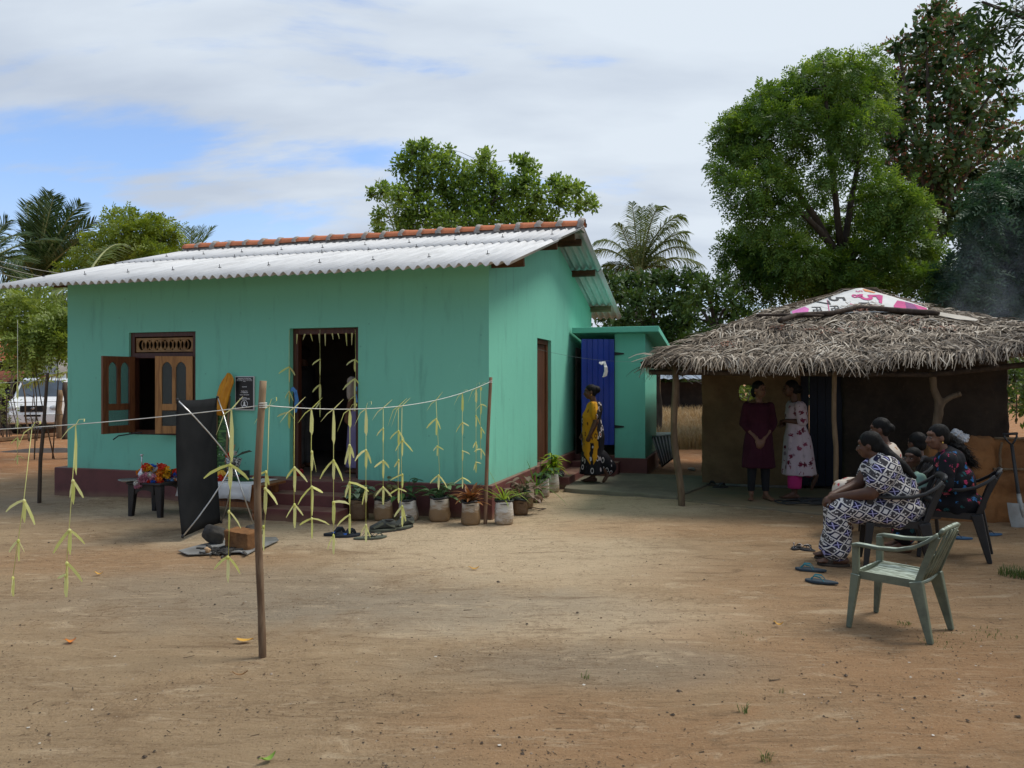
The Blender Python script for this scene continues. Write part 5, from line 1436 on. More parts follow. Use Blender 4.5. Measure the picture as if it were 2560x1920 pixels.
o = remesh(b, 'hearth_brick', M_BRICKS, None, .012, 6, lambda c, n: .018*fbm(c.x*6, c.y*6, c.z*6, 3)); o.location = G(598, 1374, .02) + Vector((0,.07,.085)); o.rotation_euler = (.05,.06,-.35); tag(o, 'scorched orange brown mud brick standing on the metal sheet', 'brick')
rng = random.Random(4); b = MB()
for i in range(60):
    p = G(rng.gauss(555, 24), rng.gauss(1376, 5), .032); L = rng.uniform(.015, .06); a = rng.uniform(0, 3.14); b.bar(p - Vector((math.cos(a)*L, math.sin(a)*L, 0)), p + Vector((math.cos(a)*L, math.sin(a)*L, rng.uniform(0,.01))), rng.uniform(.008,.022), rng.uniform(.006,.016))
tag(b.build('charcoal', M_CHAR), kind='stuff')
rock('pebble_stone', G(519, 1375, .045), .035, 12, simple('tan_stone', (0.45,0.30,0.17), (0.35,0.22,0.12)), (1.2,.9,.8), 'small tan stone in front of the charred stone', 'hearth stones')

# ------------------------------------------------------------------ potted plants in bags
def bagmat(name, clean, dirt, amt):
    t = NT(name); v = t.mapping(scale=(1,1,2.5)); n = t.noise(7, v, detail=7, rough=.65, dist=.6); z = t.sep()[2]
    f = t.math('ADD', n, t.math('MULTIPLY', t.mr(z, .28, .0), amt)); col = t.mix(t.mr(f, .50, .85), clean, dirt)
    t.bump(t.math('ADD', t.noise(16, t.mapping(scale=(1,1,3)), dist=1.5), t.math('MULTIPLY', t.noise(60), .3)), .6, .015); return t.done(col, .5, .35)
M_BAGS = [bagmat('white_sack', (0.60,0.58,0.54), (0.33,0.24,0.15), .3), bagmat('stained_sack', (0.50,0.45,0.37), (0.24,0.15,0.075), .6), bagmat('brown_sack', (0.26,0.17,0.095), (0.13,0.075,0.037), .8)]
M_SOILP = simple('potting_soil', (0.045,0.03,0.02), (0.03,0.02,0.015), 20, .95, .1, .8, 40, .02)
M_BLKBAG = simple('black_bag_lining', (0.012,0.012,0.013), (0.02,0.02,0.02), 10, .4, .4)
LM = dict(
 variegated=leafmat('variegated_leaf', ((.10,.17,.09),(.22,.30,.19),(.42,.48,.36)), .3, .45),
 mottled=leafmat('mottled_leaf', ((.08,.085,.03),(.16,.15,.06),(.26,.22,.10)), .3, .5),
 dark=leafmat('dark_green_leaf', ((.020,.055,.016),(.045,.10,.028),(.080,.15,.045)), .25, .4),
 pale=leafmat('pale_green_leaf', ((.10,.19,.08),(.19,.31,.14),(.32,.42,.24)), .35, .45),
 red=leafmat('red_brown_leaf', ((.13,.065,.028),(.28,.13,.05),(.38,.23,.085)), .3, .45),
 spider=leafmat('striped_blade', ((.07,.14,.015),(.22,.31,.05),(.46,.47,.13)), .4, .45),
 spider2=leafmat('green_blade', ((.035,.09,.012),(.09,.18,.03),(.24,.32,.09)), .4, .45),
 dracaena=leafmat('yellow_striped_leaf', ((.10,.20,.02),(.26,.38,.04),(.50,.54,.10)), .4, .4),
 pinkish=leafmat('pink_green_leaf', ((.09,.10,.04),(.20,.14,.10),(.34,.20,.19)), .3, .5))
def blade(parent, mat, base, az, elev, L, w, droop, fold=.25, name='leaf', tip=.15, n=6, roll=0.0):
    d = Vector((math.cos(az)*math.cos(elev), math.sin(az)*math.cos(elev), math.sin(elev))); h = Vector((math.cos(az), math.sin(az), 0)); sd = Vector((-math.sin(az), math.cos(az), 0))
    V = []
    for i in range(n + 1):
        t = i/n; c = Vector(base) + d*(L*t) + h*(droop*.35*L*t*t) - Vector((0,0,droop*L*t*t))
        ww = w*(math.sin(math.pi*min(1, .12 + t*.88))**.8)*.5 if tip < .5 else w*.5*(1 - t)**.55*(.6 + .4*min(1, t*4))
        up = Vector((0,0,1)) - d*d.z; up = up.normalized() if up.length > .05 else h
        V += [c - sd*ww + up*(ww*fold), c - up*.0, c + sd*ww + up*(ww*fold)]
    F = []
    for i in range(n):
        for j in range(2): F.append((i*3+j, i*3+j+1, (i+1)*3+j+1, (i+1)*3+j))
    m = MB(); m.add(V, F); return m.build(name, mat, parent, sm=True)
def potted(u, v, wpx, hpx, kind, bag, lab, seed, lean=0.0, back=.10, sq=1.0, zb=0.0):
    p = G(u, v, zb); p = p + Vector((0, 0, 0)); Y = p.y; R = wpx*Y/F_PX/2; H = hpx*Y/F_PX
    e = empty('potted_plant', (p.x, p.y + R*.8, 0.0), 0, lab, 'potted plant', 'plants in grow bags by the house'); rng = random.Random(seed)
    b = MB(); n, k = 28, 10; V = []
    for i in range(k + 1):
        t = i/k; r = R*(1.02 - .16*abs(t - .30) - .04*t + (.02 if t > .95 else 0)) * (.90 if i == 0 else 1)
        for j in range(n):
            a = 2*math.pi*j/n; q = (abs(math.cos(a))**3 + abs(math.sin(a))**3)**(-1/3.0) * .95
            w = 1 + .055*fbm(math.cos(a)*2 + seed, math.sin(a)*2, t*2.5, 3) + .02*math.sin(j*5 + t*9)
            V.append((r*q*w*math.cos(a) + lean*t*R, r*q*w*math.sin(a)*.92, H*t + (.012*fbm(j*.5, seed, 0, 2) if i == k else 0)))
    F = [(i*n+j, i*n+(j+1) % n, (i+1)*n+(j+1) % n, (i+1)*n+j) for i in range(k) for j in range(n)]; F.append(tuple(range(n-1, -1, -1)))
    b.add(V, F); o = b.build('bag', M_BAGS[bag], e, sm=True)
    b = MB(); pts = [(R*.86*math.cos(a) + lean*R, R*.80*math.sin(a), H + .006 + .008*math.sin(a*3 + seed)) for a in np.linspace(0, 2*math.pi, 25)]; b.tube(pts, .014, 6, cap=False); b.build('bag_rim', M_BLKBAG, e, sm=True)
    b = MB(); b.lathe([(R*.9, H - .03), (R*.5, H - .012), (.0, H - .008)], (lean*R, 0, 0), 16); b.build('soil', M_SOILP, e, sm=True)
    z0 = H - .02; cx = lean*R
    K_ = 1.25
    if kind in ('variegated', 'pale', 'dark', 'pinkish', 'mottled'):
        up = dict(variegated=.9, pale=.9, dark=1.1, pinkish=1.0, mottled=1.25)[kind]; N = dict(variegated=26, pale=22, dark=16, pinkish=26, mottled=18)[kind]
        sb = MB(); tips = []
        for i in range(N):
            az = rng.uniform(0, 6.28); el = rng.uniform(.35, 1.45); L = rng.uniform(.09, .24)*up; b0 = Vector((cx + rng.uniform(-.4,.4)*R, rng.uniform(-.35,.35)*R, z0))
            t = b0 + Vector((math.cos(az)*math.cos(el), math.sin(az)*math.cos(el), math.sin(el)))*L; sb.tube([b0, b0.lerp(t, .5) + Vector((0,0,.01)), t], .0025, 4); tips.append((t, az))
        sb.build('stems', LM['dark' if kind != 'mottled' else 'mottled'], e)
        for t, az in tips: blade(e, LM[kind], t - Vector((0,0,.01)), az + rng.uniform(-.7,.7), rng.uniform(-.2,.7), rng.uniform(.08,.15), rng.uniform(.055,.095), rng.uniform(.2,.7), .3)
    elif kind == 'red':
        for i in range(34): blade(e, LM['red'], (cx + rng.uniform(-.3,.3)*R, rng.uniform(-.3,.3)*R, z0 + rng.uniform(0,.08)), rng.uniform(0,6.28), rng.uniform(.35,1.45), rng.uniform(.17,.32), rng.uniform(.028,.055), rng.uniform(.05,.6), .4)
    elif kind in ('spider', 'spider2'):
        N, L0 = (24, .40) if kind == 'spider' else (60, .40)
        for i in range(N): blade(e, LM[kind], (cx + rng.uniform(-.15,.15)*R, rng.uniform(-.15,.15)*R, z0), rng.uniform(0,6.28), rng.uniform(.45,1.40), L0*rng.uniform(.7,1.35), rng.uniform(.020,.032), rng.uniform(.1,1.0), .35, tip=.9, n=7)
    elif kind == 'dracaena':
        sb = MB(); hs = []
        for i in range(4):
            h = rng.uniform(.18,.40); a = Vector((cx + rng.uniform(-.35,.35)*R, rng.uniform(-.3,.3)*R, z0)); t = a + Vector((rng.uniform(-.05,.05), rng.uniform(-.05,.05), h)); sb.tube([a, t], .007, 6); hs.append((a, t))
        sb.build('stems', LM['dark'], e)
        for a, t in hs:
            for i in range(13):
                q = rng.uniform(.35,1.0); blade(e, LM['dracaena'], a.lerp(t, q), rng.uniform(0,6.28), rng.uniform(-.1,1.2)*(.4 + .6*q), rng.uniform(.14,.24), rng.uniform(.032,.046), rng.uniform(.2,.7), .4)
    return e
potted(894, 1301, 48, 50, 'variegated', 2, 'brown earthy bag with variegated grey green leaves right of the door steps', 1)
potted(955, 1303, 50, 51, 'mottled', 1, 'stained white bag with upright mottled brown green leaves behind the hiking shoes', 2)
potted(1021, 1303, 50, 50, 'dark', 0, 'leaning white bag with few dark green leaves', 3, -.25)
potted(1097, 1306, 55, 58, 'pale', 1, 'plump stained bag with pale green heart leaves', 4)
potted(1176, 1314, 51, 56, 'red', 1, 'stained bag with red brown spiky foliage left of the corner pole', 5)
potted(1260, 1313, 51, 58, 'spider', 0, 'clean white bag with long yellow striped blades right of the corner pole', 6)
potted(1301, 1288, 40, 36, 'pinkish', 2, 'low brown bag with pinkish leaves behind the clean white bag', 7)
potted(1318, 1271, 32, 40, 'pinkish', 1, 'small bag with pink and green flowered print along the gable plinth', 8)
potted(1341, 1256, 34, 30, 'spider2', 2, 'brown bag under a big bushy green striped grass plant', 9)
potted(1358, 1243, 34, 46, 'dark', 0, 'greyish white bag with dark bushy leaves before the last bag', 10)
po = potted(1382, 1231, 35, 46, 'dracaena', 0, 'last white bag in the row with tall yellow striped leaves', 11)
b = MB(); b.ell((0,0,0), (.06,.05,.045), 12, 8); o = remesh(b, 'black_bag', M_BLKBAG, None, .009, 1, lambda c, n: .025*mnoise.noise(c*30)); o.location = at(1403, 1184, 11.0) ; tag(o, 'crumpled black plastic bag on the last grow bag', 'plastic bag')
# twigs under the plants
b = MB(); b.tube([G(1330,1268,.01), G(1350,1272,.015), G(1362,1271,.012)], .006, 5); b.tube([G(1345,1277,.01), G(1365,1271,.016)], .005, 5); o = b.build('dead_twig', M_POLED); tag(o, 'dead twig on the sand beside the grow bags', 'twig')

# ------------------------------------------------------------------ footwear
def sole_pts(L, w, n=20):
    P = []
    for i in range(n):
        a = 2*math.pi*i/n; x = L/2*math.cos(a); y = w/2*math.sin(a)*(1 + .22*math.cos(a) - .16*math.cos(2*a)); P.append((x, y))
    return P
def flipflop(p, ang, label, m_sole, m_strap, L=.25, w=.095, th=.018, wide=.012, insert=None, tilt=(0,0), grp='footwear left on the ground'):
    e = empty('sandal', p + Vector((0,0,.002)), ang, label, 'sandal', grp); e.rotation_euler = (tilt[0], tilt[1], ang)
    b = MB(); b.prism(sole_pts(L, w), 'z', 0, th); b.build('sole', m_sole, e, bevel=.004)
    b = MB()
    for s in (-1, 1): b.strip([(L*.30, 0, th + .004), (L*.20, s*w*.24, th + .035), (L*.02, s*w*.44, th + .030), (-L*.10, s*w*.43, th - .002)], [wide*.7, wide, wide*1.15, wide], side=(.35,s*.2,.9))
    b.tube([(L*.30, 0, th - .002), (L*.29, 0, th + .012)], .005, 6)
    o = b.build('strap', m_strap, e); so = o.modifiers.new('t','SOLIDIFY'); so.thickness = .004
    if insert:
        b = MB(); b.box(-L*.16, -L*.02, -w*.30, w*.30, th + .0006, th + .0022); b.build('insole_patch', insert, e)
    return e
M_NAVYS = simple('dark_navy_rubber', (0.014,0.018,0.026), (0.022,0.027,0.036), 8, .6); M_BLUE2 = simple('royal_blue', (0.02,0.09,0.36), (0.015,0.06,0.25)); M_GREYG = simple('grey_green_rubber', (0.115,0.125,0.095), (0.09,0.10,0.075)); M_SLATE = simple('slate_blue_rubber', (0.038,0.055,0.070), (0.028,0.04,0.05)); M_TEALS = simple('teal_strap', (0.03,0.22,0.26), (0.03,0.16,0.20), 8, .5); M_BLUSH = simple('blue_rubber', (0.05,0.12,0.22), (0.04,0.09,0.17)); M_BRSAN = simple('brown_sandal', (0.045,0.032,0.022), (0.06,0.042,0.03))
flipflop(G(842,1338), rad(20), 'left one of the wide black sandals with blue insole patch', M_NAVYS, M_NAVYS, .27, .105, .026, .04, M_BLUE2)
flipflop(G(870,1342), rad(28), 'right one of the wide black sandals with blue insole patch', M_NAVYS, M_NAVYS, .27, .105, .026, .04, M_BLUE2)
flipflop(G(913,1347), rad(22), 'left one of the grey green flip flops', M_GREYG, M_GREYG, .24, .09)
flipflop(G(939,1346), rad(30), 'right one of the grey green flip flops', M_GREYG, M_GREYG, .24, .09)
flipflop(G(2027,1427), rad(158), 'dark slate flip flop with teal strap, farther of the pair by the chair', M_SLATE, M_TEALS, .25, .09)
flipflop(G(2054,1457), rad(152), 'dark slate flip flop with teal strap, nearer of the pair by the chair', M_SLATE, M_TEALS, .25, .09)
flipflop(G(2397,1347), rad(160), 'blue flip flop under the rear chair', M_BLUSH, M_NAVYS, .25, .09)
flipflop(G(2475,1338), rad(178), 'blue flip flop by the low mud wall', M_BLUSH, M_NAVYS, .25, .09)
flipflop(G(1786,1214,.03), rad(170), 'brown worn sandal lying nearest the left post of the hut', M_BRSAN, M_RUBBER, .25, .095, .02, .03)
flipflop(G(1801,1219,.03), rad(10), 'dark strapped sandal at the foot of the hut wall', M_RUBBER, M_RUBBER, .25, .095, .02, .03)
for u, v, a, l in ((1992,1372,.9,'left one of the black sandals trimmed with white beads'), (2014,1376,2.2,'right one of the black sandals trimmed with white beads')):
    e = flipflop(G(u, v), a + math.pi/2*2, l, M_RUBBER, M_RUBBER, .20, .075, .016, .012)
    b = MB()
    for s in (-1, 1):
        for i in range(7): t = i/6; b.ell((.06 - .085*t, s*(.008 + .027*t), .022 + .030*math.sin(math.pi*t*.8)), (.0042,)*3, 6, 4)
    tag(b.build('beads', M_WHT, e), kind='stuff')
def hiking_shoe(p, ang, label):
    e = empty('hiking_shoe', p, ang, label, 'shoe', 'hiking shoes by the grow bags')
    P = sole_pts(.29, .105, 24); b = MB(); b.prism(P, 'z', 0, .014); b.build('outsole', M_RUBBER, e, bevel=.004)
    b = MB(); b.prism([(x*.985, y*.97) for x, y in P], 'z', .0142, .036); b.build('midsole', M_GREYG, e, bevel=.005)
    b = MB(); rings = [(-.135,.034,.075),(-.12,.040,.095),(-.07,.040,.098),(-.02,.038,.102),(.03,.040,.085),(.075,.044,.062),(.11,.040,.046),(.138,.020,.030)]; n = 14; V = []
    for x, w, h in rings:
        for j in range(n):
            a = 2*math.pi*j/n; V.append((x, w*math.cos(a)*(1.0 if math.sin(a) < .2 else .72 + .28*(1 - math.sin(a))), .034 + h*.5*(1 + math.sin(a)) - (.0 if math.sin(a) < .8 else .018*(x < -.02)*(1 if x > -.13 else 0))))
    F = [(i*n+j, (i+1)*n+j, (i+1)*n+(j+1) % n, i*n+(j+1) % n) for i in range(len(rings)-1) for j in range(n)] + [tuple(range(n)), tuple(range(len(rings)*n-1, (len(rings)-1)*n-1, -1))]
    b.add(V, F); b.build('upper', simple('dark_grey_mesh', (0.035,0.040,0.038), (0.06,0.065,0.058), 16, .8), e, sm=True, fix=True)
    b = MB(); b.lathe([(.034,.0),(.036,.012),(.020,.014),(.018,.004)], (-.065,0,.118), 12, sx=1.45); b.build('collar', M_RUBBER, e, sm=True)
    for i in range(4): b = MB(); b.tube([(.0 + .022*i,-.024,.118 - .012*i), (.006 + .022*i,0,.132 - .014*i), (.0 + .022*i,.024,.118 - .012*i)], .0035, 5); b.build('lace', M_GREYG, e)
    for s in (-1, 1):
        b = MB(); b.strip([(.10,s*.049,.055),(.05,s*.049,.075),(.0,s*.043,.10)], [.024,.028,.024], side=(.4,0,1)); b.strip([(-.125,s*.038,.06),(-.08,s*.047,.07),(-.03,s*.045,.095)], [.034,.024,.018], side=(.3,0,1)); b.build('overlay', M_GREYG, e)
hiking_shoe(G(957,1330), rad(196), 'left grey hiking shoe with laces seen from its side')
hiking_shoe(G(1008,1322), rad(230), 'right grey hiking shoe with white sock stuffed inside')
b = MB(); b.ell((0,0,0),(.045,.04,.04),12,8); o = remesh(b, 'sock', simple('white_sock', (0.66,0.66,0.72), (0.45,0.45,0.52), 12, .9), None, .008, 1, lambda c, n: .02*mnoise.noise(c*40)); o.location = at(1011, 1297, 8.35); tag(o, 'white sock stuffed in the right hiking shoe', 'sock')

# ------------------------------------------------------------------ fallen leaves, scraps, pebbles, twigs
M_FALL = {k: leafmat(k, c, .15) for k, c in dict(yellow_fallen=((.45,.22,.03),(.60,.33,.05),(.68,.42,.10)), orange_fallen=((.45,.13,.01),(.60,.19,.02),(.62,.26,.05)), green_fallen=((.12,.22,.03),(.20,.32,.05),(.28,.38,.08)), brown_fallen=((.22,.12,.05),(.30,.17,.07),(.36,.22,.10))).items()}
def fallen(u, v, L, w, ang, m, lab, lift=.02):
    p = G(u, v, .006); V = []; n = 8
    for i in range(n + 1):
        t = i/n; ww = w*math.sin(math.pi*min(1, .08 + .92*t))**.8/2
        for j in (-1, 0, 1): V.append((L*(t - .5), j*ww, lift*(abs(2*t - 1)**2) + .006*abs(j) + .004))
    b = MB(); b.add(V, [(i*3+j, (i+1)*3+j, (i+1)*3+j+1, i*3+j+1) for i in range(n) for j in range(2)]); b.tube([(-L/2,0,lift+.004),(-L*.68,0,lift+.006)], .0015, 4); o = b.build('fallen_leaf', M_FALL[m], sm=True); o.location = p; o.rotation_euler = (0,0,ang); tag(o, lab, 'leaf', 'fallen leaves')
fallen(177,1607,.055,.05,.5,'orange_fallen','orange fallen leaf lying alone at the left of the yard')
fallen(612,1604,.10,.045,.05,'yellow_fallen','curled yellow fallen leaf beside the foot of the foreground pole',.012)
fallen(671,1902,.07,.032,.9,'green_fallen','green fallen leaf near the bottom edge of the yard')
fallen(1947,1564,.055,.024,-.4,'yellow_fallen','small bright yellow leaf in front of the green chair')
fallen(1186,1424,.08,.035,.1,'yellow_fallen','pale yellow leaf lying in the middle of the yard')
fallen(880,1308,.09,.04,.2,'brown_fallen','brown fallen leaf by the bottom door step')
fallen(248,1437,.06,.03,.2,'yellow_fallen','faded yellow leaf on the soil left of the hearth')
fallen(600,1690,.08,.012,.2,'brown_fallen','thin dry leaf scrap below the foreground pole')
rng = np.random.default_rng(11)
def scatter(n, lo, hi, kind, name, mat, flat=.6, tw=False, area=None, cl=0.6):
    V, F = [], []; n2 = 0
    while n2 < n:
        u = rng.uniform(-60, 2620); v = 1230 + 740*rng.random()**(1.3)
        p = G(u, v)
        if fbm(p.x*.8 + 3, p.y*.8, 2.2 + len(name), 3) < rng.uniform(-.45, .25)*cl: continue
        hl = HL(p)
        if -6.4 < hl.x < .1 and hl.y > -.85: continue
        if hl.y > 3.5: continue
        n2 += 1; r = rng.uniform(lo, hi)*(1 if rng.random() < .93 else 1.9); a = rng.uniform(0, 6.28); c = Vector((p.x, p.y, gh(p.x, p.y) + r*.25)); b0 = len(V)
        if tw:
            d = Vector((math.cos(a), math.sin(a), 0))*r*rng.uniform(2, 7); s = Vector((-math.sin(a), math.cos(a), 0))*r*.5; up = Vector((0,0,r*.8))
            V += [c - d - s, c - d + s, c + d + s*.5, c + d - s*.5, c - d + up, c + d + up*rng.uniform(.5,2)]; F += [(b0,b0+3,b0+5,b0+4),(b0+1,b0+4,b0+5,b0+2)]
        else:
            k = []
            for q in range(4): t = a + q*1.571; k.append(c + Vector((math.cos(t)*r*rng.uniform(.7,1.2), math.sin(t)*r*rng.uniform(.7,1.2), rng.uniform(-.1,.15)*r)))
            V += k + [c + Vector((rng.uniform(-.3,.3)*r, rng.uniform(-.3,.3)*r, r*flat))]; F += [(b0,b0+1,b0+4,b0+4),(b0+1,b0+2,b0+4,b0+4),(b0+2,b0+3,b0+4,b0+4),(b0+3,b0,b0+4,b0+4)]
    me = bpy.data.meshes.new(name); me.from_pydata([tuple(v) for v in V], [], [tuple(dict.fromkeys(f)) for f in F]); me.materials.append(mat); o = bpy.data.objects.new(name, me); COL.objects.link(o); tag(o, kind='stuff')
def pebmat():
    t = NT('pebbles'); return t.done(t.ramp(t.island(), [(0,(.04,.032,.028)),(.35,(.12,.075,.045)),(.7,(.22,.14,.08)),(1,(.38,.31,.24))]), .9)
M_PEB = pebmat()
scatter(3600, .0022, .0058, 0, 'pebbles', M_PEB, .7); scatter(380, .003, .009, 0, 'dark_clods', simple('dark_clods', (0.05,0.035,0.024), (0.09,0.06,0.04)), .6, cl=.9)
scatter(420, .0015, .003, 0, 'twig_bits', simple('twig_bits', (0.09,0.062,0.04), (0.17,0.12,0.075)), tw=True)
scatter(60, .005, .010, 0, 'pale_scraps', simple('pale_scraps', (0.62,0.58,0.52), (0.45,0.40,0.33)), .25)
def grass_tuft(cx, cy, n, r, h, seed, V, F):
    rg = random.Random(seed)
    for i in range(n):
        a = rg.uniform(0, 6.28); q = r*rg.random()**.6; p = Vector((cx + q*math.cos(a), cy + q*math.sin(a), 0)); L = h*rg.uniform(.5, 1.2); b = rg.uniform(0, 6.28); lean = Vector((math.cos(b), math.sin(b), 0))*L*rg.uniform(.2,.9); s = Vector((-math.sin(b), math.cos(b), 0))*.0022; b0 = len(V)
        V += [p - s, p + s, p + lean*.45 + Vector((0,0,L*.7)) + s*.7, p + lean*.45 + Vector((0,0,L*.7)) - s*.7, p + lean + Vector((0,0,L*.85))]; F += [(b0,b0+1,b0+2,b0+3),(b0+3,b0+2,b0+4)]
V, F = [], []
for (u, v, n, r, h) in ((2545,1440,260,.14,.08),(2258,1560,40,.05,.016),(2340,1610,40,.12,.014),(2490,1585,36,.12,.018),(1463,1697,10,.02,.05),(1858,1782,14,.02,.05),(1915,1903,16,.03,.05),(1955,1735,8,.02,.03),(2430,1600,40,.2,.012),(1870,1590,14,.12,.012)):
    p = G(u, v); grass_tuft(p.x, p.y, n, r, h, int(u), V, F)
me = bpy.data.meshes.new('grass_tufts'); me.from_pydata(V, [], F); me.materials.append(leafmat('short_grass', ((.05,.085,.02),(.09,.14,.03),(.16,.19,.06)), .3)); o = bpy.data.objects.new('grass_tufts', me); COL.objects.link(o); tag(o, kind='stuff')
# ------------------------------------------------------------------ moulded plastic chairs
def chairmat(name, a, b, rough=.42):
    t = NT(name); n = t.noise(6, t.mapping(scale=(1,1,1)), detail=7, rough=.7); st = t.noise(5, t.mapping(scale=(2,9,2)), detail=5)
    col = t.mix(t.mr(n, .35, .7), a, b)
    return t, col, st
t, col, st = chairmat('black_chair_plastic', (0.013,0.013,0.014), (0.022,0.021,0.021)); M_CHB = t.done(col, .40, .4)
t, col, st = chairmat('faded_green_plastic', (0.150,0.170,0.115), (0.085,0.098,0.070))
nz = t.sep(t.n.new('ShaderNodeNewGeometry').outputs['Normal'])[2]
col = t.mix(t.math('MULTIPLY', t.mr(nz, .5, .95), t.mr(st, .35, .65)), col, (0.48,0.55,0.46)); M_CHG = t.done(col, .5, .35)
def make_chair(loc, hd, mat, label, sc=1.0, slats=True):
    e = empty('plastic_chair', loc, hd, label, 'chair', 'moulded plastic chairs'); e.scale = (sc,)*3
    SH = .42
    # seat: dished panel with a turned down edge
    n = 12; V = []
    for i in range(n + 1):
        for j in range(n + 1):
            x = -.21 + .43*i/n; y = (-1 + 2*j/n)*(.215 - .02*(1 - i/n))
            ex = max(0, abs(2*i/n - 1) - .82)/.18; ey = max(0, abs(2*j/n - 1) - .82)/.18
            z = SH - .022*(1 - (2*j/n - 1)**2) + .012*(i/n - .5) - .012*ex**2*(i > n/2)
            V.append((x, y, z))
    F = [(i*(n+1)+j, (i+1)*(n+1)+j, (i+1)*(n+1)+j+1, i*(n+1)+j+1) for i in range(n) for j in range(n)]
    b = MB(); b.add(V, F); o = b.build('seat', mat, e, sm=True); so = o.modifiers.new('t','SOLIDIFY'); so.thickness = .012; so.offset = -1
    b = MB()
    path = [(-.21,-.20,SH-.025),(.20,-.222,SH-.022),(.225,-.20,SH-.024),(.225,.20,SH-.024),(.20,.222,SH-.022),(-.21,.20,SH-.025)]
    for p, q in zip(path[:-1], path[1:]): b.bar(p, q, .014, .058)
    b.build('seat_skirt', mat, e, fix=True)
    for s in (-1, 1):
        b = MB(); b.bar((.222, s*.232, .615), (.222, s*.228, SH - .02), .050, .040, up=(0,1,0)); b.bar((.222, s*.228, SH - .02), (.262, s*.262, 0), .066, .050, up=(0,1,0), w1=.034, h1=.034); b.build('leg', mat, e, bevel=.008)
        b = MB(); b.bar((-.185, s*.205, SH - .005), (-.285, s*.225, 0), .092, .055, up=(0,1,0), w1=.040, h1=.034); b.build('leg', mat, e, bevel=.008)
        pts = [(.245, s*.240, .612), (.20, s*.246, .626), (.05, s*.258, .622), (-.08, s*.264, .632), (-.19, s*.260, .665), (-.27, s*.236, .715), (-.325, s*.19, .765)]
        b = MB(); b.strip(pts, [.04,.055,.056,.056,.05,.046,.044], side=(0,1,0.0)); o = b.build('armrest', mat, e, sm=True); so = o.modifiers.new('t','SOLIDIFY'); so.thickness = .026; so.offset = 0; bv = o.modifiers.new('b','BEVEL'); bv.width = .006; bv.segments = 2
        b = MB(); b.bar((-.195, s*.200, SH - .01), (-.318, s*.205, .75), .045, .020, up=(0,1,0), w1=.05); b.build('back_stile', mat, e, bevel=.006)
    pts = [(-.325 - .030*math.cos(a), .19*math.sin(a)/math.sin(1.25), .765 + .030*math.cos(a)) for a in np.linspace(-1.25, 1.25, 11)]
    b = MB(); b.strip(pts, .048, side=(-.45,0,.9)); o = b.build('back_rail', mat, e, sm=True); so = o.modifiers.new('t','SOLIDIFY'); so.thickness = .024; so.offset = 0
    def bk(y, t): c = (1 - (y/.19)**2); return Vector((-.198 - .128*t - .030*c*t - .012*c, y, SH + .005 + (.352 + .014*c)*t))
    for i in range(7):
        y = -.165 + .33*i/6
        b = MB(); b.strip([bk(y, t) for t in np.linspace(0, 1, 6)], .036, side=(0,1,0)); o = b.build('slat', mat, e, sm=True); so = o.modifiers.new('t','SOLIDIFY'); so.thickness = .010
    for t in (.02, .42):
        b = MB(); b.strip([bk(y, t) + Vector((-.003,0,0)) for y in np.linspace(-.20, .20, 9)], .05, side=(-.3,0,.95)); o = b.build('back_crossbar', mat, e, sm=True); so = o.modifiers.new('t','SOLIDIFY'); so.thickness = .012
    return e
make_chair((2.50, 4.93, 0), rad(134), M_CHG, 'faded green plastic armchair standing empty in front of the seated women', .87)
make_chair((3.30, 6.56, 0), rad(160), M_CHB, 'black plastic armchair under the woman in blue and white diamond print')
make_chair((4.04, 6.98, 0), rad(147), M_CHB, 'black plastic armchair under the woman in black, pink and blue floral dress')
make_chair((3.86, 7.74, 0), rad(165), M_CHB, 'black plastic armchair at the back, hidden behind the two seated women')

# ------------------------------------------------------------------ people
SK_D, SK_M = skinmat('dark_brown_skin', (0.105,0.048,0.028)), skinmat('brown_skin', (0.165,0.080,0.047))
def hairmat():
    t = NT('black_hair'); n = t.noise(40, t.mapping(scale=(4,4,.6)), detail=4); t.bump(n, .6, .006); return t.done(t.mix(n, (0.005,0.0045,0.0045), (0.011,0.010,0.009)), .62, .15)
M_HAIR = hairmat()
M_EYEW = simple('eye_white', (0.24,0.20,0.17)); M_EYEB = simple('eye_dark', (0.012,0.009,0.008), None, 5, .2, .5); M_LIP = simple('lips', (0.15,0.055,0.045), None, 5, .45); M_GOLD = simple('gold', (0.75,0.48,0.12), None, 5, .3, .5, metal=.9)
def cap(b, p0, p1, r0, r1, n=12):
    p0, p1 = Vector(p0), Vector(p1)
    b.tube([p0, p0.lerp(p1, .33), p0.lerp(p1, .66), p1], [r0, r0 + (r1-r0)*.33, r0 + (r1-r0)*.66, r1], n); b.ell(p0, (r0,)*3, 12, 8); b.ell(p1, (r1,)*3, 12, 8)
def chain(b, pts, rr, n=12):
    for i in range(len(pts) - 1): cap(b, pts[i], pts[i+1], rr[i], rr[i+1], n)
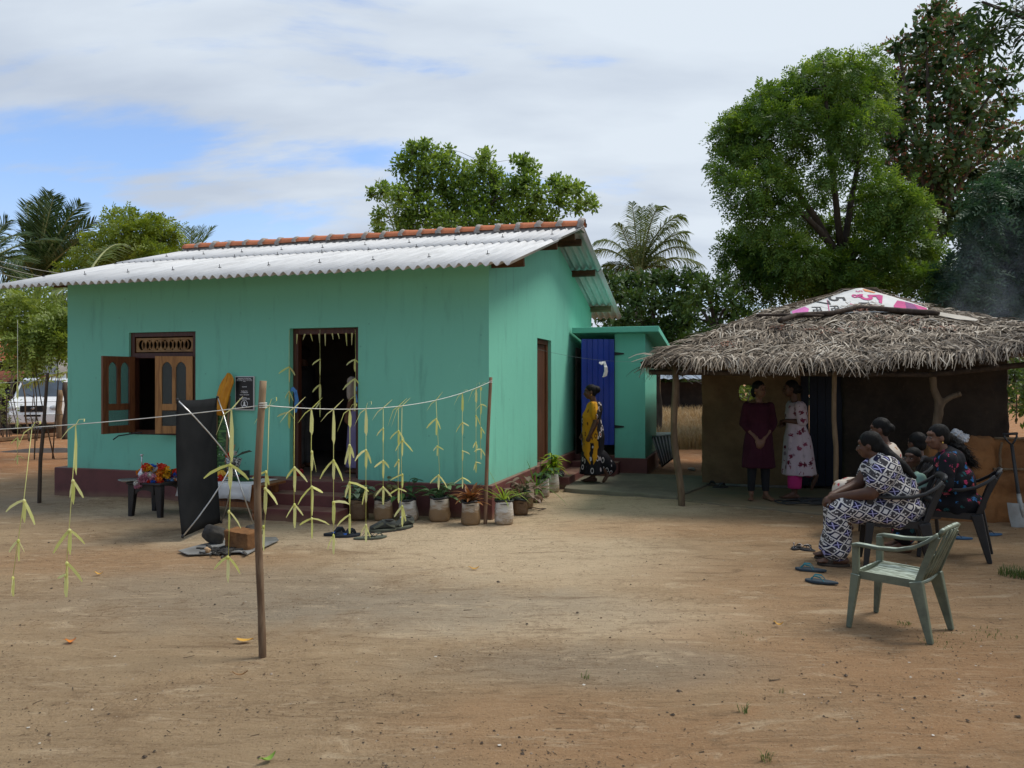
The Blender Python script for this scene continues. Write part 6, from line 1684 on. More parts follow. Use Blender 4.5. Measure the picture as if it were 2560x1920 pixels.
def hand(b, wr, d, up, s=1.0, curl=.5, mir=1):
    """palm, four unequal bent fingers and a thumb; d points from the wrist to the fingers, up is the back of the hand"""
    wr, d = Vector(wr), Vector(d).normalized(); up = Vector(up); up = (up - d*up.dot(d)).normalized(); sd = d.cross(up)*mir
    R = Matrix((d, sd, up)).transposed()
    b.ell(wr + d*.045*s, (.050*s, .038*s, .016*s), 12, 8, R); cap(b, wr - d*.02, wr + d*.02*s, .024*s, .024*s, 8)
    for i, (o, L) in enumerate(((.030, .066), (.010, .074), (-.010, .069), (-.029, .055))):
        p = wr + d*(.082 - .004*abs(i - 1))*s + sd*o*s; q = p + (d*math.cos(curl*.6) - up*math.sin(curl*.6))*L*.5*s; r = q + (d*math.cos(curl*1.7) - up*math.sin(curl*1.7))*L*.5*s
        chain(b, [p, q, r], [.0095*s, .0085*s, .0072*s], 8)
    p = wr + d*.025*s + sd*.030*s; q = p + (d*.55 + sd*.75 - up*.25).normalized()*.035*s; r = q + (d*.85 + sd*.25 - up*.35).normalized()*.030*s
    chain(b, [p, q, r], [.013*s, .011*s, .009*s], 8)
def foot(b, an, d, s=1.0):
    an = Vector(an); d = Vector((d[0], d[1], 0)).normalized(); sd = Vector((-d.y, d.x, 0)); z0 = an.z - .065*s
    heel = Vector((an.x, an.y, z0)) - d*.035*s + Vector((0,0,.028*s)); ball = Vector((an.x, an.y, z0)) + d*.125*s + Vector((0,0,.020*s))
    cap(b, heel, ball, .033*s, .027*s); cap(b, an, Vector((an.x, an.y, z0)) + d*.09*s + Vector((0,0,.03*s)), .034*s, .028*s); b.ell(ball, (.04*s, .045*s, .02*s), 12, 8)
    for i, o in enumerate((-.034, -.016, .001, .017, .032)):
        q = ball + sd*o*s + d*.035*s; cap(b, q - d*.02*s, q + d*(.026 - .004*i)*s - Vector((0,0,.006*s)), .0115*s, .0095*s, 8)
def head_parts(b, c, R, s=1.0, chin=1.0):
    c = Vector(c); P = lambda x, y, z: c + R @ (Vector((x, y, z))*s)
    def E(x, y, z, r): b.ell(P(x, y, z), tuple(q*s for q in r), 16, 12, R)
    E(-.014,0,.028,(.094,.074,.086)); E(.020,0,-.030,(.068,.060,.085)); E(.036,0,-.078,(.046*chin,.042,.034)); E(-.03,0,-.02,(.065,.06,.07))
    E(.070,.030,-.022,(.018,.022,.02)); E(.070,-.030,-.022,(.018,.022,.02)); E(.072,0,.040,(.016,.05,.016))
    chain(b, [P(.082,0,.010), P(.098,0,-.014), P(.104,0,-.030)], [.009*s, .011*s, .0145*s], 8); E(.094,.013,-.033,(.010,.008,.007)); E(.094,-.013,-.033,(.010,.008,.007))
    E(.084,0,-.056,(.011,.023,.007)); E(.081,0,-.067,(.011,.020,.007))
    for y in (-1, 1): E(-.004, y*.073, -.012, (.018,.009,.031))
def face(root, c, R, s=1.0, brow=True, earring=False):
    c = Vector(c); P = lambda x, y, z: c + R @ (Vector((x, y, z))*s)
    for y in (-1, 1):
        b = MB(); b.ell(P(.0775, y*.030, .006), (.009*s,.0125*s,.0055*s), 10, 8, R); ey = b.build('eye', M_EYEW, root, sm=True)
        b = MB(); b.ell(P(.0850, y*.030, .006), (.0055*s,.0068*s,.0060*s), 8, 6, R); b.build('iris', M_EYEB, ey, sm=True)
        b = MB(); b.tube([P(.087, y*.012, .026), P(.089, y*.030, .032), P(.076, y*.050, .024)], [.0018*s,.0027*s,.0012*s], 6); b.build('eyebrow', M_HAIR, root, sm=True)
        if earring: b = MB(); b.ell(P(.0, y*.082, -.046), (.007*s,.007*s,.010*s), 8, 6); b.build('earring', M_GOLD, root, sm=True)
    b = MB(); b.ell(P(.0885, 0, -.056), (.009*s,.021*s,.0062*s), 10, 8, R); b.ell(P(.0865, 0, -.066), (.009*s,.018*s,.0065*s), 10, 8, R); b.build('lips', M_LIP, root, sm=True)
def hair(root, c, R, s=1.0, extra=None, vox=.009, vol=1.0):
    c = Vector(c); P = lambda x, y, z: c + R @ (Vector((x, y, z))*s); b = MB()
    b.ell(P(-.020,0,.038), tuple(q*s*vol for q in (.095,.080,.088)), 16, 12, R); b.ell(P(-.048,0,-.012), tuple(q*s*vol for q in (.062,.072,.075)), 14, 10, R)
    if extra: extra(b, P)
    return remesh(b, 'hair', M_HAIR, root, vox, 2, lambda c_, n: .0035*mnoise.noise(Vector((c_.x*60, c_.y*60, c_.z*14))))
def rings(b, R_, n=30, fold=0.0, seed=0, nf=9):
    """lofted cloth: rings (z, cx, cy, rx, ry); folds deepen downwards"""
    k = len(R_); V = []; z0, z1 = R_[0][0], R_[-1][0]
    for i, (z, cx, cy, rx, ry) in enumerate(R_):
        dp = fold*(i/(k - 1))
        for j in range(n):
            a = 2*math.pi*j/n; w = 1 + dp*(math.sin(a*nf + seed) + .6*math.sin(a*(nf*1.7) + seed*2 + i*.3))
            V.append((cx + rx*w*math.cos(a), cy + ry*w*math.sin(a), z))
    F = [(i*n+j, (i+1)*n+j, (i+1)*n+(j+1) % n, i*n+(j+1) % n) for i in range(k-1) for j in range(n)] + [tuple(range(n)), tuple(range(k*n-1, (k-1)*n-1, -1))]
    b.add(V, F)
def interp(R_, m=4):
    out = []
    for a, c in zip(R_[:-1], R_[1:]):
        for q in range(m): out.append(tuple(x + (y - x)*q/m for x, y in zip(a, c)))
    return out + [R_[-1]]
def folds(amp, fz=2.2, fx=11):
    return lambda c, n: amp*fbm(c.x*fx, c.y*fx, c.z*fz, 3)
RZm = lambda a: Matrix.Rotation(a, 3, 'Z')

# --- cloth prints
def m_yellow():
    t = NT('yellow_black_print'); x, y, z = t.sep(); w = t.math('MULTIPLY', t.math('SUBTRACT', t.noise(6, detail=3), .5), .10)
    xx = t.math('ADD', x, w)
    band = t.math('MULTIPLY', t.mr(xx, -.055, -.045), t.mr(xx, .150, .140)); low = t.mr(t.math('ADD', z, t.math('MULTIPLY', t.math('ABSOLUTE', t.math('SUBTRACT', x, .03)), -1.6)), .24, .27)
    f = t.math('MULTIPLY', band, low)
    slit = t.math('MULTIPLY', t.math('MULTIPLY', t.mr(xx, .0, .01), t.mr(xx, .055, .045)), t.mr(z, .62, .60)); f = t.math('MULTIPLY', f, t.math('SUBTRACT', 1.0, slit))
    v = t.mapping(scale=(1,1,.55)); d = t.vor(13, v); e = t.vor(13, v, out='Color')
    ring = t.math('MULTIPLY', t.mr(d, .20, .23), t.mr(d, .34, .31)); core = t.mr(d, .14, .10); few = t.math('GREATER_THAN', t.sep(e)[0], .45)
    yel = t.mix(t.math('MULTIPLY', t.math('MULTIPLY', ring, few), .9), t.mix(t.noise(9), (.60,.29,.012), (.50,.22,.010)), (.06,.015,.008)); yel = t.mix(t.math('MULTIPLY', core, few), yel, (.55,.30,.12))
    blk = t.mix(ring, (.010,.009,.012), (.50,.44,.44)); blk = t.mix(t.math('MULTIPLY', core, few), blk, (.32,.09,.06)); 
    return t.done(t.mix(f, blk, yel), .75, .2)
def m_diamond():
    t = NT('blue_white_diamond_print'); x, y, z = t.sep()
    wob = t.math('MULTIPLY', t.math('SUBTRACT', t.noise(5, detail=3), .5), .05)
    u = t.math('ADD', t.math('ADD', t.math('MULTIPLY', x, .80), t.math('MULTIPLY', z, .72)), t.math('ADD', wob, t.math('MULTIPLY', y, .35))); w = t.math('SUBTRACT', t.math('MULTIPLY', z, .95), t.math('ADD', t.math('MULTIPLY', x, .45), t.math('MULTIPLY', wob, -1.0))); S = 15.5
    uu, ww = t.math('MULTIPLY', u, S), t.math('MULTIPLY', w, S)
    fu, fw = t.math('FRACT', uu), t.math('FRACT', ww); par = t.math('MODULO', t.math('ADD', t.math('FLOOR', uu), t.math('FLOOR', ww)), 2.0); par = t.math('GREATER_THAN', t.math('ABSOLUTE', par), .5)
    par2 = t.math('GREATER_THAN', t.math('ABSOLUTE', t.math('MODULO', t.math('FLOOR', uu), 2.0)), .5)
    du, dw = t.math('ABSOLUTE', t.math('SUBTRACT', fu, .5)), t.math('ABSOLUTE', t.math('SUBTRACT', fw, .5)); mx = t.math('MAXIMUM', du, dw)
    white, navy = (.60,.57,.54), (.016,.016,.045)
    inner = t.mr(mx, .30, .28); cellA = t.mix(inner, navy, white)                                  # dark frame round a white square
    fl = t.mr(t.vor(46), .28, .36); cellB = t.mix(t.math('MULTIPLY', fl, t.mr(mx, .40, .38)), white, (.05,.045,.05))      # white cell with scribbled flower
    star = t.mr(t.math('ABSOLUTE', t.math('SUBTRACT', du, dw)), .10, .06); cellC = t.mix(t.math('MULTIPLY', star, t.mr(mx, .36, .33)), navy, (.38,.36,.60))
    A = t.mix(par2, cellA, cellC); col = t.mix(par, A, cellB); edge = t.mr(mx, .455, .475); col = t.mix(edge, col, white)
    return t.done(col, .8, .2)
def m_floral(name, base, cols, sc=11):
    t = NT(name); v = t.mapping(scale=(1,1,1)); d = t.vor(sc, v, rnd=.9); e = t.sep(t.vor(sc, v, out='Color', rnd=.9)); pet = t.noise(sc*4.5, detail=2)
    m = t.mr(t.math('ADD', d, t.math('MULTIPLY', t.math('SUBTRACT', pet, .5), .75)), .36, .28)
    pick = t.ramp(e[0], [((i + .0)/len(cols), c) for i, c in enumerate(cols)], 'CONSTANT'); pick = t.mix(t.mr(pet, .35, .7), pick, t.hsv(pick, val=.45))
    return t.done(t.mix(m, base, pick), .8, .2)
M_YEL, M_DIA = m_yellow(), m_diamond()
M_FLB = m_floral('black_pink_blue_floral', (.010,.010,.013), [(.48,.04,.12), (.03,.17,.42), (.52,.09,.11), (.02,.09,.10), (.010,.010,.013), (.40,.03,.10)], 15)
M_FLW = m_floral('white_maroon_floral', (.52,.42,.44), [(.20,.02,.05), (.28,.06,.10), (.52,.42,.44), (.15,.02,.04), (.30,.20,.23)], 11)
M_FLR = m_floral('red_white_floral', (.58,.50,.42), [(.62,.04,.06), (.58,.10,.06), (.58,.50,.42), (.5,.30,.16)], 16)
M_MAROON = simple('maroon_cotton', (0.050,0.011,0.020), (0.036,0.008,0.015), 5, .85, .15, .2, 90); M_LEG = simple('black_leggings', (0.010,0.010,0.012), (0.014,0.014,0.016), 5, .8); M_PINKT = simple('pink_trousers', (0.46,0.025,0.15), (0.36,0.02,0.11), 5, .8)
M_GRSH = simple('pale_green_shirt', (0.26,0.40,0.32), (0.20,0.32,0.26), 5, .85); M_DKSH = simple('dark_shirt', (0.016,0.016,0.020), (0.024,0.024,0.028), 5, .85); M_TROU = simple('grey_trousers', (0.10,0.10,0.10), (0.07,0.07,0.07), 5, .85); M_BLOU = simple('beige_blouse', (0.42,0.35,0.28), (0.34,0.28,0.22), 5, .85); M_LAV = simple('lavender_skirt', (0.26,0.22,0.38), (0.20,0.17,0.30), 5, .85)

def person(loc, hd, label):
    return empty('person', loc, hd, label, 'person')
VX = .0085
# 1. woman in yellow and black walking to the left by the blue door
p = person(G(1481, 1206, .055), rad(180), 'woman in a yellow and black printed dress walking barefoot past the blue door')
c = Vector((.035,0,1.365)); R = RZm(rad(6)) @ Matrix.Rotation(rad(4), 3, 'Y'); b = MB(); head_parts(b, c, R, .93)
cap(b, (-.02,0,1.19), (.005,0,1.30), .052, .047); b.ell((-.02,0,1.10), (.105,.165,.12)); b.ell((-.0,0,.92), (.12,.16,.20)); b.ell((-.02,0,.74), (.14,.17,.14))
chain(b, [(-.02,.165,1.14), (-.03,.205,.93), (.055,.20,.735)], [.055,.044,.030]); hand(b, (.055,.20,.735), (.35,-.1,-.93), (0,1,0), .95, .7, -1)
chain(b, [(-.02,-.165,1.14), (.03,-.20,.93), (.12,-.18,.74)], [.055,.044,.030]); hand(b, (.12,-.18,.74), (.4,.1,-.9), (0,-1,0), .95, .7, 1)
chain(b, [(-.01,-.08,.72), (.03,-.085,.40), (-.02,-.085,.085)], [.085,.062,.036]); foot(b, (-.02,-.085,.068), (1,.05), .98)
chain(b, [(-.01,.08,.72), (-.02,.085,.42), (-.19,.09,.17)], [.085,.062,.036]); cap(b, (-.19,.09,.17), (-.22,.09,.12), .034, .030); chain(b, [(-.22,.09,.13), (-.17,.09,.045), (-.15,.09,.025)], [.03,.028,.018])
remesh(b, 'body', SK_D, p, VX, 3); face(p, c, R, .93, earring=True)
hair(p, c, R, .93, lambda b, P: (b.ell(P(-.115,0,.03), (.055,.06,.058), 12, 10), b.ell(P(-.09,0,.045), (.05,.055,.05), 12, 10)))
b = MB(); rings(b, interp([(1.215,-.03,0,.075,.105),(1.18,-.03,0,.105,.165),(1.10,-.02,0,.130,.185),(.98,.015,0,.145,.180),(.84,.0,0,.155,.180),(.70,-.01,0,.165,.190),(.50,-.005,0,.160,.190),(.32,-.01,0,.175,.205),(.135,-.005,0,.195,.225)]), 36, .045, 1, 7)
b.ell((-.25,.06,.235), (.11,.09,.11)); cap(b, (-.12,.05,.40), (-.24,.06,.25), .10, .10)
for s in (-1, 1): chain(b, [(-.02,s*.15,1.155), (-.025,s*.188,1.06), (-.028 if s > 0 else .0,s*.20,1.005)], [.068,.070,.066])
remesh(b, 'dress', M_YEL, p, .011, 2, folds(.014)); 
# 2. woman in maroon, hands clasped
p = person(G(1896, 1249, .03), rad(-92), 'woman in a plain dark maroon dress with hands clasped standing by the small hut window')
c = Vector((.045,0,1.445)); R = RZm(rad(28)) @ Matrix.Rotation(rad(-2), 3, 'Y'); b = MB(); head_parts(b, c, R, .95)
cap(b, (-.01,0,1.26), (.012,0,1.38), .046, .044); b.ell((0,0,1.17), (.095,.150,.12)); b.ell((0,0,.98), (.095,.125,.20)); b.ell((-.01,0,.82), (.11,.15,.13))
for s in (-1, 1):
    chain(b, [(0,s*.155,1.225), (-.01,s*.195,.99), (.125,s*.045 - .01,.805)], [.046,.036,.024]); hand(b, (.125,s*.045 - .01,.805), (.25,-s*.25 - .1,-.85), (.9,s*.3,.1), .92, .45, s)
    chain(b, [(0,s*.08,.80), (.01,s*.085,.42), (0,s*.095,.085)], [.075,.055,.036]); foot(b, (0,s*.095,.068), (1,s*.3), .95)
remesh(b, 'body', SK_M, p, VX, 3); face(p, c, R, .95, earring=True); hair(p, c, R, .95, lambda b, P: b.ell(P(-.08,0,-.03), (.06,.06,.08), 12, 10))
b = MB(); rings(b, interp([(1.265,-.005,0,.075,.120),(1.22,0,0,.100,.175),(1.13,.005,0,.118,.170),(1.0,0,0,.110,.145),(.84,0,0,.125,.175),(.66,0,0,.140,.195),(.42,0,0,.155,.215)]), 36, .022, 2, 8)
for s in (-1, 1): chain(b, [(0,s*.150,1.225), (-.01,s*.197,1.0), (.045,s*.15,.93)], [.060,.052,.044])
remesh(b, 'dress', M_MAROON, p, .011, 2, folds(.012))
b = MB()
for s in (-1, 1): chain(b, [(0,s*.08,.62), (.01,s*.085,.42), (0,s*.094,.14)], [.080,.064,.047])
remesh(b, 'leggings', M_LEG, p, .011, 2)
# 3. woman in white and maroon floral stepping to the left
p = person(G(1990, 1244, .03), rad(178), 'woman in white and maroon floral dress and pink trousers by the navy door')
c = Vector((.075,0,1.455)); R = RZm(rad(-4)); b = MB(); head_parts(b, c, R, .95)
cap(b, (.015,0,1.26), (.04,0,1.39), .048, .045); b.ell((0,0,1.17), (.10,.155,.12)); b.ell((0,0,.98), (.11,.14,.20)); b.ell((-.01,0,.82), (.125,.155,.13))
for s in (-1, 1):
    chain(b, [(0,s*.16,1.215), (-.02,s*.20,1.02), (.15,s*.09,1.0 + .03*s)], [.052,.042,.028]); hand(b, (.15,s*.09,1.0 + .03*s), (.45,-s*.8,.1), (.3,0,1), .92, .8, -s)
chain(b, [(0,.08,.80), (.04,.085,.44), (.05,.085,.085)], [.085,.060,.037]); foot(b, (.05,.085,.068), (1,.0), 1.02)
chain(b, [(0,-.08,.80), (-.02,-.085,.45), (-.26,-.09,.30)], [.085,.060,.036]); cap(b, (-.26,-.09,.30), (-.29,-.09,.27), .035, .032); chain(b, [(-.30,-.09,.28), (-.255,-.09,.17), (-.235,-.09,.10)], [.034,.028,.018])
remesh(b, 'body', SK_D, p, VX, 3); face(p, c, R, .95); hair(p, c, R, .95, lambda b, P: b.ell(P(-.115,0,-.01), (.05,.055,.055), 12, 10))
b = MB(); rings(b, interp([(1.27,.0,0,.075,.115),(1.225,-.005,0,.115,.180),(1.12,.0,0,.140,.185),(1.02,.005,0,.125,.160),(.95,.0,0,.125,.160),(.80,-.01,0,.165,.19),(.60,-.02,0,.185,.205),(.40,-.03,0,.205,.215),(.31,-.035,0,.215,.220)]), 36, .050, 3, 8)
for s in (-1, 1): chain(b, [(0,s*.155,1.215), (-.02,s*.205,1.03)], [.080,.070])
remesh(b, 'dress', M_FLW, p, .011, 2, folds(.014))
b = MB(); rings(b, interp([(.55,.03,.085,.10,.10),(.30,.045,.085,.090,.085),(.135,.05,.085,.088,.080)]), 24, .03, 1, 5); chain(b, [(0,-.08,.6), (-.02,-.085,.43), (-.20,-.09,.33)], [.10,.095,.080])
remesh(b, 'trousers', M_PINKT, p, .011, 2, folds(.008))
# 4. seated woman, blue and white diamonds
p = person((3.30, 6.55, 0), rad(164), 'seated heavy woman in blue and white diamond print dress leaning forward with clasped hands')
c = Vector((.215,-.01,1.035)); R = RZm(rad(-16)) @ Matrix.Rotation(rad(9), 3, 'Y'); b = MB(); head_parts(b, c, R, .97)
cap(b, (.11,0,.88), (.185,0,.965), .060, .055); b.ell((.08,0,.80), (.13,.19,.14)); b.ell((.02,0,.62), (.17,.20,.20)); b.ell((.0,0,.48), (.17,.20,.10))
hx, hz = .575, .565
chain(b, [(.13,.20,.86), (.235,.255,.655), (hx - .06,.05,hz + .01)], [.072,.056,.030]); chain(b, [(.14,-.20,.86), (.27,-.23,.66), (hx - .06,-.03,hz + .02)], [.072,.054,.030])
hand(b, (hx - .07,.05,hz + .01), (.85,-.35,-.35), (.3,.6,.7), 1.0, .9, -1); hand(b, (hx - .07,-.03,hz + .02), (.8,.35,-.45), (.4,-.5,.7), 1.0, .9, 1)
for s in (-1, 1): chain(b, [(.02,s*.11,.49), (.44,s*.13,.485), (.47,s*.12,.10)], [.11,.085,.042]); foot(b, (.46,s*.12,.088), (1,s*.10), 1.05)
remesh(b, 'body', SK_D, p, VX, 3); face(p, c, R, .97)
def ponytail(b, P): chain(b, [P(-.075,0,.0), P(-.115,.0,-.03), P(-.15,.02,-.10), P(-.24,.04,-.20), P(-.32,.05,-.31)], [.055,.036,.045,.042,.02])
hair(p, c, R, .97, ponytail, vol=1.02)
b = MB(); b.ell((.09,0,.825), (.155,.215,.15), 20, 14); b.ell((.03,0,.64), (.205,.235,.22), 20, 14); b.ell((-.02,0,.50), (.20,.24,.13), 20, 14); cap(b, (.10,0,.87), (.135,0,.91), .105, .085)
for s in (-1, 1):
    chain(b, [(.10,s*.17,.85), (.15,s*.215,.80), (.185,s*.235,.745)], [.108,.110,.098])
    chain(b, [(.02,s*.11,.48), (.40,s*.12,.49), (.47,s*.12,.46)], [.145,.115,.10]); chain(b, [(.47,s*.12,.46), (.475,s*.115,.28), (.50,s*.11,.145)], [.10,.105,.115])
rings(b, interp([(.50,.45,0,.09,.19),(.30,.47,0,.11,.21),(.115,.495,0,.125,.22)]), 30, .03, 2, 7)
remesh(b, 'dress', M_DIA, p, .012, 2, folds(.012, 5, 9))
for s in (-1, 1):
    q = Vector((.515,s*.12,0)); fo = MB(); fo.prism([(x + q.x, y + q.y) for x, y in sole_pts(.27,.11)], 'z', .002, .022); fo.build('sandal_sole', M_BRSAN, p, bevel=.004)
    fo = MB(); fo.strip([(q.x + .05, q.y - .055, .02),(q.x + .04, q.y - .03, .075),(q.x + .035, q.y + .03, .075),(q.x + .04, q.y + .055, .02)], .06, side=(1,0,-.1)); o = fo.build('sandal_strap', M_BRSAN, p, sm=True); so = o.modifiers.new('t','SOLIDIFY'); so.thickness = .006
# 5. seated woman, black pink blue floral, big curly hair
p = person((4.06, 6.95, 0), rad(152), 'seated woman in black dress with pink and blue flowers and a bushy ponytail')
c = Vector((.165,.02,1.075)); R = RZm(rad(30)) @ Matrix.Rotation(rad(5), 3, 'Y'); b = MB(); head_parts(b, c, R, .98)
cap(b, (.08,0,.90), (.135,.01,1.0), .050, .047); b.ell((.06,0,.82), (.115,.165,.14)); b.ell((.01,0,.63), (.14,.165,.20)); b.ell((-.02,0,.48), (.16,.18,.10))
chain(b, [(.09,.175,.885), (.10,.235,.66), (.32,.12,.56)], [.056,.044,.028]); chain(b, [(.09,-.175,.885), (.13,-.21,.66), (.33,-.08,.56)], [.056,.044,.028])
hand(b, (.32,.12,.56), (.85,-.3,-.2), (.2,.2,1), .95, .5, -1); hand(b, (.33,-.08,.56), (.85,.3,-.2), (.2,-.2,1), .95, .5, 1)
for s in (-1, 1): chain(b, [(.0,s*.10,.48), (.42,s*.11,.48), (.43,s*.11,.09)], [.095,.072,.040]); foot(b, (.43,s*.11,.075), (1,s*.1))
remesh(b, 'body', SK_M, p, VX, 3); face(p, c, R, .98, earring=True)
hair(p, c, R, .98, lambda b, P: chain(b, [P(-.09,0,.0), P(-.13,-.01,-.04), P(-.19,-.02,-.11)], [.05,.04,.06]))
HF = MB(); rng = random.Random(8)
for i in range(900):                                    # loose curly strands of the ponytail
    a, e = rng.uniform(0, 6.28), rng.uniform(-1, 1); rr = rng.random()**.5
    q = rng.random(); base = Vector((-.10 - .20*q, -.02 - .02*q, .02 - .26*q)); w = .035 + .075*math.sin(math.pi*min(1, q*.8 + .12)); o_ = Vector((math.cos(a)*math.sqrt(1-e*e), math.sin(a)*math.sqrt(1-e*e), e))*w*rr
    d = Vector((-.6, 0, -.75)); pts = [c + R @ (base + o_*.55 + d*(.028*k) + Vector((.010*math.sin(k*2.2 + i), .010*math.cos(k*2.4 + i*2), .006*math.sin(i))) + o_*.22*k*.5) for k in range(5)]
    HF.strip(pts, [.003,.004,.004,.003,.001], side=(rng.uniform(-1,1), rng.uniform(-1,1), rng.uniform(-1,1)))
tag(HF.build('ponytail', M_HAIR, p), kind='stuff')
b = MB(); chain(b, [c + R @ Vector((-.11,-.01,-.02)), c + R @ Vector((-.18,-.02,-.11)), c + R @ Vector((-.25,-.02,-.20))], [.04,.075,.05]); remesh(b, 'ponytail_core', M_HAIR, p, .010, 1, lambda q, n: .02*mnoise.noise(q*40))
b = MB(); b.ell((.06,0,.83), (.135,.185,.15), 20, 14); b.ell((.015,0,.64), (.165,.19,.22), 20, 14); b.ell((-.03,0,.48), (.19,.215,.12), 20, 14); cap(b, (.06,0,.88), (.085,0,.925), .09, .075)
for s in (-1, 1):
    chain(b, [(.08,s*.160,.875), (.095,s*.215,.76), (.105,s*.238,.665)], [.078,.068,.062]); chain(b, [(.0,s*.10,.48), (.40,s*.11,.485), (.43,s*.11,.46)], [.125,.095,.085]); chain(b, [(.43,s*.11,.46), (.43,s*.11,.17)], [.09,.10])
rings(b, interp([(.48,.42,0,.08,.17),(.28,.43,0,.10,.20),(.13,.44,0,.11,.21)]), 30, .03, 2, 7)
remesh(b, 'dress', M_FLB, p, .012, 2, folds(.012, 5, 9))
# 6. small boy between the seated women
p = person((3.70, 7.22, 0), rad(200), 'small boy with cropped hair in pale green shirt between the seated women')
c = Vector((-.105,.01,.855)); R = RZm(rad(12)); b = MB(); head_parts(b, c, R, .88); cap(b, (-.10,0,.71), (-.105,0,.79), .036, .034); b.ell((-.09,0,.62), (.075,.11,.11)); b.ell((-.05,0,.48), (.08,.10,.12))
for s in (-1, 1): chain(b, [(-.09,s*.115,.68), (-.10,s*.15,.54), (-.0,s*.12,.45)], [.034,.027,.02]); hand(b, (-.0,s*.12,.45), (.8,0,-.5), (.3,0,1), .7, .5, -s); chain(b, [(-.03,s*.055,.44), (.02,s*.06,.25), (.0,s*.06,.07)], [.06,.042,.028]); foot(b, (0,s*.06,.055), (1,s*.1), .75)
remesh(b, 'body', SK_D, p, .008, 3); face(p, c, R, .88)
b = MB(); b.ell(c + R @ Vector((-.016,0,.034)), (.083,.068,.076), 16, 12, R); remesh(b, 'hair', M_HAIR, p, .009, 1)
b = MB(); rings(b, interp([(.735,-.10,0,.05,.07),(.70,-.095,0,.075,.12),(.60,-.085,0,.095,.13),(.44,-.045,0,.105,.13)]), 28, .02, 1, 6)
for s in (-1, 1): chain(b, [(-.09,s*.11,.68), (-.10,s*.15,.59)], [.05,.046])
remesh(b, 'shirt', M_GRSH, p, .010, 2, folds(.006))
b = MB(); [chain(b, [(-.04,s*.05,.46), (.015,s*.06,.27)], [.075,.062]) for s in (-1, 1)]; remesh(b, 'shorts', M_DKSH, p, .010, 2)
flipflop(Vector((3.62,7.16,0)), rad(200), 'dark flip flop beside the bare feet of the boy', M_RUBBER, M_RUBBER, .2, .075)
# 7. woman in red and white behind
p = person((3.83, 7.75, 0), rad(142), 'seated woman in red and cream floral top half hidden behind the diamond print woman')
c = Vector((.09,0,1.095)); R = RZm(rad(10)) @ Matrix.Rotation(rad(8), 3, 'Y'); b = MB(); head_parts(b, c, R, .97); cap(b, (.03,0,.92), (.065,0,1.02), .05, .047); b.ell((.02,0,.83), (.115,.17,.14)); b.ell((0,0,.63), (.14,.165,.20)); b.ell((-.02,0,.48), (.16,.18,.10))
for s in (-1, 1): chain(b, [(.03,s*.18,.90), (.05,s*.23,.68), (.30,s*.14,.57)], [.056,.044,.028]); hand(b, (.30,s*.14,.57), (.9,-s*.2,-.2), (.2,0,1), .95, .5, -s); chain(b, [(.0,s*.10,.48), (.42,s*.11,.48), (.43,s*.11,.09)], [.095,.072,.040]); foot(b, (.43,s*.11,.075), (1,s*.1))
remesh(b, 'body', SK_D, p, .009, 3); face(p, c, R, .97); hair(p, c, R, .97, lambda b, P: b.ell(P(-.10,0,.0), (.05,.055,.05), 12, 10))
b = MB(); b.ell((.02,0,.83), (.135,.195,.13), 20, 14); b.ell((.01,0,.64), (.165,.19,.22), 20, 14); b.ell((-.03,0,.48), (.19,.215,.12), 20, 14)
for s in (-1, 1): chain(b, [(.02,s*.17,.885), (.05,s*.22,.76)], [.072,.066]); chain(b, [(.0,s*.10,.48), (.42,s*.11,.47), (.43,s*.11,.30)], [.125,.10,.10])
remesh(b, 'dress', M_FLR, p, .012, 2, folds(.010, 5, 9))
# 8. dark haired person low behind the boy
p = person((4.30, 8.05, 0), rad(100), 'person with dark hair and dark clothes sitting low in the shade behind the boy')
c = Vector((.05,0,.93)); R = RZm(rad(8)); b = MB(); head_parts(b, c, R, .95); cap(b, (.0,0,.76), (.02,0,.86), .05, .047); b.ell((0,0,.66), (.11,.17,.14)); b.ell((0,0,.46), (.13,.16,.2)); b.ell((-.02,0,.30), (.16,.18,.10))
for s in (-1, 1): chain(b, [(.0,s*.18,.74), (.06,s*.22,.52), (.28,s*.12,.45)], [.05,.04,.028]); hand(b, (.28,s*.12,.45), (.9,-s*.2,-.2), (.2,0,1), .95, .5, -s); chain(b, [(.0,s*.10,.30), (.38,s*.12,.42), (.40,s*.11,.09)], [.09,.07,.04]); foot(b, (.40,s*.11,.075), (1,s*.1))
remesh(b, 'body', SK_D, p, .010, 3); face(p, c, R, .95); hair(p, c, R, .95, vol=1.04)
b = MB(); b.ell((0,0,.66), (.13,.19,.15), 18, 12); b.ell((0,0,.46), (.155,.185,.22), 18, 12); b.ell((-.02,0,.28), (.18,.2,.12), 18, 12)
for s in (-1, 1): chain(b, [(.0,s*.17,.73), (.06,s*.22,.54)], [.065,.055]); chain(b, [(.0,s*.10,.30), (.38,s*.12,.42), (.40,s*.11,.15)], [.11,.085,.06])
remesh(b, 'clothes', M_DKSH, p, .012, 2, folds(.01))
b = MB(); b.box(-.15,.15,-.15,.15,0,.03); o = b.build('low_stool', M_POLED); o.location = (4.29,8.05,.16); tag(o, 'low wooden stool under the person in dark clothes', 'stool')
for sx in (-1,1):
    for sy in (-1,1): b = MB(); b.bar((sx*.12,sy*.12,0),(sx*.13,sy*.13,-.158),.03,.03); b.build('leg', M_POLED, o)
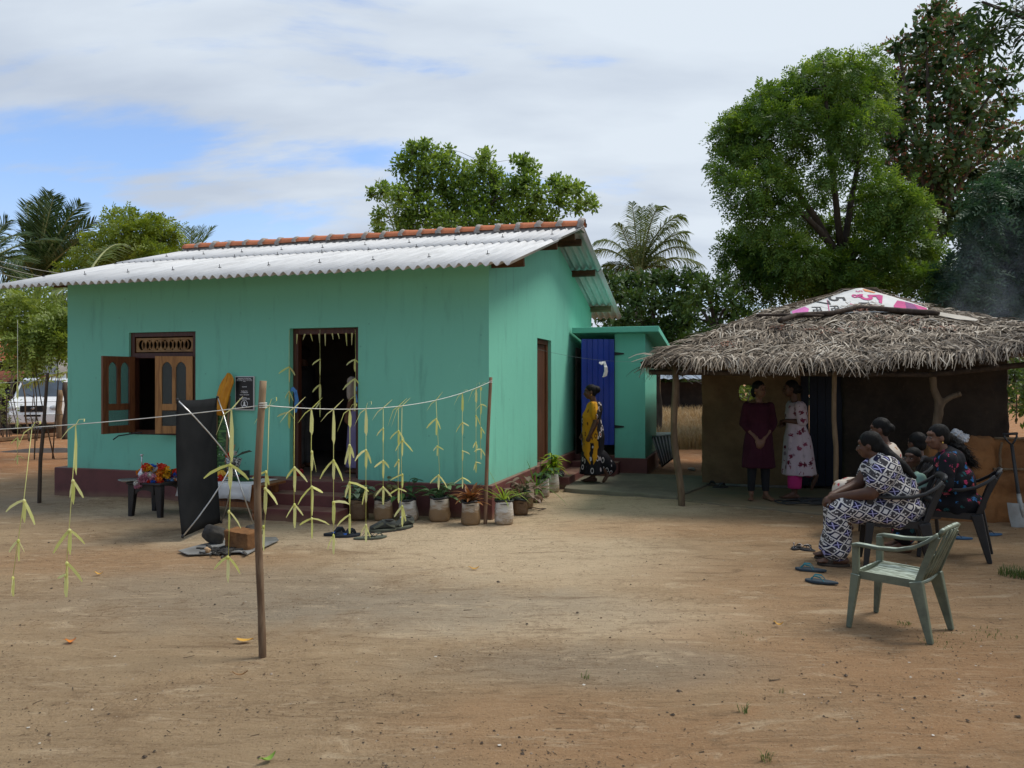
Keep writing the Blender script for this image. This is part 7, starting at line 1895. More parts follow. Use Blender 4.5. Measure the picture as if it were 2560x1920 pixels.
# 9, 10. two people inside the house doorway
q = on_y(758, 900, .85); p = person(HW(q.x, .85, HP + .004), rad(165), 'man in dark shirt standing just inside the dark front doorway')
c = Vector((.02,0,1.56)); R = RZm(0); b = MB(); head_parts(b, c, R, 1.0); cap(b, (-.02,0,1.38), (0,0,1.49), .055, .052); b.ell((-.01,0,1.28), (.11,.17,.13)); b.ell((0,0,1.07), (.105,.145,.2)); b.ell((0,0,.90), (.11,.15,.12))
for s in (-1, 1): chain(b, [(0,s*.18,1.34), (-.02,s*.21,1.07), (.04,s*.20,.85)], [.052,.042,.03]); hand(b, (.04,s*.20,.85), (.2,0,-1), (0,s,0), 1, .4, -s); chain(b, [(0,s*.09,.86), (.01,s*.095,.46), (-.01,s*.10,.085)], [.085,.06,.04]); foot(b, (-.01,s*.10,.07), (1,s*.15))
remesh(b, 'body', SK_D, p, .010, 3); face(p, c, R, 1.0); hair(p, c, R, 1.0)
b = MB(); rings(b, interp([(1.40,-.01,0,.07,.10),(1.34,-.01,0,.11,.19),(1.2,0,0,.125,.185),(1.0,0,0,.12,.165),(.80,0,0,.13,.175)]), 28, .015, 1, 7)
for s in (-1, 1): chain(b, [(0,s*.175,1.34), (-.02,s*.212,1.10)], [.068,.06])
remesh(b, 'shirt', M_DKSH, p, .013, 2, folds(.01)); b = MB(); [chain(b, [(0,s*.085,.86), (.01,s*.095,.48), (-.01,s*.10,.12)], [.105,.082,.07]) for s in (-1, 1)]; remesh(b, 'trousers', M_TROU, p, .013, 2)
q = on_y(902, 1000, .55); p = person(HW(q.x, .55, HP + .004), rad(150), 'woman in beige blouse and lavender skirt half hidden inside the right door jamb')
c = Vector((.02,0,1.40)); R = RZm(0); b = MB(); head_parts(b, c, R, .95); cap(b, (-.02,0,1.23), (0,0,1.34), .048, .046); b.ell((-.01,0,1.14), (.10,.155,.13)); b.ell((0,0,.95), (.105,.14,.2))
for s in (-1, 1): chain(b, [(0,s*.165,1.19), (-.02,s*.20,.96), (.08,s*.17,.77)], [.05,.04,.028]); hand(b, (.08,s*.17,.77), (.2,0,-1), (0,s,0), .95, .4, -s); chain(b, [(0,s*.08,.8), (.01,s*.085,.42), (-.01,s*.09,.085)], [.085,.06,.04]); foot(b, (-.01,s*.09,.07), (1,s*.15), .95)
remesh(b, 'body', SK_M, p, .010, 3); face(p, c, R, .95); hair(p, c, R, .95)
b = MB(); rings(b, interp([(1.25,-.01,0,.07,.10),(1.2,-.01,0,.105,.17),(1.08,.01,0,.13,.17),(.92,0,0,.12,.155),(.80,0,0,.13,.165)]), 28, .015, 1, 7)
for s in (-1, 1): chain(b, [(0,s*.165,1.19), (-.02,s*.2,1.0)], [.066,.058])
remesh(b, 'blouse', M_BLOU, p, .013, 2, folds(.01)); b = MB(); rings(b, interp([(.86,0,0,.125,.16),(.5,0,0,.155,.18),(.08,0,0,.18,.20)]), 28, .04, 1, 9); remesh(b, 'skirt', M_LAV, p, .013, 2, folds(.01))
o = pompom(.06, 9).build('red_bundle', simple('red_foil', (0.35,0.015,0.015), (0.2,0.01,0.01), 9, .3, .5)); q = on_y(748, 1186, .06); o.location = HW(q.x, .06, HP + .035); tag(o, 'small shiny red bundle on the door threshold', 'bundle')
# ------------------------------------------------------------------ vegetation
def foliage(name, clumps, dens, L, Wd, mat, parent, seed, pinn=0, LS=.3, droop=.25, shell=.45, flat=.82, up=.35, lean=.55):
    """leaf-sized faces: single leaves, or sprigs of paired leaflets when pinn > 0"""
    rg = np.random.default_rng(seed); P, D, N = [], [], []
    for c, r in clumps:
        n = max(4, int(dens*r*r)); d = rg.normal(size=(n, 3)); d[:, 2] += up*np.abs(rg.normal(size=n)); d /= np.linalg.norm(d, axis=1)[:, None]
        rr = r*(1 - shell*rg.random(n)**1.5*1.6).clip(.05, 1.2)*(1 + .16*rg.normal(size=n))
        p = np.array(c)[None, :] + d*rr[:, None]*np.array([1, 1, flat])[None, :]
        ax = d*.9 + rg.normal(size=(n, 3))*lean; ax[:, 2] -= droop; ax /= np.linalg.norm(ax, axis=1)[:, None]
        P.append(p); D.append(ax); N.append(d)
    P, D, N = np.concatenate(P), np.concatenate(D), np.concatenate(N); n = len(P)
    nn = N + rg.normal(size=(n, 3))*.6 + np.array([0, 0, .5]); nn -= D*(nn*D).sum(1)[:, None]; nn /= (np.linalg.norm(nn, axis=1)[:, None] + 1e-9)
    S = np.cross(D, nn)
    if not pinn:
        ll = L*rg.uniform(.65, 1.25, n)[:, None]; ww = Wd*rg.uniform(.7, 1.2, n)[:, None]
        q = np.stack([P, P + D*ll*.45 + S*ww*.5 - nn*ll*.05, P + D*ll - nn*ll*.15*rg.random(n)[:, None], P + D*ll*.45 - S*ww*.5 - nn*ll*.05], 1)
    else:
        qs = []; ls = LS*rg.uniform(.6, 1.2, n)[:, None]
        for k in range(pinn):
            for sg in (-1, 1):
                t = (k + .6)/pinn; base = P + D*ls*t - np.array([0, 0, 1])*ls*t*t*droop
                ld = S*sg*.85 + D*(.35 + .5*t) + rg.normal(size=(n, 3))*.16; ld[:, 2] -= .15; ld /= np.linalg.norm(ld, axis=1)[:, None]
                wd = np.cross(ld, nn); lk = L*(1 - .45*abs(t - .4))*rg.uniform(.8, 1.15, n)[:, None]
                qs.append(np.stack([base, base + ld*lk*.5 + wd*Wd*.5, base + ld*lk, base + ld*lk*.5 - wd*Wd*.5], 1))
        q = np.concatenate(qs)
    V = q.reshape(-1, 3); F = np.arange(len(V)).reshape(-1, 4)
    return tag(quads_mesh(name, V, F, mat, parent), kind='stuff')
M_BARK = simple('dark_bark', (0.060,0.046,0.036), (0.10,0.08,0.062), 5, .9, .15, .6, 14, .02, (2,2,.6))
M_BARK2 = simple('grey_bark', (0.13,0.11,0.09), (0.08,0.066,0.055), 5, .9, .15, .6, 14, .02, (2,2,.6))
def tree(label, base, fork, clumps, mats, leafargs, r0, seed, bark=M_BARK, every=1, name='broadleaf_tree', forks=4, rl=None):
    """trunk from base to fork, limbs that divide towards every clump of leaves"""
    e = empty(name, base, 0, label, 'tree'); rg = random.Random(seed); base = Vector(base); fork = Vector(fork) - base; cl = [(Vector(c) - base, r) for c, r in clumps]
    b = MB(); k = 7; pts = [Vector((0,0,-.3)).lerp(fork, i/k) + Vector((fbm(i*.6, seed, 0, 2), fbm(i*.6, seed + 5, 0, 2), 0))*.10*fork.length*.3*(0 < i < k) for i in range(k + 1)]
    b.tube(pts, [r0*(1.25 if i == 0 else 1 - .35*i/k) for i in range(k + 1)], 10); b.build('trunk', bark, e, sm=True)
    b = MB(); seeds = rg.sample(range(len(cl)), min(forks, len(cl))); mains = []
    for s_ in seeds:
        t = cl[s_][0]; mid = fork.lerp(t, .5) + Vector((rg.uniform(-.2,.2), rg.uniform(-.2,.2), .12*(t - fork).length)); rm = r0*.36
        pp = [fork*.97, fork.lerp(mid, .5) + Vector((0,0,.05)), mid, mid.lerp(t, .6), t]; b.tube(pp, [rm, rm*.85, rm*.6, rm*.4, rm*.2], 8); mains += [(pp[1], rm*.6), (mid, rm*.5), (pp[3], rm*.35)]
    mains.append((fork, r0*.5))
    for i, (c, r) in enumerate(cl):
        if i % every: continue
        m, rm = min(mains, key=lambda q: (q[0] - c).length + .8*max(0, q[0].z - c.z)); w = Vector((rg.uniform(-1,1), rg.uniform(-1,1), rg.uniform(-.2,1)))*.10*(c - m).length
        r1 = min(rm*.6, max(.010, r*.032)); b.tube([m, m.lerp(c, .35) + w, m.lerp(c, .7) + w*.8, c], [r1, r1*.75, r1*.5, r1*.25], 6)
        for j in range(4):
            d = Vector((rg.gauss(0,1), rg.gauss(0,1), rg.gauss(.4,.8))).normalized(); b.tube([c - (c - m)*.15, c + d*r*.45, c + d*r*.9], [r1*.35, r1*.22, r1*.10], 4, cap=False)
    b.build('limbs', bark, e, sm=True)
    for nm, mt, dens, kw in leafargs:
        foliage(nm, [(c, r) for c, r in (kw.pop('sub')(cl) if 'sub' in kw else cl)], dens, kw.pop('L'), kw.pop('W'), mt, e, seed + len(nm), **kw)
    return e
def cl_px(lst, ou, ov, sc, Y, dy, seed, grow=1.0):
    rg = random.Random(seed); out = []
    for x, y, r in lst:
        u, v = ou + x/sc, ov + y/sc; YY = Y + rg.uniform(-dy, dy); out.append((at(u, v, YY), r/sc*YY/F_PX*grow))
    return out
G1 = lambda n, a, b_, c, tr=.35, **k: leafmat(n, (a, b_, c), tr, .5, **k)
# big neem behind the hut
L = [(150,700,110),(220,640,100),(330,560,120),(450,500,110),(560,430,110),(650,370,90),(740,400,110),(860,330,80),(870,450,110),(760,500,120),(640,560,130),(740,680,140),(520,620,110),(400,650,110),(250,760,120),(130,860,100),(200,1000,120),(350,950,100),(300,850,90),(480,800,90),(830,780,80),(900,620,80),(930,560,60),(650,900,90),(850,900,70),(950,1030,140),(1080,1100,120),(830,1080,100),(450,1040,90),(300,1150,120),(200,1280,120),(350,1300,140),(500,1350,140),(150,1350,80),(650,1400,120),(800,1350,120),(950,1250,130),(1100,1300,120),(400,1480,130),(250,1480,110),(600,1520,120),(800,1500,120),(1000,1450,120),(1150,1450,100),(620,310,40),(500,390,45),(300,490,45),(110,700,50),(80,900,45),(60,1000,0)]
L = [q for q in L if q[2]]
LB = [(500,1150,120),(700,1200,120),(600,1000,80),(900,1150,110),(300,1380,120),(550,1450,140),(750,1450,140),(950,1400,140),(1150,1380,140),(420,900,90),(700,760,90)]
M_LIGHT_TOPS = G1('light_top_leaf', (.10,.19,.025), (.17,.27,.040), (.25,.33,.065), .45)  # paler top leaves: light and dark of the clumps put into leaf colour
neem = [G1('neem_leaf', (.034,.078,.012), (.085,.165,.024), (.175,.265,.050))]
tree('large feathery green tree rising right behind the thatched hut', at(2112, 930, 19.5) * 1.0 + Vector((0,0,-1.8)), at(2105, 640, 19.3), cl_px(L, 1760, 0, 2.074, 19.0, 1.1, 5, .82) + cl_px(LB, 1760, 0, 2.074, 20.5, .8, 6, .8), neem,
     [('crown', neem[0], 1050, dict(L=.125, W=.042, pinn=5, LS=.34, droop=.30)), ('new_growth', M_LIGHT_TOPS, 260, dict(L=.115, W=.038, pinn=4, LS=.28, droop=.05, up=3.0, shell=.12, sub=lambda cl: cl[:43]))], .26, 5, forks=8)
# tall tree with reddish tops
L = [(1180,80,70),(1250,60,60),(1150,180,90),(1280,170,100),(1350,120,60),(1000,250,70),(1100,300,100),(1230,320,120),(1380,280,90),(1450,200,70),(1000,420,80),(1120,460,110),(1280,470,120),(1420,430,110),(1540,420,70),(1590,520,60),(1050,580,90),(1200,620,110),(1350,600,120),(1500,600,90),(1020,700,90),(1150,780,110),(1300,780,120),(1450,750,110),(1600,700,80),(1080,880,90),(1230,930,110),(1400,900,110),(1550,880,90),(1640,820,70),(1180,1050,100),(1300,1080,100),(1420,1000,90),(1250,1180,90),(1220,20,30)]
teak = G1('broad_dark_leaf', (.026,.058,.018), (.060,.115,.032), (.115,.175,.055), .3); redt = G1('red_brown_tips', (.15,.055,.035), (.22,.095,.055), (.27,.16,.07), .3)
L += [(980,520,80),(960,640,80),(985,760,90),(1010,880,90),(1080,980,100),(1110,1130,100),(1340,1180,100),(1470,1100,90)]
C2 = cl_px(L, 1760, 0, 2.074, 25.0, 1.6, 8, 1.0)
tree('tall dark tree with reddish brown tops to the right of the feathery tree', at(2340, 900, 25) + Vector((0,0,-2.2)), at(2330, 560, 25), C2, None,
     [('crown', teak, 620, dict(L=.26, W=.16, droop=.35, shell=.75)), ('blossom', redt, 420, dict(L=.11, W=.065, droop=-.2, up=.8, shell=.12, sub=lambda cl: [q for q in cl if q[0].z > 7.9])), ('red_leaf', redt, 14, dict(L=.18, W=.10, sub=lambda cl: [q for q in cl if 5.5 < q[0].z < 8.2]))], .30, 8, forks=8)
# dark bluish tree at the right edge
L = [(1560,940,90),(1640,980,100),(1480,1020,90),(1600,1100,120),(1440,1150,90),(1520,1230,130),(1640,1250,120),(1420,1300,100),(1500,1400,130),(1620,1420,130),(1400,1480,100),(1550,1540,130),(1300,1420,90),(1300,1550,90),(1720,1050,120),(1720,1200,120),(1720,1400,130),(1720,1550,120),(1450,1600,110),(1250,1500,80)]
blu = G1('dark_bluish_leaf', (.016,.044,.022), (.036,.082,.038), (.068,.130,.055), .3)
tree('dark blue green tree at the right edge behind the hut kitchen', at(2500, 930, 17.5) + Vector((0,0,-1.6)), at(2500, 760, 17.5), cl_px(L, 1760, 0, 2.074, 17.5, .9, 9), None, [('crown', blu, 950, dict(L=.14, W=.042, pinn=5, LS=.34, droop=.45))], .18, 9, forks=6)
# tree behind the house roof
L = [(500,160,50),(430,200,70),(560,220,70),(380,280,80),(500,300,90),(620,260,70),(850,220,50),(830,290,70),(900,330,60),(720,330,90),(1060,250,50),(1110,290,60),(1080,360,70),(600,400,110),(450,420,100),(340,450,70),(250,420,60),(180,430,30),(750,430,110),(900,420,100),(1020,420,90),(1150,440,80),(1260,380,60),(1320,400,60),(1380,420,50),(1450,480,50),(1480,510,30),(1280,480,70),(500,540,110),(650,540,110),(800,540,110),(950,540,110),(1100,530,90),(1380,510,50),(380,560,80),(230,560,50),(220,640,50),(850,190,25),(1010,230,25),(480,130,25),(420,150,25),(600,640,110),(800,640,110),(1000,640,110),(1200,600,90),(400,650,90),(640,170,25),(1240,350,25),(1390,380,25)]
mid = G1('light_green_leaf', (.065,.125,.020), (.145,.235,.042), (.230,.320,.075), .5)
tree('bushy bright green tree showing above the middle of the white roof', at(1180, 930, 23) + Vector((0,0,-2.0)), at(1150, 600, 23), cl_px(L, 850, 300, 2.3284, 22.5, 1.0, 11, 1.06), None, [('crown', mid, 2400, dict(L=.13, W=.085, shell=.75, droop=.1)), ('new_growth', M_LIGHT_TOPS, 420, dict(L=.12, W=.075, up=2.5, shell=.12, droop=.0))], .13, 11, forks=9)
# yellow green tree at the left
L = [(980,500,50),(1100,500,80),(1180,530,70),(940,580,60),(1050,620,100),(1180,640,110),(1320,560,80),(1400,540,50),(1300,680,110),(1450,640,80),(1530,620,50),(900,700,90),(800,680,60),(750,760,60),(1000,780,120),(1150,780,120),(850,850,100),(700,850,80),(1300,800,100),(1450,760,80),(750,950,80),(950,900,100),(1500,720,50),(980,455,25),(1150,465,25),(1300,500,25),(900,470,20),(1430,510,20),(1550,580,20),(1100,900,110),(1300,880,110),(1480,850,90),(600,950,90)]
yg = G1('yellow_green_leaf', (.090,.140,.015), (.180,.245,.030), (.270,.330,.060), .42)
tree('yellow green feathery tree above the left half of the roof', at(300, 930, 26) + Vector((0,0,-2.0)), at(310, 700, 26), cl_px(L, 0, 400, 3.456, 25.5, 1.0, 12, .9), None, [('crown', yg, 900, dict(L=.14, W=.055, pinn=4, LS=.32, droop=.2, shell=.55))], .2, 12, forks=8)
# dark evergreens between house and hut
L = [(1500,600,90),(1600,560,100),(1700,580,110),(1850,560,110),(2000,560,100),(2150,520,90),(1450,520,50),(1550,720,120),(1700,740,130),(1850,750,130),(2000,760,130),(2150,740,120),(1450,880,80),(1600,900,120),(1800,920,120),(1950,950,110),(2100,930,110),(1500,1000,110),(1700,1050,120),(1900,1080,120),(2100,1080,120),(1500,1180,120),(1700,1200,120),(1900,1220,120),(2100,1230,120),(1560,640,30),(1760,520,30),(1900,500,35)]
sh = G1('dark_glossy_leaf', (.026,.058,.014), (.062,.118,.026), (.125,.190,.050), .3)
tree('dense dark green tree behind the blue door outbuilding, below the coconut palm', at(1640, 930, 20) + Vector((0,0,-1.6)), at(1640, 860, 20), cl_px(L, 1100, 540, 3.456, 20.0, 1.0, 14), None, [('crown', sh, 2500, dict(L=.15, W=.085, shell=.7))], .16, 14, forks=7)
L = [(400,120,100),(550,100,90),(650,180,100),(500,250,120),(650,330,120),(800,250,100),(800,380,100),(450,400,100),(600,480,80),(300,500,60),(700,100,70),(750,60,60),(880,330,110),(900,450,110),(700,520,110),(500,560,110),(850,560,110),(350,300,90),(400,640,110),(600,660,110),(800,680,110),(1000,420,120),(1000,560,120),(560,60,40),(780,110,50)]
sh2 = G1('mid_green_leaf', (.032,.070,.014), (.080,.145,.026), (.160,.225,.050), .35)
tree('mid green bushy tree at the left shoulder of the thatch roof', at(1800, 930, 18.5) + Vector((0,0,-1.6)), at(1790, 830, 18.5), cl_px(L, 1600, 680, 3.456, 18.4, .9, 15), None, [('crown', sh2, 1700, dict(L=.18, W=.065, shell=.7, droop=.15)), ('new_growth', M_LIGHT_TOPS, 160, dict(L=.15, W=.05, up=2.5, shell=.12))], .13, 15, forks=7)
# overhanging branch at the top right: its trunk stands outside the picture
L = [(1600,50,90),(1500,10,80),(1560,140,80),(1640,180,70),(1640,30,90),(1540,240,45),(1580,290,25),(1440,10,35)]
ov = cl_px(L, 1760, 0, 2.074, 8.0, .5, 16) + [(Vector((8.4 + 1.2*math.cos(i*1.9), 6.0 + 2.0*math.sin(i*1.3), 5.6 + .9*math.sin(i*2.3))), .8) for i in range(18)]
tree('leafy branch hanging into the top right corner', (8.4, 7.4, 0), (8.2, 7.4, 3.2), ov, None, [('crown', G1('drooping_leaf', (.012,.030,.010), (.026,.058,.014), (.055,.095,.022), .4), 330, dict(L=.135, W=.034, pinn=5, LS=.38, droop=.75, shell=.7))], .2, 16, forks=5)

# coconut palms
def palmmat(n, a, b_, c): return leafmat(n, (a, b_, c), .25, .4, var=.55)
M_PALM = palmmat('palm_leaflet', (.050,.090,.018), (.130,.180,.040), (.230,.260,.085)); M_PALMD = palmmat('dark_palm_leaflet', (.020,.048,.014), (.048,.088,.022), (.105,.145,.042)); M_RACH = simple('palm_midrib', (0.26,0.27,0.10), (0.18,0.19,0.07), 6, .5)
def frond(parent, p0, p1, arch, LL, mat, seed, n=46, wid=.030, hang=.55, twist=0.0):
    rg = random.Random(seed); p0, p1 = Vector(p0), Vector(p1); ax = (p1 - p0); Lf = ax.length
    C = lambda t: p0.lerp(p1, t) + Vector((0,0,arch*4*t*(1 - t)*Lf*.5))
    b = MB(); b.tube([C(t) for t in np.linspace(0, 1, 9)], [.030*Lf/2.2*(1 - .85*t) + .004 for t in np.linspace(0, 1, 9)], 5, mi=1)
    for k in range(n):
        t = .10 + .90*k/(n - 1); p = C(t); d = (C(min(1, t + .03)) - C(t - .03)).normalized(); side = d.cross(Vector((0,0,1)))
        if side.length < .05: side = Vector((1,0,0))
        side.normalize(); upv = side.cross(d)
        side = (side*math.cos(twist) + upv*math.sin(twist)).normalized()
        l = LL*(math.sin(math.pi*(.12 + .80*t))**.7)*rg.uniform(.85, 1.1)
        for sg in (-1, 1):
            ld = (side*sg*.80 + d*(.45 + .55*t) + upv*.22 + Vector((rg.gauss(0,.07), rg.gauss(0,.07), rg.gauss(0,.07)))).normalized()
            q1 = p + ld*l*.5 - Vector((0,0,hang*l*.16)); q2 = p + ld*l - Vector((0,0,hang*l*.70)); wv = ld.cross(side.cross(ld) + Vector((rg.gauss(0,.5),rg.gauss(0,.5),rg.gauss(0,.5)))).normalized()*wid*.5
            b.add([p - wv*.6, p + wv*.6, q1 + wv, q1 - wv, q2], [(0,1,2,3),(3,2,4)], 0)
    return b.build('frond', [mat, M_RACH], parent)
def palm(label, u, v, Y, tips, LL, mat, seed, trunk_r=.13, arch=.18, hang=.55, n=46, wid=.020, base_u=None):
    top = at(u, v, Y); e = empty('coconut_palm', (top.x, top.y, 0), 0, label, 'palm tree'); rg = random.Random(seed); o = Vector((top.x, top.y, 0))
    b = MB(); k = 10; bx = 0 if base_u is None else at(base_u, v, Y).x - top.x
    b.tube([Vector((bx*(1 - i/k)**1.5, 0, -.2 + (top.z + .1)*i/k)) for i in range(k + 1)], [trunk_r*(1.3 if i == 0 else 1 - .25*i/k + .03*(i % 2)) for i in range(k + 1)], 9); b.build('trunk', M_BARK2, e, sm=True)
    b = MB(); b.ell((0,0,top.z), (.17,.17,.28), 10, 8); b.build('crown_shaft', M_RACH, e, sm=True)
    for i, (tu, tv) in enumerate(tips):
        t = at(tu, tv, Y + rg.uniform(-.9, .9)); frond(e, top - o + Vector((rg.uniform(-.06,.06), rg.uniform(-.06,.06), rg.uniform(-.1,.1))), t - o, arch*rg.uniform(.6,1.4)*(1 if abs(tu - u) > 40 else .4), LL, mat, seed*50 + i, n=n, hang=hang, wid=wid, twist=rg.uniform(-.5,.5))
    for i in range(4):                                  # fronds leaning away from the viewer
        a = rg.uniform(.3, 2.8); frond(e, top - o, top - o + Vector((1.5*math.cos(a), 1.6*math.sin(a), rg.uniform(.2,1.4))), arch, LL, mat, seed*77 + i, n=n, hang=hang, wid=wid)
    return e
palm('coconut palm with wind swept fronds between the house and the big tree', 1597, 682, 24, [(1580,508),(1653,515),(1627,512),(1604,520),(1705,540),(1717,583),(1713,609),(1750,660),(1675,690),(1494,603),(1511,668),(1520,700),(1640,712),(1560,720),(1545,560),(1690,560),(1735,630)], .72, M_PALM, 3, hang=1.0, arch=.34, wid=.027, n=58)
palm('big coconut palm with upright fronds near the left edge', 92, 700, 27, [(120,482),(66,508),(202,510),(236,553),(184,606),(50,560),(150,500),(95,500),(60,650),(190,680),(30,690),(215,590),(135,490),(180,530),(110,520),(80,560),(210,540),(160,570)], .92, M_PALMD, 4, arch=.10, hang=.30, n=62, wid=.040)
palm('coconut palm mostly outside the left edge of the picture', -40, 660, 16.5, [(20,553),(52,590),(40,630),(62,655),(70,700),(45,725),(-60,540),(-120,600),(-140,690)], .65, M_PALMD, 5, hang=.5)
palm('small distant coconut palm peeking over the left end of the ridge tiles', 477, 668, 27, [(460,570),(478,572),(503,570),(530,570),(559,606),(427,610),(440,590),(545,625)], .75, M_PALM, 6, arch=.12, hang=.35)
palm('tip of a young coconut palm just above the left roof slope', 318, 690, 28, [(300,630),(327,627),(352,634),(270,660),(370,655)], .6, M_PALM, 7, arch=.1, hang=.35)
palm('coconut palm behind the left side of the middle tree', 1000, 640, 25, [(946,456),(1012,528),(955,575),(1020,560),(930,600),(980,500)], .6, M_PALM, 8, arch=.1, hang=.3)
palm('coconut palm whose fronds droop beside the left wall of the house', 196, 735, 15.5, [(108,778),(112,800),(140,838),(165,850),(180,860),(130,730),(150,700),(170,880)], .6, M_PALM, 9, arch=.25, hang=.8)
M_YFR = palmmat('yellowing_leaflet', (.14,.15,.02), (.24,.25,.05), (.36,.36,.10))
lf = empty('palm_frond', at(200, 927, 19.5), 0, 'single yellowish palm frond sagging above the white van', 'palm frond'); frond(lf, (0,0,0), at(62, 962, 19.5) - at(200, 927, 19.5), .10, .35, M_YFR, 3, n=40, hang=1.2)

# compound leaf shrubs beside the left wall
def shrub(label, base, clumps, mat, kw, dens, seed, name='shrub', sticks=7):
    e = empty(name, base, 0, label, 'shrub'); rg = random.Random(seed); base = Vector(base); b = MB(); cl = [(Vector(c) - base, r) for c, r in clumps]
    for c, r in cl[::max(1, len(cl)//sticks)]: b.tube([(rg.uniform(-.15,.15) + c.x*.6, rg.uniform(-.15,.15), 0), c*.5 + Vector((rg.uniform(-.1,.1) + c.x*.3,0,.1)), c], [.012,.010,.005], 5)
    b.build('stems', M_BARK2, e, sm=True); foliage('foliage', cl, dens, kw.pop('L'), kw.pop('W'), mat, e, seed, **kw); return e
LS_ = G1('compound_leaf', (.085,.130,.018), (.190,.255,.045), (.320,.370,.110), .4)
rg = random.Random(2)
shrub('tall shrub of long paired leaflets filling the gap left of the house', at(70, 930, 14.2) + Vector((0,0,-1.62)), [(at(rg.uniform(-10, 150), rg.uniform(735, 800), rg.uniform(13.6,14.6)), .22) for i in range(15)] + [(at(rg.uniform(55, 168), rg.uniform(790, 885), rg.uniform(13.2,14)), .24) for i in range(22)] + [(at(rg.uniform(-20, 50), rg.uniform(740, 850), rg.uniform(13.6,14.4)), .22) for i in range(8)], LS_, dict(L=.095, W=.040, pinn=7, LS=.42, droop=.35, shell=.9, lean=.8), 380, 21, sticks=3)
shrub('light green leafy sapling in front of the rusty shed', at(60, 1085, 19) * 1.0, [(at(rg.uniform(8, 92), rg.uniform(905, 948), rg.uniform(18.6,19.4)), .22) for i in range(14)] + [(at(rg.uniform(45, 90), rg.uniform(880, 910), 19), .18) for i in range(4)], LS_, dict(L=.085, W=.045, droop=.2, shell=.9), 560, 22, 'sapling', 2)
shrub('green shrub at the left edge below the rusty shed roof', at(8, 1090, 20.5), [(at(rg.uniform(-40, 28), rg.uniform(960, 1010), rg.uniform(20,21)), .28) for i in range(12)], LS_, dict(L=.10, W=.05, droop=.2, shell=.8), 420, 23, sticks=3)
shrub('dry weedy scrub at the left edge behind the earth bund', at(5, 1095, 20.8), [(at(rg.uniform(-60, 26), rg.uniform(1015, 1065), rg.uniform(20.5,21.5)), .30) for i in range(14)], G1('weed_leaf', (.06,.075,.02), (.13,.14,.045), (.24,.22,.10), .3), dict(L=.12, W=.025, droop=.0, shell=.9, lean=.9), 420, 24, sticks=4)
# far woodland all round
V = []
rg2 = random.Random(44); wc = []
for i in range(220):
    a = rad(-75 + 150*i/219); d = rg2.uniform(52, 75); h = rg2.uniform(1.0, 2.6); r = rg2.uniform(1.6, 3.0)
    wc.append((Vector((d*math.sin(a), d*math.cos(a), h)), r)); wc.append((Vector((d*math.sin(a) + rg2.uniform(-2,2), d*math.cos(a) + 3, h + 2.4)), r*.9))
foliage('far_woodland', wc, 26, .75, .42, G1('far_leaf', (.022,.045,.012), (.050,.085,.022), (.090,.125,.038), .3, patch=.12), None, 45, shell=.6)

# ------------------------------------------------------------------ left background: neighbour's house, shed, van, fence
M_WHW = simple('whitewashed_wall', (0.60,0.59,0.56), (0.42,0.41,0.38), 1.5, .85); M_RUST = simple('rusty_sheet', (0.30,0.10,0.05), (0.17,0.065,0.038), 2, .8, .2, .3, 12, .02, (6,1,1)); M_DIM = simple('dark_shed_boards', (0.05,0.038,0.03), (0.03,0.024,0.02), 3, .9)
nb_o = at(50, 950, 27); nb_o.z = 0; nb = empty('neighbour_house', nb_o, rad(-4), 'low house with orange clay tile roof and white end wall at the far left', 'house')
def nbx(u): return (u - U0)/F_PX*27 - nb_o.x
b = MB(); b.box(nbx(-120), nbx(106), .4, 3.5, -.1, 2.25); b.build('wall', M_DIM, nb)
b = MB(); b.box(nbx(106), nbx(157), -.2, 3.5, -.1, 2.30); b.prism([(-.2,2.301),(3.5,2.301),(3.2,3.25),(.2,2.95)], 'x', nbx(118), nbx(157)); b.build('white_wall', M_WHW, nb)
ez_, rz_ = 2.28, 3.0
for r in range(9):
    y = -.35 + 2.1*r/9; z = ez_ + (rz_ - ez_)*r/9; b = MB(); n = 46
    x0, x1 = nbx(-130), nbx(124) - .05*r; Vv = []
    for i in range(n*4 + 1):
        x = x0 + (x1 - x0)*i/(n*4); s = .03*math.sin(i*math.pi/2 + r) + .02*fbm(x*2, r, 0, 2)
        Vv += [(x, y, z + .02 + s), (x, y + .29, z + .105 + s*.6), (x, y, z - .02)]
    b.add(Vv, [q for i in range(n*4) for q in ((3*i, 3*i+3, 3*i+4, 3*i+1), (3*i, 3*i+2, 3*i+5, 3*i+3))]); b.build('tile_course', M_TERRA, nb)
n2 = at(5, 950, 32); n2.z = 0; nh = empty('tiled_roof_house', n2, 0, 'orange tiled roof corner showing through leaves at the upper left edge', 'house')
b = MB(); b.box(-3, .7, .3, 4, -.1, 3.0); b.build('wall', M_WHW, nh)
for r in range(7):
    b = MB(); y = -.2 + .32*r; z = 2.95 + .15*r; b.box(-3.3, .95 - .12*r, y, y + .36, z, z + .05); o = b.build('tile_course', M_TERRA, nh); o.rotation_euler = (rad(0),0,0)
so_ = at(40, 950, 24.5); so_.z = 0; shd = empty('rusty_shed', so_, rad(3), 'open shed with rusty sheet roofs behind the white van', 'shed')
sx_ = lambda u: (u - U0)/F_PX*24.5 - so_.x
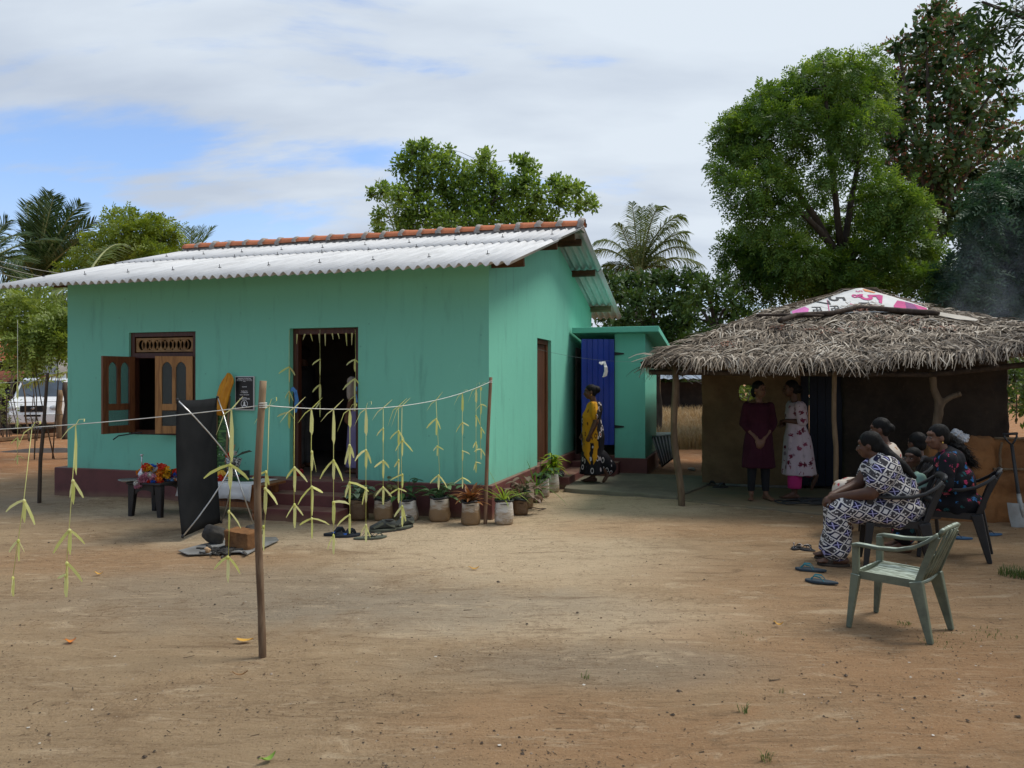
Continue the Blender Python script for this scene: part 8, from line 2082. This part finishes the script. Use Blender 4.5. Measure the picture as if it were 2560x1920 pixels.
for (ua, ub, z0, z1, y0, y1) in ((-80, 49, 1.55, 1.90, -.6, 1.4), (52, 92, 1.50, 1.78, -.2, 1.6), (88, 200, 1.66, 1.80, .6, 2.2)):
    b = MB(); n = 40; x0, x1 = sx_(ua), sx_(ub); Vv = []
    for i in range(n + 1):
        x = x0 + (x1 - x0)*i/n; s = .022*math.cos(i*math.pi*.5)
        Vv += [(x, y0, z0 + s), (x, y1, z1 + s)]
    b.add(Vv, [(2*i, 2*i+2, 2*i+3, 2*i+1) for i in range(n)]); o = b.build('roof_sheet', M_RUST if ua < 88 else M_SHEET, shd); sol = o.modifiers.new('t','SOLIDIFY'); sol.thickness = .01
b = MB(); b.box(sx_(-80), sx_(44), .6, 1.3, -.1, 1.6); b.build('back_boards', M_DIM, shd)
b = MB(); b.box(sx_(60), sx_(92), .4, 1.5, -.1, 1.5); b.build('side_wall', M_WHW, shd)
for u in (-30, 20, 46): b = MB(); b.tube([(sx_(u), -.4, -.1), (sx_(u), -.4, 1.62)], .05, 8); b.build('post', M_POLED, shd, sm=True)
# van
vn = empty('white_van', at(84, 1083, 22.6) , rad(-75), 'white van parked behind the fence at the left, front towards the camera', 'van'); vn.location.z = 0
M_VANW = simple('white_car_paint', (0.78,0.78,0.78), (0.72,0.72,0.72), 2, .25, .5); M_VGL = simple('car_glass', (0.03,0.045,0.06), (0.05,0.07,0.10), 3, .08, .6); M_VBLK = simple('black_trim', (0.015,0.015,0.016), (0.02,0.02,0.02), 3, .5); M_LAMP = simple('headlight_glass', (0.55,0.56,0.55), (0.35,0.36,0.36), 9, .1, .6)
HWv = .71; prof = [(0.02,.30),(0.06,.42),(0.05,.62),(0.0,.80),(-.12,.98),(-.42,1.06),(-.95,1.60),(-1.25,1.665),(-3.2,1.67),(-3.32,1.55),(-3.36,.9),(-3.34,.28)]
b = MB(); n = len(prof); Vv = []
for y, ins in ((-HWv, 1), (-HWv*.93, 0), (HWv*.93, 0), (HWv, 1)):
    for x, z in prof:
        k = .05 if ins else 0; tum = .10*max(0, z - .95) if ins else .06*max(0, z - .95)
        Vv.append((x - (k if x > -1.5 else -k), (abs(y) - tum)*(1 if y > 0 else -1), z - (k*.6 if z > 1.5 else 0)))
F = [(s*n+i, s*n+(i+1) % n, (s+1)*n+(i+1) % n, (s+1)*n+i) for s in range(3) for i in range(n)] + [tuple(range(n-1,-1,-1)), tuple(range(3*n, 4*n))]
b.add(Vv, F); b.build('body', M_VANW, vn, fix=True, bevel=.03, bseg=3)
def qd(name, pts, mat, par=vn, th=.012):
    m = MB(); m.add(pts, [tuple(range(len(pts)))]); o = m.build(name, mat, par, fix=False); s = o.modifiers.new('t','SOLIDIFY'); s.thickness = th; s.offset = 0; return o
wsx = lambda z: -.42 - (z - 1.06)*.53/.54 + .018
qd('windscreen', [(wsx(1.09), -.60, 1.10), (wsx(1.09), .60, 1.10), (wsx(1.57), .55, 1.585), (wsx(1.57), -.55, 1.585)], M_VGL)
for s in (-1, 1):
    yy = lambda z: s*(HWv + .004 - .10*max(0, z - .95))
    qd('side_window', [(-.55, yy(1.12), 1.12), (-1.35, yy(1.12), 1.12), (-1.35, yy(1.52), 1.52), (-.98, yy(1.52), 1.52)], M_VGL); qd('side_window', [(-1.45, yy(1.12), 1.12), (-2.9, yy(1.12), 1.12), (-2.9, yy(1.52), 1.52), (-1.45, yy(1.52), 1.52)], M_VGL)
    m = MB(); m.ell((-.03, s*.55, .76), (.08,.15,.10), 12, 8); m.build('headlight', M_LAMP, vn, sm=True)
    m = MB(); m.box(.035, .075, s*.46 - .09, s*.46 + .09, .40, .50); m.build('fog_recess', M_VBLK, vn, bevel=.01)
    m = MB(); m.ell((-.50, s*(HWv + .13), 1.20), (.05,.08,.11), 10, 8); m.bar((-.52, s*(HWv - .05), 1.12), (-.50, s*(HWv + .10), 1.15), .04, .03); m.build('mirror', M_VBLK, vn, sm=True)
    for x in (-.55, -2.75):
        m = MB(); m.tube([(x, s*(HWv - .17), .27), (x, s*(HWv - .01), .27)], .27, 20); w = m.build('wheel', M_RUBBER, vn); m = MB(); m.tube([(x, s*(HWv - .02), .27), (x, s*(HWv + .002), .27)], .165, 16); m.build('rim', M_STEEL, w)
m = MB(); m.box(.02, .065, -.34, .34, .66, .84); gr = m.build('grille', M_VBLK, vn, bevel=.008)
for i in range(4): m = MB(); m.box(.066, .074, -.33, .33, .68 + i*.04, .692 + i*.04); m.build('grille_bar', M_BLACKIRON, gr)
m = MB(); m.ell((.078, 0, .76), (.006,.05,.035), 12, 8); m.build('emblem', M_STEEL, vn, sm=True)
m = MB(); m.box(.045, .105, -HWv*.98, HWv*.98, .33, .60); bmp = m.build('bumper', M_VANW, vn, bevel=.03)
m = MB(); m.box(.106, .112, -.22, .22, .52, .575); m.build('lower_grille', M_VBLK, bmp)
m = MB(); m.box(.108, .118, -.19, .19, .385, .475); pl = m.build('number_plate', simple('plate_white', (.65,.65,.62)), vn)
Mx = Matrix.Translation((.1195, 0, .43)) @ Matrix.Rotation(rad(90), 4, 'Z') @ Matrix.Rotation(rad(90), 4, 'X'); text_mesh('PC-4210', .085, M_VBLK, 'lettering', pl, Mx, .0006, .001)
for s in (-1, 1): m = MB(); m.tube([(-.40, s*.12, 1.09), (-.62, s*.50 - .1, 1.27)], .010, 5); m.build('wiper', M_VBLK, vn)
# fence of logs and wire, bund
def gpost(u, v, vt, Y, r0, r1, mat, lab, seed, name='fence_post', wob=.04, du=0):
    p = at(u, v, Y); p.z = -.1; q = at(u + du, vt, Y); b = MB(); stick(b, p, q, r0, r1, wob, 9, 8, seed, .2); o = b.build(name, mat, sm=True); return tag(o, lab, 'post', 'fence posts at the left')
gpost(150, 1090, 975, 21.0, .095, .075, M_POLE2, 'stout pale log fence post in front of the van', 2)
gpost(163, 1090, 955, 20.6, .075, .06, M_POLED, 'dark bark covered fence post against the corner of the house', 3)
gpost(17, 1100, 990, 20.2, .022, .018, M_POLED, 'thin fence stake near the left edge', 4); gpost(74, 1095, 945, 20.0, .026, .016, M_POLE, 'bare sapling stem leaning in front of the van grille', 6, 'bare_stem', .10, -22); gpost(92, 1090, 968, 20.1, .018, .010, M_POLED, 'thin dark stem crossing the van bonnet', 7, 'bare_stem', .08, -10); gpost(70, 1080, 985, 19.9, .018, .008, M_POLED, 'twig like stem before the van bumper', 8, 'bare_stem', .1, 14)
for i, (v0_, v1_) in enumerate(((1005,1003),(1035,1036),(1066,1064))):
    b = MB(); b.tube([at(-60, v0_, 20.2), at(17, v0_ + 2, 20.2), at(90, (v0_ + v1_)/2 + 1, 20.5), at(150, v1_, 20.95), at(176, v1_ + 2, 20.6)], .006, 5); tag(b.build('fence_wire', M_BLACKIRON), ['upper', 'middle', 'lowest'][i] + ' wire of the fence in front of the van', 'wire', 'fence wires')
b = MB(); pts = [G(u, v, .03) for u, v in ((-120,1108),(0,1102),(60,1096),(140,1088),(190,1084))]; b.tube(pts, [.10,.10,.09,.08,.08], 8, flat=.9); o = b.build('earth_bund', mudmat('bund_soil', (0.16,0.085,0.045), (0.09,0.06,0.035), (0.2,0.13,0.07))); tag(o, 'low dark earth bund running along the foot of the fence', 'earth bund')
b = MB(); V = []; n = 24
for i in range(n):
    a = 2*math.pi*i/n; V.append((1.05*math.cos(a)*(1 + .2*fbm(math.cos(a), math.sin(a), 1, 2)), .42*math.sin(a), 0.0))
V2 = [(x*.6, y*.6, .05 + .03*fbm(x*2, y*2, 0, 2)) for x, y, z in V]; b.add(V + V2 + [(0,0,.07)], [(i, (i+1) % n, n + (i+1) % n, n + i) for i in range(n)] + [(n+i, n+(i+1) % n, 2*n) for i in range(n)])
o = b.build('ash_heap', simple('dark_ash', (0.075,0.06,0.05), (0.05,0.04,0.035), 5, .95), sm=True); o.location = G(125, 1128) + Vector((0,0,.0)); tag(o, 'low heap of dark ash on the red soil left of the house', 'ash heap')
# overhead wires at the upper left
for i, (a, c) in enumerate((((-20,648),(222,690)),((-20,660),(180,700)),((-20,677),(120,700)))):
    cord(at(*a, 13.5), at(*c, 15.5), .05, r=.006, lab=['upper', 'middle', 'lower'][i] + ' slack cable crossing in front of the big left palm', mat=simple('pale_cable', (0.40,0.38,0.33), (0.3,0.28,0.25)))
b = MB(); b.tube([at(44,800,12.5), at(44,905,12.5), at(44,985,12.5)], .003, 5); 
o = b.build('dangling_cord', M_STRING); tag(o, 'thin pale cord hanging straight down in the left shrub', 'cord')

# ------------------------------------------------------------------ gap between annex and hut
V, F = [], []; rg = random.Random(6)
for i in range(15000):
    Y = 17.5 + 22*rg.random()**1.4; u = rg.uniform(1585, 1790); x = (u - U0)/F_PX*Y; h = rg.uniform(.18,.50)*(1 + .4*fbm(x*.5, Y*.5, 0, 2)); a = rg.uniform(0,6.28); le = Vector((math.cos(a), math.sin(a), 0))*h*rg.uniform(.1,.7); s = Vector((math.cos(a+1.57), math.sin(a+1.57), 0))*.006; p = Vector((x, Y, 0)); b0 = len(V)
    V += [p - s, p + s, p + le*.5 + Vector((0,0,h*.75)) + s, p + le*.5 + Vector((0,0,h*.75)) - s, p + le + Vector((0,0,h*.95))]; F += [(b0,b0+1,b0+2,b0+3),(b0+3,b0+2,b0+4)]
me = bpy.data.meshes.new('dry_grass'); me.from_pydata([tuple(v) for v in V], [], F); me.materials.append(leafmat('dry_grass_blade', ((.20,.14,.06),(.34,.25,.12),(.48,.38,.21)), .3)); o = bpy.data.objects.new('dry_grass', me); COL.objects.link(o); tag(o, kind='stuff')
sb_ = at(1700, 950, 36); sb_.z = 0; bs = empty('tin_roof_shed', sb_, 0, 'far shed with blue grey tin roof seen between outbuilding and hut', 'shed')
b = MB(); n = 40; Vv = []
for i in range(n + 1):
    x = -1.8 + 4.6*i/n; s = .03*math.cos(i*math.pi*.5); Vv += [(x, -.6, 1.66 + s), (x, 2.4, 2.25 + s)]
b.add(Vv, [(2*i, 2*i+2, 2*i+3, 2*i+1) for i in range(n)]); o = b.build('roof_sheet', simple('blue_grey_tin', (0.26,0.31,0.38), (0.20,0.24,0.29), 2, .5, .4, metal=.2), bs); s = o.modifiers.new('t','SOLIDIFY'); s.thickness = .012
for x in (-1.6, -.2, 1.2, 2.6): b = MB(); b.tube([(x,-.4,-.1),(x,-.4,1.68)], .09, 8); b.build('post', M_POLED, bs, sm=True)
b = MB(); b.box(-1.7,2.7,1.4,1.6,-.1,1.5); b.build('back_boards', M_DIM, bs)
p = G(1644, 1086); b = MB(); stick(b, p - Vector((0,0,.1)), at(1649, 935, p.y), .030, .026, .05, 8, 9, 7); tag(b.build('thin_post', M_POLE2, sm=True), 'thin pale post standing in the gap behind the metal rack', 'post')
rock('boulder', G(1733, 1072) + Vector((0,0,.04)), .14, 17, simple('pale_rock', (0.42,0.33,0.24), (0.3,0.22,0.15), 6, .9), (1.4,.8,.6), 'pale rock at the edge of the dry grass', 'rocks in the gap'); rock('boulder', G(1730, 1176) + Vector((0,0,.02)), .06, 19, simple('white_rock', (0.5,0.47,0.42), (0.4,0.36,0.3), 6, .9), (1.4,.8,.6), 'small whitish rock by the left corner of the hut wall', 'rocks in the gap')
# folded metal rack leaning by the annex
rk = empty('metal_rack', (0,0,0), 0, 'grey folded metal rack with white board leaning beside the turquoise outbuilding', 'rack')
q = [at(1631,1091,13.6), at(1689,1086,13.3), at(1691,1139,13.5), G(1655,1166,.03)]
b = MB()
M_ALU = simple('grey_aluminium', (0.45,0.46,0.46), (0.32,0.33,0.33), 6, .4, .5, metal=.5)
for i in range(4): b = MB(); b.tube([q[i], q[(i+1) % 4]], .014, 7); b.build('frame_tube', M_ALU, rk, sm=True)
for i in range(1, 7): t = i/7; b = MB(); b.tube([q[0].lerp(q[1], t), q[3].lerp(q[2], t)], .012, 6); b.build('rack_bar', M_WHT, rk, sm=True)
m = MB(); m.add([p_ + Vector((0,.02,0)) for p_ in q], [(0,1,2,3)]); o = m.build('back_panel', simple('dull_panel', (0.20,0.22,0.20), (0.15,0.165,0.15)), rk); s = o.modifiers.new('t','SOLIDIFY'); s.thickness = .008
for a, c in ((at(1617,1097,13.6), at(1632,1094,13.6)), (at(1617,1097,13.6), G(1650,1160,.02)), (q[3], q[2])): b = MB(); b.tube([a, c], .016, 7); b.build('leg', M_BLACKIRON, rk, sm=True)
m = MB(); m.add([at(1641,1090,13.5), at(1689,1086,13.2), at(1690,1083,13.7), at(1641,1083,14.0)], [(0,1,2,3)]); o = m.build('white_board', simple('white_board', (0.75,0.75,0.73)), rk, fix=True); s = o.modifiers.new('t','SOLIDIFY'); s.thickness = .02

shrub('green bush seen through the little window hole of the hut', at(1868, 1010, 16.6), [(at(rg.uniform(1835, 1905), rg.uniform(955, 1015), rg.uniform(16.4,17)), .26) for i in range(10)], LS_, dict(L=.11, W=.05, droop=.3, shell=.9), 700, 31)
shrub('green bushes behind the right end of the hut kitchen', at(2560, 1060, 13.6), [(at(rg.uniform(2515, 2680), rg.uniform(880, 1040), rg.uniform(13.4,15)), .34) for i in range(26)], sh2, dict(L=.12, W=.055, droop=.25, shell=.9), 600, 32)
shrub('dark undergrowth behind the tin roof shed between outbuilding and hut', at(1700, 960, 30), [(at(rg.uniform(1600, 1790), rg.uniform(905, 965), rg.uniform(38,41)), .9) for i in range(22)], sh, dict(L=.30, W=.16, droop=.2, shell=.9), 120, 33)

# ------------------------------------------------------------------ thin smoke of the kitchen fire at the right end of the hut
b = MB(); b.ell((0,0,0), (1.0,.9,1.75), 24, 16)
sm = NT('wood_smoke'); sm.n.remove(sm.p); vol = sm.n.new('ShaderNodeVolumePrincipled'); vol.inputs['Color'].default_value = (.72,.80,.95,1); vol.inputs['Anisotropy'].default_value = .2
g_ = sm.tc.outputs['Object']; ln_ = sm.n.new('ShaderNodeVectorMath'); ln_.operation = 'LENGTH'; sm.l.new(sm.mapping(g_, scale=(1.0,1.1,.57)), ln_.inputs[0])
den = sm.math('MULTIPLY', sm.mr(sm.noise(1.6, detail=4, dist=.8), .40, .72), sm.mr(ln_.outputs['Value'], .98, .25)); sm.l.new(sm.math('MULTIPLY', den, .30), vol.inputs['Density']); sm.l.new(vol.outputs[0], sm.out.inputs['Volume'])
o = b.build('smoke', sm.m, sm=True); o.location = at(2500, 800, 10.6); tag(o, kind='stuff')

# ------------------------------------------------------------------ unseen trees added behind the viewer to darken the front wall
bk = G1('added_tree_leaf', (.020,.048,.012), (.048,.095,.020), (.090,.140,.036), .3)
for i, (x, y, h, r) in enumerate(((-9,-5.5,6.0,3.4), (-2,-7.0,7.5,4.0), (6,-6.5,6.5,3.6), (-15,-1,5.5,3.2))):
    rg = random.Random(i + 90); cl = [(Vector((x + rg.gauss(0, r*.55), y + rg.gauss(0, r*.5), h + rg.uniform(-.75, .8)*r)), rg.uniform(.8, 1.3)) for k in range(34)]
    tree(('spreading tree behind the viewer at the left', 'tall tree directly behind the viewer', 'spreading tree behind the viewer at the right', 'tree behind the viewer at the far left')[i], (x, y, 0), (x, y, h - r*.7), cl, None, [('crown', bk, 130, dict(L=.32, W=.18, shell=.7))], .2, 90 + i, forks=5)
